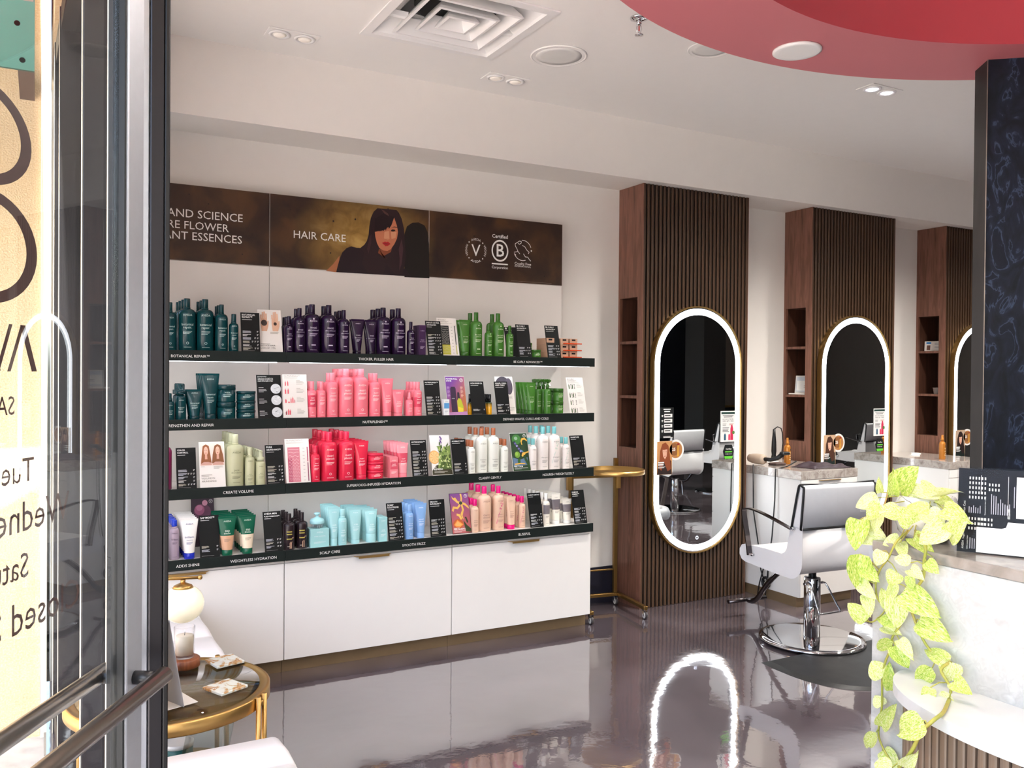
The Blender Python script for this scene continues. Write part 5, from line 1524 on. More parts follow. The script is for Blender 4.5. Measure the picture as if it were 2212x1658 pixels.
def a_women(pm, F, w, h):
    pm.asp = w / h
    Pg(pm, F, '#e6d3c8', [(.02, .48), (.98, .48), (.98, .985), (.02, .985)])
    for cx, hair, wd in ((.27, '#8f5530', .17), (.73, '#84512f', .20)):
        Pg(pm, F, '#c99a8c', [(cx - .22, .49), (cx + .22, .49), (cx + .17, .62), (cx - .17, .62)])
        Pg(pm, F, hair, [(cx - wd - .04, .52), (cx - wd, .72), (cx - .12, .91), (cx, .945), (cx + .12, .91), (cx + wd, .72), (cx + wd + .04, .54), (cx + .08, .56), (cx - .10, .56)])
        El(pm, F, '#e0af98', cx, .80, .085, .095, 16)
        Pg(pm, F, '#d49f88', [(cx - .05, .62), (cx + .05, .62), (cx + .04, .73), (cx - .04, .73)])
        El(pm, F, '#a8574a', cx, .755, .026, .009, 8)
        for q in (-1, 1):
            El(pm, F, '#4a3328', cx + q * .035, .815, .014, .006, 8)
    Br(pm, F, .05, .455, [.15], .02, .008, '#9a948c')
    Br(pm, F, .55, .455, [.35, .38, .22], .022, .007, '#a39d95')
    Br(pm, F, .06, .27, [.42, .3], .025, .010, '#8b857c')
    T(pm, F, 'VOLUME IN', .06, .185, .52, '#6b655d', bold=0)
    T(pm, F, 'ABUNDANCE', .06, .125, .58, '#6b655d', bold=0)

def a_pinkchart(pm, F, w, h):
    pm.asp = w / h
    T(pm, F, 'NUTRIPLENISH™', .06, .945, .68, '#9a948c', bold=0)
    Br(pm, F, .06, .915, [.7, .6], .016, .006, '#b9b3aa')
    Pg(pm, F, '#cf7f8c', [(.10, .03), (.60, .03), (.60, .81), (.10, .81)])
    Pg(pm, F, '#b95a70', [(.10, .03), (.28, .03), (.28, .56), (.10, .56)])
    pm.k += 1
    wavelines(pm, F, .14, .56, [.76, .69, .61, .53, .455, .385, .32, .245, .165, .09], '#f4dfe0', 1)
    Pg(pm, F, '#b2486a', [(.90, .48), (.94, .48), (.94, .81), (.90, .81)])
    Pg(pm, F, '#8e4a62', [(.90, .04), (.94, .04), (.94, .46), (.90, .46)])
    for i in range(10):
        Br(pm, F, .72, .78 - i * .08, [.08], .02, .008, '#9c8f8f')

def a_rosemary(pm, F, w, h):
    pm.asp = w / h
    rnd = random.Random(5)
    Pg(pm, F, '#e8e6e2', [(.01, .01), (.99, .01), (.99, .99), (.01, .99)])
    Pg(pm, F, '#3a3620', [(.01, .01), (.99, .01), (.99, .12), (.6, .30), (.2, .24), (.01, .12)])
    El(pm, F, '#e8b06a', .16, .45, .28, .17)
    El(pm, F, '#f2c98a', .16, .45, .23, .14)
    for i in range(8):
        a = i * .785
        Pg(pm, F, '#d99a50', [(.16, .45), (.16 + .2 * math.cos(a), .45 + .12 * math.sin(a)), (.16 + .2 * math.cos(a + .12), .45 + .12 * math.sin(a + .12))])
    Pg(pm, F, '#7f9650', [(.30, .16), (.99, .16), (.99, .74), (.66, .66), (.40, .52)])
    Pg(pm, F, '#4c6128', [(.36, .14), (.99, .14), (.99, .50), (.60, .48)])
    for i in range(78):
        cx, cy = .28 + .58 * rnd.random(), .18 + .56 * rnd.random()
        a = rnd.uniform(-1.2, 2.2)
        l, t = rnd.uniform(.10, .20), .024
        dx, dy = math.cos(a) * l, math.sin(a) * l * .6
        Pg(pm, F, rnd.choice(['#55702c', '#7d9a45', '#38501f', '#a9bd6b', '#c4d08e']), [(cx, cy), (cx + dx * .5 - dy * .25, cy + dy * .5 + t), (cx + dx, cy + dy), (cx + dx * .5 + dy * .25, cy + dy * .5 - t)])
        pm.k -= 1 if i % 4 else 0
    for i in range(10):
        El(pm, F, rnd.choice(['#7a4f9a', '#9a78b8', '#5c3a7c']), .54 + rnd.uniform(-.05, .05), .80 + i * .017, .03, .018, 8)
    Vring(pm, F, .84, .91, .075)
    pm.k += 2
    T(pm, F, 'HIT', .08, .18, .13, bold=.015)
    T(pm, F, 'REFRESH', .08, .125, .42, bold=.015)
    Br(pm, F, .08, .08, [.66, .5], .022, .008, '#d8d4c8')

def a_calm(pm, F, w, h):
    pm.asp = w / h
    Pg(pm, F, '#1f3d1f', [(.01, .01), (.99, .01), (.99, .99), (.01, .99)])
    El(pm, F, '#3f7a35', .36, .83, .26, .13)
    El(pm, F, '#8fb08f', .33, .86, .10, .045)
    Pg(pm, F, '#5d7796', [(.05, .36), (.45, .30), (.9, .36), (.9, .16), (.05, .12)])
    for i in range(9):
        El(pm, F, ('#2b2c46', '#6a62a0', '#3b3c66', '#9a93c8')[i % 4], .22 + i * .045, .76 - i * .035, .06, .028, 8)
    Pg(pm, F, '#5a8fb0', [(.48, .56), (.62, .50), (.72, .49), (.60, .55)])
    El(pm, F, '#6f9a34', .32, .43, .15, .085)
    El(pm, F, '#8fb848', .28, .45, .08, .05)
    El(pm, F, '#2c5a24', .38, .26, .08, .07)
    for pts in ([(.62, .68), (.58, .78), (.66, .86), (.84, .87), (.97, .80), (.95, .77), (.82, .82), (.70, .81), (.64, .75), (.67, .69)],
                [(.55, .40), (.62, .48), (.80, .49), (.99, .52), (.99, .48), (.80, .455), (.72, .40), (.60, .37)],
                [(.10, .20), (.45, .215), (.72, .20), (.72, .175), (.45, .185), (.12, .17)]):
        Pg(pm, F, '#e2b048', pts)
    Pg(pm, F, '#24481f', [(.66, .42), (.74, .42), (.99, .14), (.99, .02), (.86, .12), (.70, .30)])
    Vring(pm, F, .83, .92, .085)
    Br(pm, F, .07, .155, [.3], .02, .009, '#c8d0c8')
    T(pm, F, 'FEEL CALM', .07, .105, .48, bold=.015)
    Br(pm, F, .07, .075, [.78, .40], .024, .009, '#c0c4c0')

def a_bud(pm, F, w, h):
    pm.asp = w / h
    Pg(pm, F, '#3a2234', [(.01, .01), (.99, .01), (.99, .99), (.01, .99)])
    El(pm, F, '#6b3a54', .48, .72, .38, .16)
    El(pm, F, '#a85a7c', .36, .76, .22, .11)
    El(pm, F, '#d493ac', .60, .90, .12, .06)
    El(pm, F, '#c4799a', .36, .80, .14, .06)
    Vring(pm, F, .86, .93, .085)

def a_bliss(pm, F, w, h):
    pm.asp = w / h
    pm.k += 1
    pm.add([F(0.01, .01), F(.99, .01), F(.99, .99), F(0.01, .99)], [(0, 1, 2, 3)], grad_mat('purple_peach_print', '#7a3f86', '#b25a5c', (0, 0, h), (0, 0, h * .3)))
    Y_ = '#e3b45a'
    for pts in ([(.10, .94), (.20, .88), (.30, .90), (.42, .80), (.55, .78), (.50, .72), (.36, .76), (.24, .82), (.14, .86)],
                [(.55, .98), (.64, .98), (.66, .86), (.62, .78), (.56, .80), (.58, .88)],
                [(.62, .78), (.80, .74), (.95, .66), (.98, .60), (.90, .62), (.78, .68), (.62, .72)],
                [(.50, .74), (.36, .66), (.14, .68), (.06, .58), (.14, .54), (.20, .62), (.38, .60), (.54, .68)],
                [(.56, .72), (.60, .58), (.50, .48), (.56, .38), (.64, .34), (.60, .44), (.70, .58), (.64, .72)],
                [(.30, .50), (.48, .47), (.56, .36), (.48, .33), (.40, .42), (.28, .45)]):
        Pg(pm, F, Y_, pts)
        pm.k -= 0
    El(pm, F, '#2c3b22', .56, .75, .09, .04)
    El(pm, F, '#b85a2a', .34, .24, .27, .12)
    Pg(pm, F, '#e8893a', [(.10, .22), (.30, .34), (.60, .22), (.42, .16), (.22, .17)])
    Pg(pm, F, '#f0a860', [(.16, .22), (.30, .31), (.52, .22), (.40, .18), (.24, .19)])
    for pts in ([(.62, .32), (.78, .20), (.98, .10), (.98, .02), (.70, .04), (.66, .16)], [(.70, .40), (.78, .40), (.86, .28), (.80, .24)]):
        Pg(pm, F, '#2f3d1c', pts)
    Vring(pm, F, .84, .92, .085)
    Br(pm, F, .08, .135, [.3], .02, .009, '#e8d8d0')
    T(pm, F, 'FEEL BLISSFUL', .08, .09, .62, bold=.015)
    Br(pm, F, .08, .06, [.6, .40], .024, .009, '#dcc8c4')

LK, LP = math.atan2(.048, .196), math.atan2(.057, .222)
HK, HP = 0.203, 0.229
card(1, .885, .978, 4.432, HK, LK * .7, 'black price card between teal bottles and hands poster, top shelf', price(['BOTANICAL', 'REPAIR™'], 6))
card(1, .976, 1.095, 4.448, HP, LP, 'white poster card showing two open hands, top shelf', a_hands, M_CARDW, 'poster card', 'poster_card')
card(1, 1.894, 1.986, 4.432, HK, LK, 'black price card beside the purple carton, top shelf', price(['INVATI ULTRA', 'ADVANCED'], 7))
card(1, 1.972, 2.094, 4.448, HP - .004, LP, 'white curl chart card with olive block, top shelf', a_curlchart, M_CARDW, 'poster card', 'poster_card')
card(1, 2.471, 2.561, 4.432, HK, LK, 'black price card left of the green jars, top shelf', price(['BE CURLY', 'ADVANCED™'], 3))
card(1, 2.671, 2.764, 4.432, HK, LK, 'black price card in front of tan cartons, top shelf', price(['BE CURLY', 'ADVANCED™'], 4))
card(1, 2.440, 2.520, 4.52, .19, LK, 'plain dark card behind small green bottle, top shelf', price([' .'], 0))
card(2, .970, 1.094, 4.436, HP, LP, 'black card with three grey discs, second shelf', a_circles, None, 'poster card', 'poster_card')
card(2, 1.098, 1.224, 4.436, HP, LP * .7, 'white card with pink bottle icons, second shelf', a_nutriwhite, M_CARDW, 'poster card', 'poster_card')
card(2, 1.888, 1.981, 4.434, HK, LK, 'black price card right of pink bottles, second shelf', price(['NUTRIPLENISH™'], 6))
card(2, 2.026, 2.147, 4.446, HP, LP, 'purple and orange poster card with two bottles, second shelf', a_power, M_CARDW, 'poster card', 'poster_card')
card(2, 2.171, 2.261, 4.434, HK - .004, LK, 'black price card left of amber bottles, second shelf', price(['HIGH-SHINE OIL'], 1, y0=.17))
card(2, 2.331, 2.419, 4.434, HK - .004, LK, 'black price card right of amber bottles, second shelf', price(['WAVES, CURLS', 'AND COILS'], 3))
card(2, 2.362, 2.482, 4.478, HP, LP, 'white poster card with dark curl, behind black card, second shelf', a_curlposter, M_CARDW, 'poster card', 'poster_card')
card(2, 2.836, 2.958, 4.440, HP - .002, LP, 'white card with green icons at right end, second shelf', a_curlywhite, M_CARDW, 'poster card', 'poster_card')
card(3, .584, .676, 4.430, HK, LK, 'black price card right of magenta bottle, third shelf', price(['COLOR', 'CONTROL'], 5))
card(3, .692, .813, 4.434, HP, LP, 'poster card of two long haired women, third shelf', a_women, M_CARDW, 'poster card', 'poster_card')
card(3, 1.012, 1.105, 4.430, HK, LK, 'black price card right of sage pump bottles, third shelf', price(['PURE', 'ABUNDANCE™'], 5))
card(3, 1.113, 1.239, 4.432, HP + .002, LP * .9, 'white card with pink curl chart, third shelf', a_pinkchart, M_CARDW, 'poster card', 'poster_card')
card(3, 1.807, 1.901, 4.432, HK + .002, LK * .9, 'black price card right of two-tone pink tubes, third shelf', price(['NUTRIPLENISH™'], 8))
card(3, 1.935, 2.058, 4.452, HP, LP, 'poster card of rosemary and orange slice, third shelf', a_rosemary, M_CARDW, 'poster card', 'poster_card')
card(3, 2.059, 2.150, 4.438, HK, LK, 'black price card left of copper-capped bottles, third shelf', price(['ROSEMARY MINT'], 3))
card(3, 2.445, 2.562, 4.440, HP, LP, 'dark green olive poster card, third shelf', a_calm, M_CARDW, 'poster card', 'poster_card')
card(3, 2.860, 2.958, 4.438, HK, LK, 'black price card at the right end, third shelf', price(['SHAMPURE'], 3))
card(4, .500, .548, 4.440, .19, LK * .6, 'black card edge beside the door frame, bottom shelf', price(['.'], 0))
card(4, .700, .815, 4.735, .250, LP * .8, 'dark plum flower poster behind white tubes, bottom shelf', a_bud, M_CARDK, 'poster card', 'poster_card')
card(4, .694, .788, 4.437, HK + .002, LK, 'black price card right of white blue-capped tubes, bottom shelf', price(['SAP MOSS™'], 2, y0=.26))
card(4, 1.006, 1.098, 4.430, HK + .004, LK * 1.3, 'black price card left of dark brown bottles, bottom shelf', price(['AVEDA MEN', 'PURE-FORMANCE™'], 3))
card(4, 1.670, 1.762, 4.432, HK + .003, LK, 'black price card right of mint products, bottom shelf', price(['SCALP', 'SOLUTIONS'], 7))
card(4, 1.923, 2.018, 4.445, HK + .003, LK * .7, 'black price card right of sky blue tubes, bottom shelf', price(['SMOOTH', 'INFUSION™'], 5))
card(4, 2.070, 2.190, 4.470, HP + .002, LP, 'purple and yellow petal poster card, bottom shelf', a_bliss, M_CARDK, 'poster card', 'poster_card')
card(4, 2.573, 2.664, 4.454, HK + .003, LK, 'black price card right of peach bottles, bottom shelf', price(['CHERRY ALMOND'], 4))
card(4, 2.882, 2.975, 4.450, HK + .003, LK, 'black price card at the right end, bottom shelf', price(['DAMAGE', 'REMEDY™'], 5))

# ------------------------------------------------------------------ styling columns with slats, niches and lit mirrors
CW, CYF = 0.935, 4.612
COLX = [3.505, 5.080, 6.655]
CNAME = ['nearest', 'second', 'third']
slat_me = MB().rbox(0, 0.0185, CYF - 0.0005, CYF + 0.0125, 0.0005, 2.829, 0.002).mesh('slat', M_SLAT)
def column(x, label, name='styling_column'):
    c = thing(name, label, 'column', (x, 0, 0), 0, 'walnut slatted styling columns')
    nz0, nz1, ny0, ny1 = 1.068, 2.080, 4.668, 4.862
    pt = 0.018
    mb = MB()
    mb.box(0, pt, CYF, YB - 0.001, 0, nz0); mb.box(0, pt, CYF, YB - 0.001, nz1, 2.829)
    mb.box(0, pt, CYF, ny0, nz0, nz1); mb.box(0, pt, ny1, YB - 0.001, nz0, nz1)
    mb.obj('side_panel', M_WALNUT, c)
    MB().box(CW - pt, CW, CYF, YB - 0.001, 0, 2.829).obj('side_panel', M_WALNUT, c)
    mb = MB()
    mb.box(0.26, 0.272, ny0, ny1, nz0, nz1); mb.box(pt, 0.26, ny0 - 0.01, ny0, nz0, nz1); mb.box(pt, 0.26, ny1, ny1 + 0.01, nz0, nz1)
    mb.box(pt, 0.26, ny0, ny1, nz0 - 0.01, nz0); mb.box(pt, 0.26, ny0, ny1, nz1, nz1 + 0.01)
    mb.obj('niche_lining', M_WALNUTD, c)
    for z in (1.410, 1.777):
        MB().box(0.002, 0.259, ny0 + 0.0005, ny1 - 0.0005, z - 0.009, z + 0.009).obj('niche_shelf', M_WALNUT, c)
    MB().box(pt, CW - pt, CYF + 0.013, CYF + 0.025, 0, 2.829).obj('slat_backing', M_FELT, c)
    n = 28
    for k in range(n):
        link('slat', slat_me, c, (0.003 + k * (CW - 0.0245) / (n - 1), 0, 0))
    return c

def stadium(w, h, n=28):
    r = w / 2
    pts = []
    for i in range(n + 1):
        a = math.pi * i / n
        pts.append((r * math.cos(a), (h / 2 - r) + r * math.sin(a)))
    for i in range(n + 1):
        a = math.pi + math.pi * i / n
        pts.append((r * math.cos(a), -(h / 2 - r) + r * math.sin(a)))
    return pts

def stad_ring(mb, w0, h0, y0, w1, h1, y1, smooth=False):
    p, q = stadium(w0, h0), stadium(w1, h1)
    n = len(p)
    mb.add([(a, y0, b) for a, b in p] + [(a, y1, b) for a, b in q], [(i, (i + 1) % n, n + (i + 1) % n, n + i) for i in range(n)], None, smooth)

MW, MH, MZ = 0.785, 1.690, 1.187
M_BAND = glow('mirror_led_band', '#f3f8ff', 4.5)
def mirror(x, label, y=None, rz=0.0):
    y = CYF - 0.002 if y is None else y
    m = thing('lit_mirror', label, 'mirror', (x, y, MZ), rz, 'stadium shaped lit mirrors')
    mb = MB()
    stad_ring(mb, MW, MH, 0.0, MW, MH, -0.040); stad_ring(mb, MW, MH, -0.040, MW - 0.018, MH - 0.018, -0.040); stad_ring(mb, MW - 0.018, MH - 0.018, -0.040, MW - 0.018, MH - 0.018, -0.034)
    mb.obj('frame', M_GOLD, m)
    mb = MB()
    stad_ring(mb, MW - 0.019, MH - 0.019, -0.0345, MW - 0.032, MH - 0.032, -0.0345)
    mb.obj('outer_glass_edge', M_MIRROR, m)
    mb = MB()
    stad_ring(mb, MW - 0.033, MH - 0.033, -0.0345, MW - 0.118, MH - 0.118, -0.0345)
    mb.obj('led_band', M_BAND, m)
    p = stadium(MW - 0.119, MH - 0.119)
    MB().add([(a, -0.0345, b) for a, b in p], [list(range(len(p)))]).obj('mirror_glass', M_MIRROR, m)
    p = stadium(MW - 0.002, MH - 0.002)
    MB().add([(a, -0.002, b) for a, b in p], [list(range(len(p)))]).obj('back_plate', M_BLACK, m)
    mb = MB()
    ringp(mb, lambda a, b: (a, -0.0352, b), 0.0, -MH / 2 + 0.105, 0.008, 0.012, glow('touch_ring', '#dfe8ff', 2.0), 20)
    mb.obj('touch_switch', None, m)
    return m

for x, nm in zip(COLX, CNAME):
    column(x, 'walnut column with vertical slats and side niches, %s from the shelves' % nm)
    mirror(x + CW / 2 - 0.012, 'tall rounded mirror with glowing border on the %s slatted column' % nm)

# stickers and cards on the mirror glass
MY = CYF - 0.0375
def decal(name, label, cat, cx, cz, art, poly, hexc, group):
    t = thing(name, label, cat, (cx, MY, cz), 0, group)
    MB().prism(poly, -0.0016, -0.0001, 'xz').obj('card', pmat('decal_' + hexc.lstrip('#'), hexc, 0.4), t)
    pm = MB(); pm.k = 0
    art(pm, lambda a, b: (a, -0.0020 - 0.0002 * pm.k, b))
    pm.obj('print', None, t)
def rect(w, h):
    return [(-w / 2, -h / 2), (w / 2, -h / 2), (w / 2, h / 2), (-w / 2, h / 2)]
def a_portrait(hair, dress, bg):
    def art(pm, F):
        q = lambda hx, pts: (setattr(pm, 'k', pm.k + 1), pm.add([F(a * .13, b * .225) for a, b in pts], [list(range(len(pts)))], ink(hx)))
        q(bg, [(-.48, -.49), (.48, -.49), (.48, .49), (-.48, .49)])
        q(dress, [(-.48, -.49), (.48, -.49), (.44, -.10), (.15, .02), (-.15, .02), (-.40, -.12)])
        q(hair, [(-.36, -.30), (-.30, .20), (-.16, .42), (.06, .46), (.24, .36), (.34, .10), (.42, -.34), (.20, -.40), (-.05, -.10), (-.20, -.38)])
        q('#dfae95', [(-.14, .22), (-.10, .05), (.02, -.04), (.13, .05), (.17, .24), (.10, .34), (-.08, .34)])
        q('#b5604f', [(-.04, .045), (.02, .035), (.07, .05), (.02, .07)])
        for sx in (-.06, .09):
            q('#3a2a22', [(sx - .03, .185), (sx, .175), (sx + .03, .185), (sx, .20)])
        q(hair, [(-.18, .30), (-.10, .24), (.16, .26), (.20, .36), (.05, .44), (-.10, .42)])
        pm.k += 1
        bars(pm, F, -.055, -.035, [.05, .046], .014, .009, M_INKW)
        bars(pm, F, -.055, -.060, [.06, .05], .006, .003, M_INKW)
    return art
def a_round(pm, F):
    disc(pm, F, 0, 0, .056, ink('#b07a48'), 28)
    pm.k += 1
    disc(pm, F, -.012, .004, .042, ink('#8a5a34'), 20)
    pm.k += 1
    pm.add([F(.012, -.045), F(.026, -.045), F(.024, .030), F(.014, .030)], [(0, 1, 2, 3)], ink('#d9a03c'))
    pm.add([F(.010, .030), F(.034, .034), (F(.028, .046)), F(.012, .044)], [(0, 1, 2, 3)], ink('#8c2a22'))
    pm.k += 1
    write(pm, '25', F, -.018, -.006, w=.028, mat=M_INKW, align='c', bold=.015)
def a_blackmenu(pm, F):
    bars(pm, F, -.03, .088, [.06], .01, .005, M_INKW)
    bars(pm, F, -.024, .072, [.048], .01, .007, M_INKW)
    for i in range(4):
        z = .036 - i * .034
        pm.add([F(-.024, z), F(.044, z), F(.044, z + .024), F(-.024, z + .024)], [(0, 1, 2, 3)], ink('#e4e4e2'))
        bars(pm, F, -.046, z + .012, [.014, .012], .008, .004, M_INKW)
    pm.k += 1
    for i in range(4):
        bars(pm, F, -.018, .046 - i * .034, [.046], .01, .006, M_INKK)
    bars(pm, F, -.03, -.092, [.06, .08], .008, .003, M_INKW)
def a_whitemenu(pm, F):
    pm.add([F(-.062, .086), F(.062, .086), F(.062, .100), F(-.062, .100)], [(0, 1, 2, 3)], ink('#14352f'))
    bars(pm, F, -.05, .074, [.1], .01, .004, ink('#6a6a66')); bars(pm, F, -.04, .064, [.08], .01, .004, M_INKK)
    write(pm, 'BUY ANY 2 TRAVEL', F, 0, .046, w=.10, mat=M_INKK, align='c')
    write(pm, 'SIZES, GET 1 FREE', F, 0, .032, w=.10, mat=M_INKK, align='c')
    bars(pm, F, -.05, .016, [.035, .03, .03], .007, .003, ink('#8a8a86')); bars(pm, F, .012, .016, [.04, .034], .007, .003, ink('#c07060'))
    bars(pm, F, -.05, -.012, [.06, .055, .05, .06], .009, .004, ink('#5c5c5a'))
    for x, w, h, c in ((-.036, .017, .046, '#24506a'), (.004, .016, .044, '#d83a5c'), (.022, .026, .105, '#c92e52')):
        pm.add([F(x, -.096), F(x + w, -.096), F(x + w, -.096 + h * .75), F(x + w * .7, -.096 + h), F(x + w * .3, -.096 + h), F(x, -.096 + h * .75)], [(0, 1, 2, 3, 4, 5)], ink(c))
    pm.k += 1
    disc(pm, F, .050, -.044, .012, ink('#4f7a3a'), 14)
def a_hex(pm, F):
    pm.add([F(-.034, -.052), F(.034, -.052), F(.040, -.034), F(-.040, -.034)], [(0, 1, 2, 3)], ink('#64c83c'))
    write(pm, 'Certified', F, 0, .012, w=.05, mat=M_INKW, align='c', bold=.01)
    bars(pm, F, -.032, -.008, [.064], .01, .009, ink('#64c83c'))
    write(pm, 'Professional', F, 0, -.022, w=.055, mat=M_INKW, align='c')
hexa = [(-.048, 0), (-.030, .045), (.030, .045), (.048, 0), (.034, -.054), (-.034, -.054)]
circ24 = [(.070 * math.cos(6.2832 * i / 28), .070 * math.sin(6.2832 * i / 28)) for i in range(28)]
looks = [('#8a4626', '#2c1c18', '#c8925e'), ('#4a2c1e', '#10201c', '#caa888'), ('#2a1c1a', '#14211e', '#b8a08a')]
words = ['long red haired woman', 'smiling short haired woman in black', 'dark haired person in black']
for k in range(3):
    mx_ = COLX[k] + CW / 2 - 0.012
    g_ = 'stickers on the lit mirrors'
    where = 'on %s mirror' % CNAME[k]
    decal('mirror_poster', 'small poster of a %s %s' % (words[k], where), 'poster', mx_ - .290, 1.005, a_portrait(*looks[k]), rect(.13, .225), '#d8b08a', g_)
    decal('round_sticker', 'round white rimmed sticker reading 25 %s' % where, 'sticker', mx_ - .195, 1.056, a_round, circ24, '#e6e4e0', g_)
    if k == 0:
        decal('black_menu_card', 'black card with four white entries %s' % where, 'card', mx_ - .272, 1.240, a_blackmenu, rect(.115, .205), '#17191a', g_)
    if k < 2:
        decal('white_offer_card', 'white offer card with red bottle picture %s' % where, 'card', mx_ + .268, 1.225 - .02, a_whitemenu, rect(.135, .215), '#e2e2e0', g_)
        decal('hexagon_sticker', 'black and green hexagon sticker %s' % where, 'sticker', mx_ + .276, 1.03, a_hex, hexa, '#15181a', g_)

# ------------------------------------------------------------------ vanities between the columns
VYF = 4.150
def vanity(x0, x1, label):
    v = thing('vanity_cabinet', label, 'vanity', (0, 0, 0), 0, 'white vanity cabinets between the columns')
    MB().rbox(x0 + 0.004, x1 - 0.004, VYF, YB - 0.016, 0.068, 0.862, 0.0015).obj('carcass', M_WHITE, v)
    MB().rbox(x0, x1, VYF - 0.014, YB - 0.001, 0.8625, 0.920, 0.0015).obj('stone_top', M_STONE, v)
    MB().box(x0 + 0.008, x1 - 0.008, VYF + 0.025, YB - 0.02, 0.0, 0.0675).obj('toe_kick', M_BRONZE, v)
    zs = [0.069, 0.300, 0.530, 0.678, 0.797, 0.861]
    for k in range(5):
        dr = MB().rbox(x0 + 0.006, x1 - 0.006, VYF - 0.0125, VYF - 0.0005, zs[k] + 0.002, zs[k + 1] - 0.002, 0.001).obj('drawer', M_WHITE, v)
        if k == 4:
            cx = (x0 + x1) / 2
            MB().prism([(cx - .11, VYF - .013), (cx - .09, VYF - .032), (cx + .09, VYF - .032), (cx + .11, VYF - .013)], .852, .8555, 'xy').obj('edge_pull', M_GOLD, dr)
    return v
vanity(4.478, 5.030, 'white drawer vanity with taupe stone top right of the nearest column')
vanity(6.050, 6.604, 'white drawer vanity with taupe stone top right of the second column')

M_AMB = pmat('amber_bottle', '#b9762e', 0.25, 0.25, var=0.12, vscale=60)
def amber(x, y, z, label):
    t = thing('spray_bottle', label, 'bottle', (x, y, z), 0.3, 'amber spray bottles on the vanities')
    MB().lathe([(0, 0), (.023, 0), (.024, .003), (.024, .118), (.020, .132), (.012, .140), (0, .140)], 22).obj('body', M_AMB, t)
    MB().lathe([(0, .1402), (.0125, .1402), (.0125, .160), (.009, .163), (.008, .186), (.006, .190), (0, .190)], 16).obj('spray_head', M_AMB, t)
    mb = MB()
    f = wrapfn(.0246, 0)
    disc(mb, f, 0, .105, .006, M_INKK, 12)
    for k in range(5):
        bars(mb, f, -.012 + .004 * (k % 2), .085 - k * .013, [.016], .01, .004, ink('#f0d9a8'))
    mb.obj('lettering', None, t)
amber(4.786, 4.555, .9203, 'amber spray bottle on stone top beside the second column')
amber(6.205, 4.310, .9203, 'amber spray bottle on the stone top beside the third column')
# curling iron upright in a holder, dryer, cables, cloth, small discs
t = thing('curling_iron', 'black curling iron standing on the first vanity', 'curling iron', (4.80, 4.70, .9203))
MB().lathe([(0, 0), (.036, 0), (.036, .006), (.030, .009), (0, .009)], 22).obj('stand_base', M_WHITE, t)
MB().lathe([(0, .0095), (.018, .0095), (.020, .03), (.015, .055), (.019, .08), (.017, .15), (.012, .20), (.009, .245), (0, .247)], 18).obj('handle', M_BLACK, t)
MB().tube([(0, 0, .245), (.03, -.005, .262), (.06, -.01, .250), (.075, -.01, .215), (.082, -.01, .14), (.10, .02, .05), (.09, .05, .006)], .004, 6).obj('cable', M_BLACK, t)
t = thing('hair_dryer', 'black hair dryer with beige barrel lying on the first vanity', 'hair dryer', (4.555, 4.520, .9203))
MB().lathe([(0, -.045), (.030, -.045), (.037, -.03), (.038, .03), (.034, .07), (.028, .10), (0, .10)], 20, (0, .075, .0405), axis='y').obj('barrel', pmat('beige_dryer', '#b7a491', .4), t)
mb = MB(); mb.tube([(.0, .04, .045), (.03, .0, .040), (.055, -.04, .055), (.07, -.075, .085)], .015, 10, rs=[.014, .015, .016, .019]); mb.obj('handle', M_BLACK, t)
MB().rbox(.045, .115, -.108, -.062, .080, .104, .008).obj('nozzle', M_BLACK, t)
t = tag(MB().rbox(4.62, 4.72, 4.50, 4.58, .9205, .936, .004).obj('phone_pouch', pmat('brown_pouch', '#5a4742', .5)), 'flat brown pouch lying under the hair dryer', 'pouch')
for k, (x, y, r) in enumerate(((4.74, 4.68, .034), (6.27, 4.60, .040), (6.36, 4.66, .036), (6.45, 4.72, .040))):
    o = MB().lathe([(0, 0), (r, 0), (r, .005), (r * .8, .006), (r * .78, .003), (0, .003)], 24, (x, y, .9203)).obj('drink_coaster', M_WHITE)
    tag(o, ('white round coaster beside the curling iron', 'left white round coaster on the second vanity', 'middle white round coaster on the second vanity', 'right white round coaster on the second vanity')[k], 'coaster', 'white coasters on the vanities')
mb = MB()
NX, NY = 22, 14
vs, fs = [], []
rnd = random.Random(3)
for jy in range(NY + 1):
    for ix in range(NX + 1):
        u, v_ = ix / NX, jy / NY
        x = 4.66 + .36 * u + .02 * math.sin(5 * v_)
        y = 4.19 + .19 * v_ + .02 * math.sin(6 * u)
        edge = min(u, 1 - u, v_, 1 - v_) * 4
        z = .9215 + max(0, (.014 + .010 * math.sin(17 * u + 5 * v_) + .008 * math.sin(11 * v_ - 9 * u))) * min(1, edge) + .035 * math.exp(-((u - .38) ** 2 / .012 + (v_ - .72) ** 2 / .02))
        vs.append((x, y, z))
for jy in range(NY):
    for ix in range(NX):
        a = jy * (NX + 1) + ix
        fs.append((a, a + 1, a + NX + 2, a + NX + 1))
mb.add(vs, fs, None, True)
cl = mb.obj('salon_cape', pmat('dark_plum_cloth', '#33242b', .55, var=.15))
md = cl.modifiers.new('thickness', 'SOLIDIFY'); md.thickness = .002; md.offset = 1
tag(cl, 'crumpled dark plum salon cape on the first vanity top', 'cape')
t = thing('power_cables', 'black power cables hanging beside the first vanity to the floor', 'cable', (0, 0, 0))
MB().tube([(4.655, 4.345, .965), (4.585, 4.36, .93), (4.470, 4.36, .915), (4.466, 4.36, .70), (4.455, 4.37, .45), (4.452, 4.40, .25), (4.458, 4.42, .10), (4.465, 4.44, .006)], .0045, 8).obj('dryer_cable', M_BLACK, t)
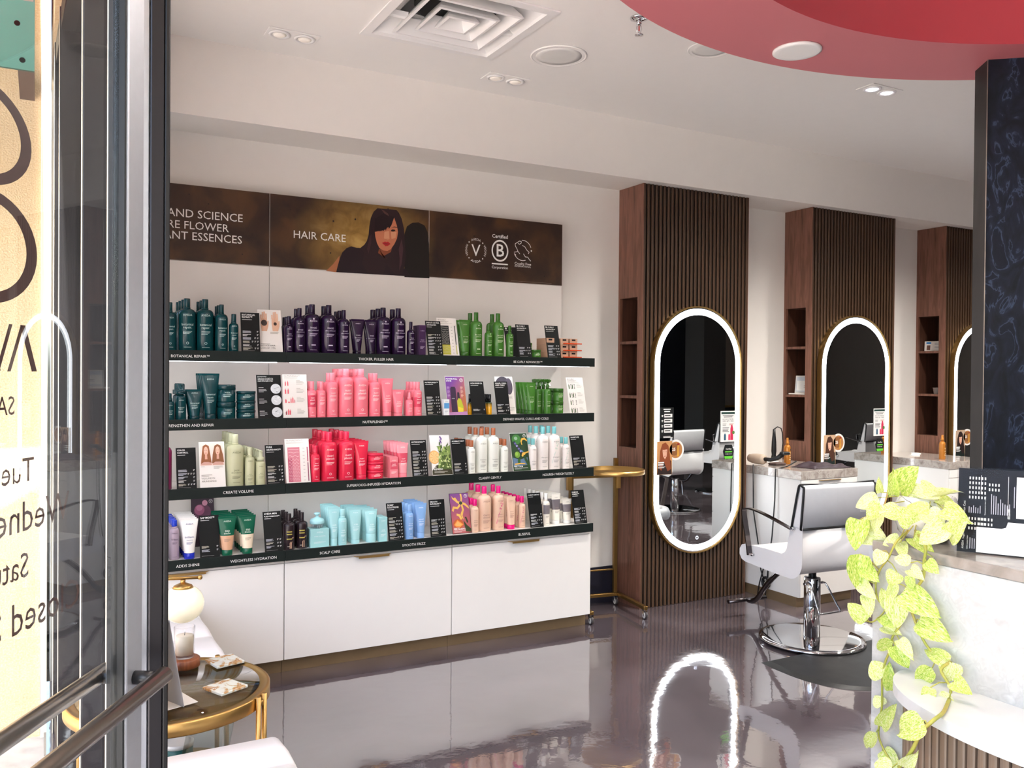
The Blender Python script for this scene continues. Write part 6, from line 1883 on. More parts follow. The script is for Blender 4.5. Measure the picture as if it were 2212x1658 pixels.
MB().tube([(4.458, 4.56, .93), (4.455, 4.55, .60), (4.460, 4.50, .35), (4.452, 4.47, .20), (4.448, 4.43, .12), (4.460, 4.41, .16), (4.455, 4.40, .24), (4.450, 4.44, .22), (4.450, 4.48, .10), (4.452, 4.50, .006)], .0045, 8).obj('iron_cable', M_BLACK, t)
ring = [(4.462, 4.43 + .032 * math.cos(a * .52), .115 + .036 * math.sin(a * .52)) for a in range(12)]
MB().tube(ring, .010, 8, closed=True).obj('coil', M_BLACK, t)

# small things in the niches
t = thing('framed_certificate', 'white framed certificate leaning in the second column niche', 'certificate', (5.17, 4.765, 1.4195), 0.25)
t.rotation_euler = (-.14, 0, -1.35)
MB().rbox(-.075, .075, 0, .008, 0, .135, .001).obj('frame', pmat('pale_frame', '#dcdcd8', .4), t)
mb = MB(); f = lambda a, b: (a, -.0006, b)
mb.add([f(-.066, .010), f(.066, .010), f(.066, .125), f(-.066, .125)], [(0, 1, 2, 3)], ink('#c9d4de'))
f = lambda a, b: (a, -.0012, b)
mb.add([f(-.060, .018), f(.060, .018), f(.060, .095), f(-.060, .095)], [(0, 1, 2, 3)], ink('#eef0ee')); f = lambda a, b: (a, -.0018, b)
bars(mb, f, .0, .055, [.04, .05], .012, .004, ink('#9a9a96')); mb.obj('print', None, t)
tag(MB().rbox(5.10, 5.30, 4.69, 4.85, 1.4192, 1.430, .002).obj('paper_stack', M_WHITE), 'white paper stack under certificate in the second niche', 'paper')
t.location.z = 1.4315
t = thing('name_card', 'white name card with portrait in the third column niche', 'card', (6.735, 4.765, 1.7875), 0)
t.rotation_euler = (-.12, 0, -1.35)
MB().rbox(-.085, .085, 0, .004, 0, .085, .001).obj('card', M_CARDW, t)
mb = MB(); f = lambda a, b: (a, -.0006, b)
mb.add([f(-.07, .062), f(-.03, .062), f(-.03, .078), f(-.07, .078)], [(0, 1, 2, 3)], ink('#2f7fc0'))
mb.add([f(-.065, .008), f(-.035, .008), f(-.035, .05), f(-.065, .05)], [(0, 1, 2, 3)], ink('#6a4a40'))
bars(mb, f, .0, .065, [.07, .06, .075, .05], .013, .004, ink('#7a8490')); mb.obj('print', None, t)
t = thing('small_cup', 'small white cup in the lower niche of the third column', 'cup', (6.76, 4.755, 1.4195))
MB().lathe([(0, 0), (.022, 0), (.030, .050), (.032, .050), (.032, .053), (.027, .053), (.020, .004), (0, .004)], 24).obj('body', M_WHITE, t)

# ------------------------------------------------------------------ salon chairs
def smoothpath(pts, n=6):
    """Catmull-Rom through control points"""
    P = [Vector(p) for p in pts]
    P = [P[0] * 2 - P[1]] + P + [P[-1] * 2 - P[-2]]
    out = []
    for i in range(1, len(P) - 2):
        for k in range(n):
            t = k / n
            a, b, c, d = P[i - 1], P[i], P[i + 1], P[i + 2]
            out.append(0.5 * ((2 * b) + (c - a) * t + (2 * a - 5 * b + 4 * c - d) * t * t + (3 * b - a - 3 * c + d) * t ** 3))
    out.append(P[-2])
    return out

def soft_prism(mb, prof, x0, x1, b, mat=None):
    """profile in (y,z) swept in x with a rounded rim"""
    c = Vector((sum(p[0] for p in prof) / len(prof), sum(p[1] for p in prof) / len(prof)))
    n = len(prof)
    def inset(d):
        out = []
        for i in range(n):
            a, q, e = Vector(prof[i - 1]), Vector(prof[i]), Vector(prof[(i + 1) % n])
            n1 = Vector((-(q - a).y, (q - a).x)).normalized(); n2 = Vector((-(e - q).y, (e - q).x)).normalized()
            m = (n1 + n2)
            m = m.normalized() / max(.5, m.normalized().dot(n1))
            out.append(q + m * d)
        return out
    rings = [(x0, inset(b)), (x0 + b * .3, inset(b * .3)), (x0 + b, inset(0)), (x1 - b, inset(0)), (x1 - b * .3, inset(b * .3)), (x1, inset(b))]
    vs = [(x, p.x, p.y) for x, pr in rings for p in pr]
    fs = [(k * n + i, k * n + (i + 1) % n, (k + 1) * n + (i + 1) % n, (k + 1) * n + i) for k in range(len(rings) - 1) for i in range(n)]
    mb.add(vs, fs, mat, True)
    o = len(mb.v) - len(vs)
    for q in ([o + i for i in range(n)], [o + (len(rings) - 1) * n + i for i in range(n)][::-1]):
        mb.f.append(q); mb.m.append(mb.slot(mat)); mb.sm.append(False)

def arc(cx, cy, r, a0, a1, n=5):
    return [(cx + r * math.cos(math.radians(a0 + (a1 - a0) * i / n)), cy + r * math.sin(math.radians(a0 + (a1 - a0) * i / n))) for i in range(n + 1)]

def make_chair(label):
    c = thing('salon_chair', label, 'chair', (0, 0, 0), 0, 'white hydraulic salon chairs')
    # +y is forward
    seat = arc(.285, .475, .035, -90, 90, 5) + [(.10, .515)] + [(-.04, .512)] + [(-.075, .53), (-.095, .56)] + [(-.125, .70)] + [(-.165, .705)] + [(-.185, .70)] + arc(-.10, .505, .085, 180, 262, 5) + [(.05, .425)]
    seat = seat[::-1]
    mb = MB(); soft_prism(mb, seat, -.262, .262, .018); mb.obj('seat_shell', M_VINYL, c)
    back = [(-.118, .690), (-.172, .920)] + arc(-.190, .920, .022, 20, 180, 5) + [(-.213, .915), (-.192, .690)]
    mb = MB(); soft_prism(mb, back, -.266, .266, .014)
    cv = mb.obj('backrest_cover', M_CLEARCOVER, c)
    for sx in (-1, 1):
        MB().tube(smoothpath([(sx * .266, -.118, .690), (sx * .266, -.165, .895), (sx * .266, -.182, .938), (sx * .266, -.205, .930), (sx * .266, -.213, .905), (sx * .266, -.193, .690)], 4), .0065, 8).obj('piping', M_BLACK, cv)
    MB().tube([(-.266, -.195, .692), (0, -.197, .692), (.266, -.195, .692)], .0065, 8).obj('piping', M_BLACK, cv)
    MB().tube([(-.266, -.195, .942), (-.1, -.195, .936), (.1, -.195, .936), (.266, -.195, .942)], .0065, 8).obj('piping', M_BLACK, cv)
    seatpad = MB().rbox(-.245, .245, -.02, .275, .505, .520, .006).obj('seat_pad', pmat('grey_vinyl', '#d2d1d2', .3), c)
    # arms: flat bent bars
    for sx in (-1, 1):
        path = smoothpath([(sx * .285, .215, .475), (sx * .290, .225, .56), (sx * .292, .262, .720), (sx * .292, .245, .748), (sx * .292, .16, .752), (sx * .290, .02, .728), (sx * .285, -.14, .690)], 5)
        mb = MB()
        vs, fs = [], []
        N = len(path)
        for i, p in enumerate(path):
            t = (path[min(i + 1, N - 1)] - path[max(i - 1, 0)]).normalized()
            nn = Vector((0, -t.z, t.y))
            wv = .017 if i < N * .5 else .013
            hv = .0045
            for a, b in ((-1, -1), (1, -1), (1, 1), (-1, 1)):
                vs.append(p + Vector((1, 0, 0)) * a * wv + nn * b * hv)
        for i in range(N - 1):
            for k in range(4):
                fs.append((i * 4 + k, i * 4 + (k + 1) % 4, i * 4 + 4 + (k + 1) % 4, i * 4 + 4 + k))
        fs += [(3, 2, 1, 0), tuple((N - 1) * 4 + k for k in range(4))]
        mb.add(vs, fs)
        ar = mb.obj('armrest', M_BLKMETAL, c)
        MB().lathe([(.009, -.012), (.009, .012)], 12, (sx * .268, .205, .478), axis='x').obj('bolt', M_CHROME, ar)
        MB().lathe([(.009, -.012), (.009, .012)], 12, (sx * .272, -.14, .690), axis='x').obj('bolt', M_CHROME, ar)
    # footrest
    MB().tube(smoothpath([(0, .14, .425), (0, .20, .40), (0, .37, .26), (0, .475, .135), (0, .53, .095), (0, .575, .092)], 6), .0165, 12).obj('footrest_stem', M_BLKMETAL, c)
    MB().tube([(-.15, .585, .092), (.15, .585, .092)], .0135, 12).obj('footrest_bar', M_BLKMETAL, c)
    # hydraulic column, neck, lever, base
    MB().lathe([(0, .425), (.06, .425), (.06, .415), (.022, .412), (.022, .372), (.026, .368), (0, .368)], 24).obj('neck', M_BLACK, c)
    MB().lathe([(.047, .0225), (.047, .362), (.043, .368), (0, .368)], 32).obj('hydraulic_column', M_CHROME, c)
    MB().lathe([(0, 0), (.298, 0), (.300, .004), (.298, .012), (.27, .018), (.06, .0222), (0, .0222)], 64).obj('base_disc', M_CHROME, c)
    lv = MB().tube(smoothpath([(-.058, -.02, .335), (-.055, -.05, .325), (-.035, -.085, .20), (-.02, -.095, .175), (.09, -.095, .175), (.125, -.095, .18), (.115, -.085, .205), (.062, -.05, .325), (.058, -.02, .335)], 5), .0055, 8).obj('pump_lever', M_CHROME, c)
    MB().lathe([(.0085, -.08), (.0085, .06)], 12, (0, -.02, .335), axis='x').obj('pivot', M_CHROME, lv)
    # maker mark on the cover
    mb = MB(); f = lambda a, b: (a, -.2185 + (b - .8) * -.0915 + .004, b)
    for q in ((.150, .775, .150, .815), (.150, .775, .205, .775), (.205, .775, .205, .815), (.160, .815, .178, .795), (.178, .795, .196, .815)):
        a0, b0, a1, b1 = q
        d = Vector((a1 - a0, b1 - b0)).normalized() * .0015; nn = Vector((-d.y, d.x))
        mb.add([f(a0 + nn.x, b0 + nn.y), f(a0 - nn.x, b0 - nn.y), f(a1 - nn.x, b1 - nn.y), f(a1 + nn.x, b1 + nn.y)], [(0, 1, 2, 3)], M_INKW)
    mb.obj('maker_mark', None, cv)
    return c
chair = make_chair('white salon chair with plastic covered back on round chrome base')
chair.location = (3.985, 3.588, 0.0145)
chair.rotation_euler = (0, 0, -0.09)
def chair_at(x, y, rz, label):
    c = copy_tree(chair)
    c.location = (x, y, 0.001); c.rotation_euler = (0, 0, rz); c['label'] = label
chair_at(5.56, 3.60, -0.25, 'white salon chair facing the second mirror behind the potted plant')
chair_at(6.50, 1.25, 3.0, 'white salon chair seen from behind in the nearest mirror')
chair_at(8.05, 0.25, 2.9, 'farther white salon chair reflected in the nearest mirror')
chair_at(10.0, 1.00, 3.0, 'white salon chair reflected in the second mirror')
# D-shaped mat under the chair
pts = []
for i in range(61):
    a = math.radians(-195 + 210 * i / 60)
    ca, sa = math.cos(a), math.sin(a)
    x = 3.985 + .555 * math.copysign(abs(ca) ** .75, ca); y = 3.28 + .46 * math.copysign(abs(sa) ** .75, sa)
    pts.append((x, min(y, 3.545)))
mb = MB()
n = len(pts)
cx0 = sum(p[0] for p in pts) / n; cy0 = sum(p[1] for p in pts) / n
inn = [(cx0 + (p[0] - cx0) * .93, cy0 + (p[1] - cy0) * .93) for p in pts]
mb.add([(a, b, 0.0005) for a, b in pts] + [(a, b, 0.0135) for a, b in inn], [tuple(range(n, 2 * n))] + [(i, (i + 1) % n, n + (i + 1) % n, n + i) for i in range(n)])
tag(mb.obj('anti_fatigue_mat', M_RUBBER), 'black D-shaped rubber mat on the floor under the salon chair', 'mat')

# far side of the room, seen in the mirrors
M_DARKCOL = pmat('charcoal_pillar', '#3a3836', .6)
struct(MB().box(10.2, 10.7, -3.0, -2.5, 0, ZC).obj('far_pillar', M_DARKCOL))
t = thing('framed_poster', 'gold framed poster on the dark wall reflected in the nearest mirror', 'picture', (12.05, YF + 0.001, 1.70))
MB().box(-.46, .46, 0, .012, -.72, .72).obj('print', pmat('taupe_poster', '#8f8378', .5), t)
for a in ((-.50, -.46, -.76, .76), (.46, .50, -.76, .76), (-.46, .46, .72, .76), (-.46, .46, -.76, -.72)):
    MB().box(a[0], a[1], 0, .03, a[2], a[3]).obj('frame_bar', M_GOLD, t)
mirror(8.6, 'tall lit mirror on the far dark wall, seen only as reflection', YF + 0.001, math.pi)

# ------------------------------------------------------------------ gold trolley
tr = thing('gold_trolley', 'gold rolling trolley with round tray beside the shelves', 'trolley', (3.245, 4.665, 0), -0.15)
for sx in (-1, 1):
    MB().rbox(sx * .165 - .013, sx * .165 + .013, .142, .168, .082, .995 if sx > 0 else .960, .0015).obj('post', M_DGOLD, tr)
    MB().rbox(sx * .165 - .015 + sx * .016, sx * .165 + .015 + sx * .016, .138, .166, .79, .905, .0015).obj('clamp', M_GOLD, tr)
    MB().rbox(sx * .19 - .014, sx * .19 + .014, -.235, .185, .060, .082, .0015).obj('base_leg', M_DGOLD, tr)
MB().rbox(-.176, .176, .141, .169, .060, .0815, .0015).obj('base_bar', M_DGOLD, tr)
MB().rbox(-.151, .151, .146, .164, .865, .880, .0015).obj('cross_bar', M_DGOLD, tr)
MB().rbox(-.151, .151, .150, .162, .235, .245, .0015).obj('cross_bar', M_DGOLD, tr)
ty = MB().lathe([(0, .916), (.192, .916), (.195, .918), (.195, .945), (.192, .945), (.191, .920), (0, .920)], 56, (.055, -.045, 0)).obj('tray', M_GOLD, tr)
for x, y in ((-.19, -.215), (.19, -.215), (-.17, .158), (.17, .158)):
    w = MB().lathe([(.006, -.009), (.020, -.009), (.024, -.006), (.024, .006), (.020, .009), (.006, .009)], 22, (x, y - .010, .0245), axis='x').obj('caster', pmat('grey_caster', '#3a3536', .4), tr)
    for sx in (-1, 1):
        MB().lathe([(.019, -.0006), (.019, .0006), (.015, .0006), (.015, -.0006)], 20, (x + sx * .0097, y - .010, .0245), axis='x').obj('wheel_rim', M_WHITE, w)
    MB().prism([(y - .016, .022), (y - .006, .022), (y + .010, .052), (y + .010, .0595), (y - .012, .0595)], x - .0135, x - .0115, 'yz').obj('fork', M_CHROME, w)
    MB().prism([(y - .016, .022), (y - .006, .022), (y + .010, .052), (y + .010, .0595), (y - .012, .0595)], x + .0115, x + .0135, 'yz').obj('fork', M_CHROME, w)

# ------------------------------------------------------------------ reception counter
KX, KY, KZ = 2.080, 1.655, 1.090
rc = thing('reception_counter', 'white quartz reception counter with dark top at right edge', 'counter', (0, 0, 0))
MB().rbox(KX, KX + .030, -.60, KY, 0.0, KZ - .0305, .001).obj('front_panel', M_QUARTZ, rc)
MB().box(KX + .0305, KX + .62, KY - .03, KY - .0005, 0, KZ - .0305).obj('end_panel', M_QUARTZ, rc)
MB().rbox(KX - .002, KX + .34, -.60, KY + .002, KZ - .030, KZ, .002).obj('worktop', ramp_mat('grey_stone_top', ['#7d7670', '#918a84', '#a39c96'], .15, (1, 1, 1), 18, 8, .5), rc)
LZ = .757
LX, LY1 = 1.835, 1.545
def dshape(inset, n=14):
    r = .17 - inset * .4
    xa, yb = LX + inset, LY1 - inset
    pts = [(KX - .0005, -.60), (xa, -.60)]
    # long elliptical nose toward the far end
    for i in range(n + 1):
        a = math.pi - (math.pi / 2) * i / n
        pts.append((KX - .0005 + (KX - xa) * math.cos(a), yb - .42 + .42 * math.sin(a)))
    return pts
MB().prism(dshape(0), LZ - .030, LZ, 'xy').obj('ledge', ramp_mat('pale_grey_quartz', ['#cfcecb', '#dddcda', '#e8e7e5'], .28, (1, 1, 1), 5, 8, .8), rc)
MB().prism(dshape(.035), 0, LZ - .0305, 'xy').obj('fluted_core', M_FELT, rc)
# flutes around the nose
path = [Vector(p) for p in dshape(.034)[1:]]
L = [0.0]
for a, b in zip(path[:-1], path[1:]):
    L.append(L[-1] + (b - a).length)
fl_me = MB().rbox(-.0105, .0105, -.010, .004, 0.001, LZ - .031, .003).mesh('flute', ramp_mat('fluted_taupe_wood', ['#6d5848', '#85705d', '#9a8571'], .5, (16, 16, .5), 3, 6, 1))
s_, k = .25, 0
while s_ < L[-1] - .012:
    i = max(q for q in range(len(L)) if L[q] <= s_)
    i = min(i, len(path) - 2)
    d = (path[i + 1] - path[i]).normalized()
    p = path[i] + d * (s_ - L[i])
    o = link('flute', fl_me, rc, (p.x, p.y, 0))
    o.rotation_euler = (0, 0, math.atan2(-d.y, -d.x))
    s_ += .0275
    k += 1

# menu in an acrylic holder on the counter
mn = thing('service_menu', 'black service menu in clear holder on the reception counter', 'menu', (2.150, 1.448, KZ + .0012), -1.066)
mn.rotation_euler = (-.17, 0, -1.066)
MB().box(0, .30, .002, .0045, 0, .222).obj('sheet', pmat('plum_black_print', '#15111a', .5, spec=.25), mn)
MB().box(-.003, .303, -.0005, .0005, 0, .226).obj('clear_front', pane_glass('menu_sleeve', '#f6f6f6', 0.12), mn)
mb = MB(); f = lambda a, b: (a, .0012, b)
rot = lambda a, b: f(b, a)
def vtext(txt, x, y, w, bold=0.0):
    """text running upward"""
    vs, fs = glyphs(txt, bold)
    mb.add([f(x - b * w, y + a * w) for a, b in vs], fs, M_INKW)
vtext('AVEDA', .016, .008, .022, .01); vtext('Vegan Hair Color', .017, .034, .045)
vtext('100% Aveda Color', .026, .008, .036); vtext('Hair Cuts', .018, .105, .030); vtext('Treatments for Hair & Body', .066, .100, .050); vtext('BELLAMI', .122, .095, .026, .01)
rnd = random.Random(4)
for gx, gy, cols, rows in ((.026, .142, 5, 6), (.026, .060, 3, 6), (.050, .060, 3, 5), (.072, .165, 2, 4)):
    for a in range(cols):
        for b in range(rows):
            x, y = gx + b * .0072, gy + a * .0128
            mb.add([f(x, y), f(x + .0032, y), f(x + .0032, y + .007), f(x, y + .007)], [(0, 1, 2, 3)], M_INKW)
for gx, n_, y0, y1 in ((.026, 6, .104, .135), (.078, 9, .104, .160), (.030, 7, .010, .04), (.130, 4, .125, .19)):
    for b in range(n_):
        x = gx + b * .0052
        yy = y0 + (y1 - y0) * rnd.uniform(.4, 1)
        mb.add([f(x, y0), f(x + .0018, y0), f(x + .0018, yy), f(x, yy)], [(0, 1, 2, 3)], ink('#cfcbd4'))
mb.add([f(.0535, .155), f(.0545, .155), f(.0545, .205), f(.0535, .205)], [(0, 1, 2, 3)], M_INKW)
mb.add([f(.1165, .095), f(.1175, .095), f(.1175, .205), f(.1165, .205)], [(0, 1, 2, 3)], M_INKW)
mb.obj('print', None, mn)
MB().box(.136, .30, -.0025, -.0015, .098, .205).obj('white_insert', M_WHITE, mn)
ws = [(.046, .002), (.30, .002), (.30, .086), (.118, .086), (.114, .072), (.104, .068), (.046, .068)]
MB().prism(ws, -.006, -.004, 'xz').obj('white_sheet', M_WHITE, mn)

# ------------------------------------------------------------------ waiting area: benches, glass table, lamp, candle
def bench(y0, y1, seams, label):
    b = thing('upholstered_bench', label, 'bench', (0, 0, 0), 0, 'white upholstered benches by the window')
    ys = [y0] + seams + [y1]
    for a, c in zip(ys[:-1], ys[1:]):
        mb = MB()
        # rounded cushion section
        rr = .030
        prof = [(.20, .30)] + [(.20, .42)] + [(.20 + rr - rr * math.cos(t), .42 + rr * math.sin(t)) for t in (.5, 1.0, 1.57)] + [(.648 - rr + rr * math.cos(t), .42 + rr * math.sin(t)) for t in (1.57, 1.2, .8, .4, 0)] + [(.648, .30)]
        n = len(prof)
        secs = [(a + .001, .006), (a + .012, 0), ((a + c) / 2, -.003), (c - .012, 0), (c - .001, .006)]
        if a == y0:
            secs[0] = (a + .001, .022); secs[1] = (a + .022, 0)
        if c == y1:
            secs[-1] = (c - .001, .022); secs[-2] = (c - .022, 0)
        vs = [(x - (d if x > .5 else -d if x < .25 else 0), y, z - (d if z > .4 else 0)) for y, d in secs for x, z in prof]
        fs = [(k * n + i, k * n + (i + 1) % n, (k + 1) * n + (i + 1) % n, (k + 1) * n + i) for k in range(len(secs) - 1) for i in range(n)]
        fs += [tuple(range(n)), tuple((len(secs) - 1) * n + i for i in range(n))[::-1]]
        mb.add(vs, fs, None, True)
        mb.obj('cushion', M_VINYL, b)
    MB().rbox(.215, .630, y0 + .02, y1 - .02, .0, .299, .004).obj('plinth', M_WHITE, b)
bench(3.44, 4.405, [3.76, 4.08], 'white upholstered bench running back to the cabinets')
bench(1.93, 2.650, [2.43], 'white upholstered bench corner in the near foreground')

TX, TY, TR_, TZ = .385, 3.055, .320, .500
tb = thing('round_side_table', 'round glass side table with gold rim and double legs', 'table', (TX, TY, 0))
MB().lathe([(TR_ - .034, TZ - .004), (TR_ - .034, TZ - .040), (TR_ - .004, TZ - .044), (TR_, TZ - .040), (TR_, TZ - .004), (TR_ - .004, TZ), (TR_ - .012, TZ), (TR_ - .014, TZ - .004), (TR_ - .034, TZ - .004)], 72).obj('rim', M_GOLD, tb)
mb = MB().lathe([(0, TZ - .004), (TR_ - .035, TZ - .004), (TR_ - .035, TZ), (0, TZ)], 64)
mb.obj('glass_top', pane_glass('table_glass', '#f6faf7', .5), tb)
MB().lathe([(TR_ - .06, .170), (TR_ - .06, .162), (TR_ - .035, .162), (TR_ - .035, .178), (TR_ - .06, .178)], 60).obj('lower_ring', M_GOLD, tb)
MB().lathe([(0, .166), (TR_ - .061, .166), (TR_ - .061, .172), (0, .172)], 60).obj('glass_shelf', MATS['table_glass'], tb)
for a in (-40, 50, 140, 230):
    for da in (-3.4, 3.4):
        q = math.radians(a + da)
        MB().tube([((TR_ + .009) * math.cos(q), (TR_ + .009) * math.sin(q), 0.0), ((TR_ + .009) * math.cos(q), (TR_ + .009) * math.sin(q), TZ + .004)], .0085, 12).obj('leg', M_GOLD, tb)
    q = math.radians(a)
    MB().lathe([(.010, 0), (.010, .018)], 12, ((TR_ + .004) * math.cos(q), (TR_ + .004) * math.sin(q), TZ - .030)).obj('leg_knob', M_GOLD, tb)

lp = thing('globe_lamp', 'gold arm table lamp with cream glass globe shade', 'lamp', (.300, 3.150, TZ + .0003))
MB().lathe([(0, 0), (.075, 0), (.075, .010), (.070, .014), (0, .014)], 32).obj('base', M_GOLD, lp)
MB().tube([(0, 0, .0145), (0, 0, .325), (.004, 0, .338), (.014, 0, .345), (.030, -.002, .347), (.185, -.014, .341)], .0055, 10).obj('arm', M_GOLD, lp)
MB().lathe([(0, -.009), (.007, -.006), (.009, 0), (.007, .006), (0, .009)], 12, (.190, -.0145, .341), axis='x').obj('finial', M_GOLD, lp)
MB().lathe([(.008, .325), (.008, .338)], 12, (.135, -.010, 0)).obj('stem', M_GOLD, lp)
MB().lathe([(.034, .310), (.030, .318), (.012, .326), (0, .326)], 24, (.135, -.010, 0)).obj('gallery', M_GOLD, lp)
prof = [(.034, .3095)] + [(.070 * math.sin(t), .255 + .066 * math.cos(t)) for t in [math.radians(q) for q in range(35, 156, 10)]]
MB().lathe(prof, 36, (.135, -.010, 0)).obj('globe_shade', pmat('cream_glass', '#f6efd6', .12, emis='#fff3d2', estr=.18, coat=.5), lp)

cd = thing('jar_candle', 'cream candle in clear glass on the side table', 'candle', (.457, 3.255, TZ + .0343))
MB().lathe([(0, .012), (.0315, .012), (.0318, .075), (.029, .079), (0, .078)], 28).obj('wax', pmat('cream_wax', '#efe6d2', .5), cd)
MB().lathe([(0, 0), (.031, 0), (.0345, .004), (.036, .110), (.0345, .112), (.033, .110), (.0322, .012), (0, .0115)], 32).obj('glass', pane_glass('candle_glass', '#ffffff', .35), cd)
MB().tube([(0, 0, .078), (.001, 0, .09)], .0012, 6).obj('wick', M_BLACK, cd)
o = MB().lathe([(0, 0), (.050, 0), (.055, .004), (.055, .030), (.050, .034), (0, .034)], 40, (.455, 3.255, TZ + .0002)).obj('wooden_coaster', ramp_mat('red_brown_wood', ['#6b3a24', '#8a4e30', '#9c5c3a'], .4, (8, 1, 1), 6, 6, 1))
tag(o, 'thick round brown wooden coaster under the candle', 'coaster')
M_RESIN = ramp_mat('clear_resin_gold', ['#e9ece6', '#dfe3da', '#c9a678', '#b07a44', '#e4e8e0'], .12, (1, 1, 1), 22, 6, .8, pos=[.3, .50, .56, .60, .66])
for k, (x, y, rz, lab) in enumerate(((.592, 3.235, .25, 'clear resin coaster with gold flakes near the candle'), (.545, 2.965, .45, 'clear resin coaster with gold flakes at the table front'))):
    o = MB().rbox(-.052, .052, -.052, .052, 0, .010, .002).obj('resin_coaster', M_RESIN, None, (x, y, TZ + .0003))
    o.rotation_euler = (0, 0, rz)
    tag(o, lab, 'coaster', 'resin coasters on the glass table')
tc_ = thing('tent_card', 'grey tent card with round pictures on the glass table', 'card', (.352, 2.835, TZ + .0008), 2.02)
for sg, mt in ((1, M_CARDW), (-1, pmat('grey_card', '#9b9a9c', .4))):
    mb = MB()
    mb.add([(0, sg * .055, 0), (.20, sg * .055, 0), (.20, sg * .002, .285), (0, sg * .002, .285), (0, sg * .055 - sg * .003, 0), (.20, sg * .055 - sg * .003, 0), (.20, sg * .002 - sg * .001, .285), (0, sg * .002 - sg * .001, .285)],
           [(0, 1, 2, 3), (7, 6, 5, 4), (0, 3, 7, 4), (1, 5, 6, 2), (0, 4, 5, 1), (3, 2, 6, 7)])
    mb.obj('card_face', mt, tc_)
for sg in (1, -1):
    mb = MB(); f = lambda a, b: (a, sg * (.0562 - .053 * b / .285), b)
    for z in (.22, .135, .055):
        disc(mb, f, .10, z, .035, ink('#c9c8ca'), 24)
    mb.obj('print', None, tc_)
tn = thing('round_tin', 'small teal lidded round tin under the glass table', 'tin', TIN)
MB().lathe([(0, 0), (.050, 0), (.051, .002), (.051, .045), (0, .045)], 32).obj('tin_body', pmat('teal_tin', '#2d6460', .4), tn)
MB().lathe([(.0535, .038), (.0535, .052), (.050, .054), (.047, .051)], 36).obj('lid_rim', M_WHITE, tn)
MB().lathe([(0, .050), (.0468, .050), (.0468, .0505), (0, .0508)], 32).obj('lid_print', ramp_mat('leaf_print', ['#4c7d79', '#5b8d88', '#9ec2ba'], .5, (1, 1, 1), 30, 4, 1.5), tn)
o = MB().rbox(-.10, .10, -.002, .002, 0, .19, .0005).obj('acrylic_sign', pane_glass('acrylic_sheet', '#dfe3e3', .6), None, (.50, 3.14, .1745))
o.rotation_euler = (.28, 0, 2.2)
tag(o, 'clear acrylic sheet leaning under the glass table', 'sign holder')
o = MB().box(-.10, .10, -.07, .07, 0, .0015).obj('leaflet', M_WHITE, None, (.33, 2.92, TZ + .0004)); o.rotation_euler = (0, 0, .3)
tag(o, 'white leaflet lying on the glass table', 'leaflet')

# ------------------------------------------------------------------ trailing pothos in a painted pot
def leaf_material():
    m = bpy.data.materials.new('variegated_leaf')
    m.use_nodes = True
    nt = m.node_tree
    b = nt.nodes['Principled BSDF']
    tc = nt.nodes.new('ShaderNodeTexCoord')
    oi = nt.nodes.new('ShaderNodeObjectInfo')
    mp = nt.nodes.new('ShaderNodeMapping')
    mp.inputs['Scale'].default_value = (7.0, 16.0, 1.0)
    mul = nt.nodes.new('ShaderNodeVectorMath'); mul.operation = 'SCALE'
    mul.inputs[0].default_value = (37.0, 91.0, 13.0)
    nt.links.new(oi.outputs['Random'], mul.inputs['Scale'])
    ad = nt.nodes.new('ShaderNodeVectorMath'); ad.operation = 'ADD'
    nt.links.new(tc.outputs['Object'], mp.inputs[0])
    nt.links.new(mp.outputs[0], ad.inputs[0]); nt.links.new(mul.outputs[0], ad.inputs[1])
    nz = nt.nodes.new('ShaderNodeTexNoise')
    nz.inputs['Scale'].default_value = 1.6; nz.inputs['Detail'].default_value = 4; nz.inputs['Distortion'].default_value = .8
    nt.links.new(ad.outputs[0], nz.inputs['Vector'])
    # shift the balance of green and cream from leaf to leaf
    mr = nt.nodes.new('ShaderNodeMapRange')
    mr.inputs[3].default_value = -.12; mr.inputs[4].default_value = .08
    nt.links.new(oi.outputs['Random'], mr.inputs[0])
    sm = nt.nodes.new('ShaderNodeMath'); sm.operation = 'ADD'
    nt.links.new(nz.outputs['Fac'], sm.inputs[0]); nt.links.new(mr.outputs[0], sm.inputs[1])
    rp = nt.nodes.new('ShaderNodeValToRGB')
    e = rp.color_ramp.elements
    e[0].position, e[0].color = .36, lin('#eef0c2')
    e[1].position, e[1].color = .74, lin('#7fae36')
    for p_, c_ in ((.45, '#e4e89e'), (.51, '#d8e07e'), (.57, '#cadb68'), (.64, '#b0cf54')):
        q = e.new(p_); q.color = lin(c_)
    nt.links.new(sm.outputs[0], rp.inputs[0])
    nt.links.new(rp.outputs[0], b.inputs['Base Color'])
    b.inputs['Roughness'].default_value = .38
    b.inputs['Subsurface Weight'].default_value = 0.0
    tr_ = nt.nodes.new('ShaderNodeBsdfTranslucent')
    nt.links.new(rp.outputs[0], tr_.inputs[0])
    mx = nt.nodes.new('ShaderNodeMixShader'); mx.inputs[0].default_value = .28
    out = nt.nodes['Material Output']
    nt.links.new(b.outputs[0], mx.inputs[1]); nt.links.new(tr_.outputs[0], mx.inputs[2])
    nt.links.new(mx.outputs[0], out.inputs[0])
    return m
M_LEAF = leaf_material()
M_STEM = ramp_mat('vine_stem', ['#8f9a3a', '#b4ae4e', '#a8863e'], .5, (1, 1, 1), 14, 4)
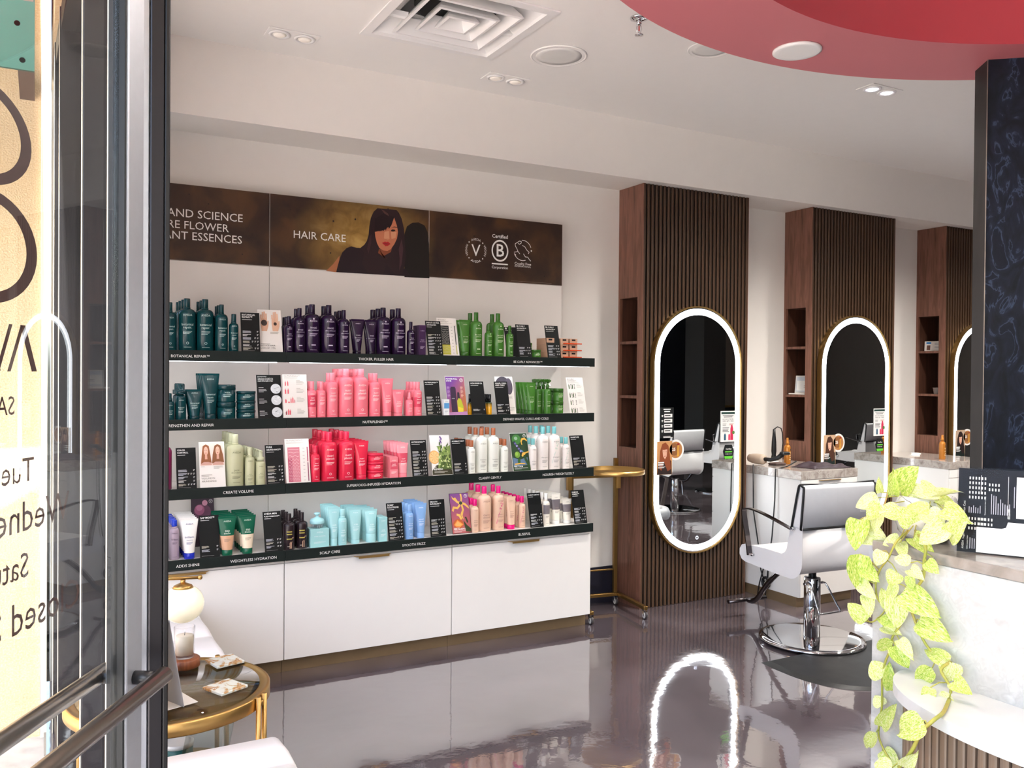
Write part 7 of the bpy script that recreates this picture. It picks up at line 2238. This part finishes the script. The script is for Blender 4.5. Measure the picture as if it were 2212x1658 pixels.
def leaf_mesh(fold, droop, curl):
    NA, NB = 12, 6
    vs, fs = [], []
    for i in range(NA + 1):
        t = i / NA
        w = .5 * max(0.0, math.sin(math.pi * t ** .62)) ** .72
        if i == NA:
            w = .004
        for k in range(NB + 1):
            s = -1 + 2 * k / NB
            back = -.16 * abs(s) ** 1.6 * (1 - t) ** 4 * min(1, t * 8)
            vs.append((t + back, s * w, fold * abs(s) * w - droop * t * t + curl * s * t * t))
    for i in range(NA):
        for k in range(NB):
            a = i * (NB + 1) + k
            fs.append((a, a + 1, a + NB + 2, a + NB + 1))
    mb = MB(); mb.add(vs, fs, None, True)
    return mb.mesh('leaf', M_LEAF)
LEAFM = [leaf_mesh(.45, .10, .0), leaf_mesh(.25, .22, .12), leaf_mesh(.60, .05, -.10), leaf_mesh(.15, .16, .05)]
plant = thing('trailing_pothos', 'trailing pothos with yellow green variegated leaves spilling over counter', 'plant', (0, 0, 0))
rnd = random.Random(11)
for k, (b0, t0, wr) in enumerate(LEAVES):
    B, Tp = Vector(b0), Vector(t0)
    d = Tp - B
    ln = d.length
    x = d / ln
    nrm = Vector((-.80, -.52, .28)) + Vector((rnd.uniform(-.22, .22), rnd.uniform(-.22, .22), rnd.uniform(-.15, .30)))
    nrm = (nrm - x * nrm.dot(x)).normalized()
    y = nrm.cross(x)
    o = link('leaf', LEAFM[k % 4], plant)
    Mx = Matrix(((x.x * ln, y.x * wr, nrm.x * ln, B.x), (x.y * ln, y.y * wr, nrm.y * ln, B.y), (x.z * ln, y.z * wr, nrm.z * ln, B.z), (0, 0, 0, 1)))
    o.matrix_local = Mx
for pts, r0, r1 in STEMS:
    sp_ = smoothpath(pts, 5)
    N = len(sp_)
    MB().tube(sp_, .003, 7, rs=[r0 + (r1 - r0) * i / (N - 1) for i in range(N)]).obj('stem', M_STEM, plant)
for k, (a, b) in enumerate(PETIOLES):
    A, B = Vector(a), Vector(b)
    mid = (A + B) / 2 + Vector((0, 0, .006))
    MB().tube([A, mid, B], .0016, 5).obj('leaf_stalk', M_STEM, plant)
pot = thing('plant_pot', 'white pot with thin brown wavy lines holding the pothos', 'pot', (POT[0], POT[1], KZ + .0003))
M_POT = ramp_mat('wavy_line_glaze', ['#dedbd7', '#e0ddd9', '#54433c', '#e0ddd9', '#dedbd7'], .25, (1, 1, .8), 6.5, 1.2, 9.0, 'wave', [0.0, .43, .50, .57, 1.0], coat=.4)
R_P = POT[2]
MB().lathe([(0, 0), (R_P * .62, 0), (R_P * .90, .025), (R_P, .065), (R_P * .97, .100), (R_P * .86, .124), (R_P * .82, .126), (R_P * .80, .118), (0, .112)], 40).obj('body', M_POT, pot)
MB().lathe([(R_P * .79, .1125), (R_P * .5, .118), (0, .121)], 28).obj('soil', pmat('potting_soil', '#3a2a20', .95, var=.4, vscale=80, bump=.6, bscale=90), pot)
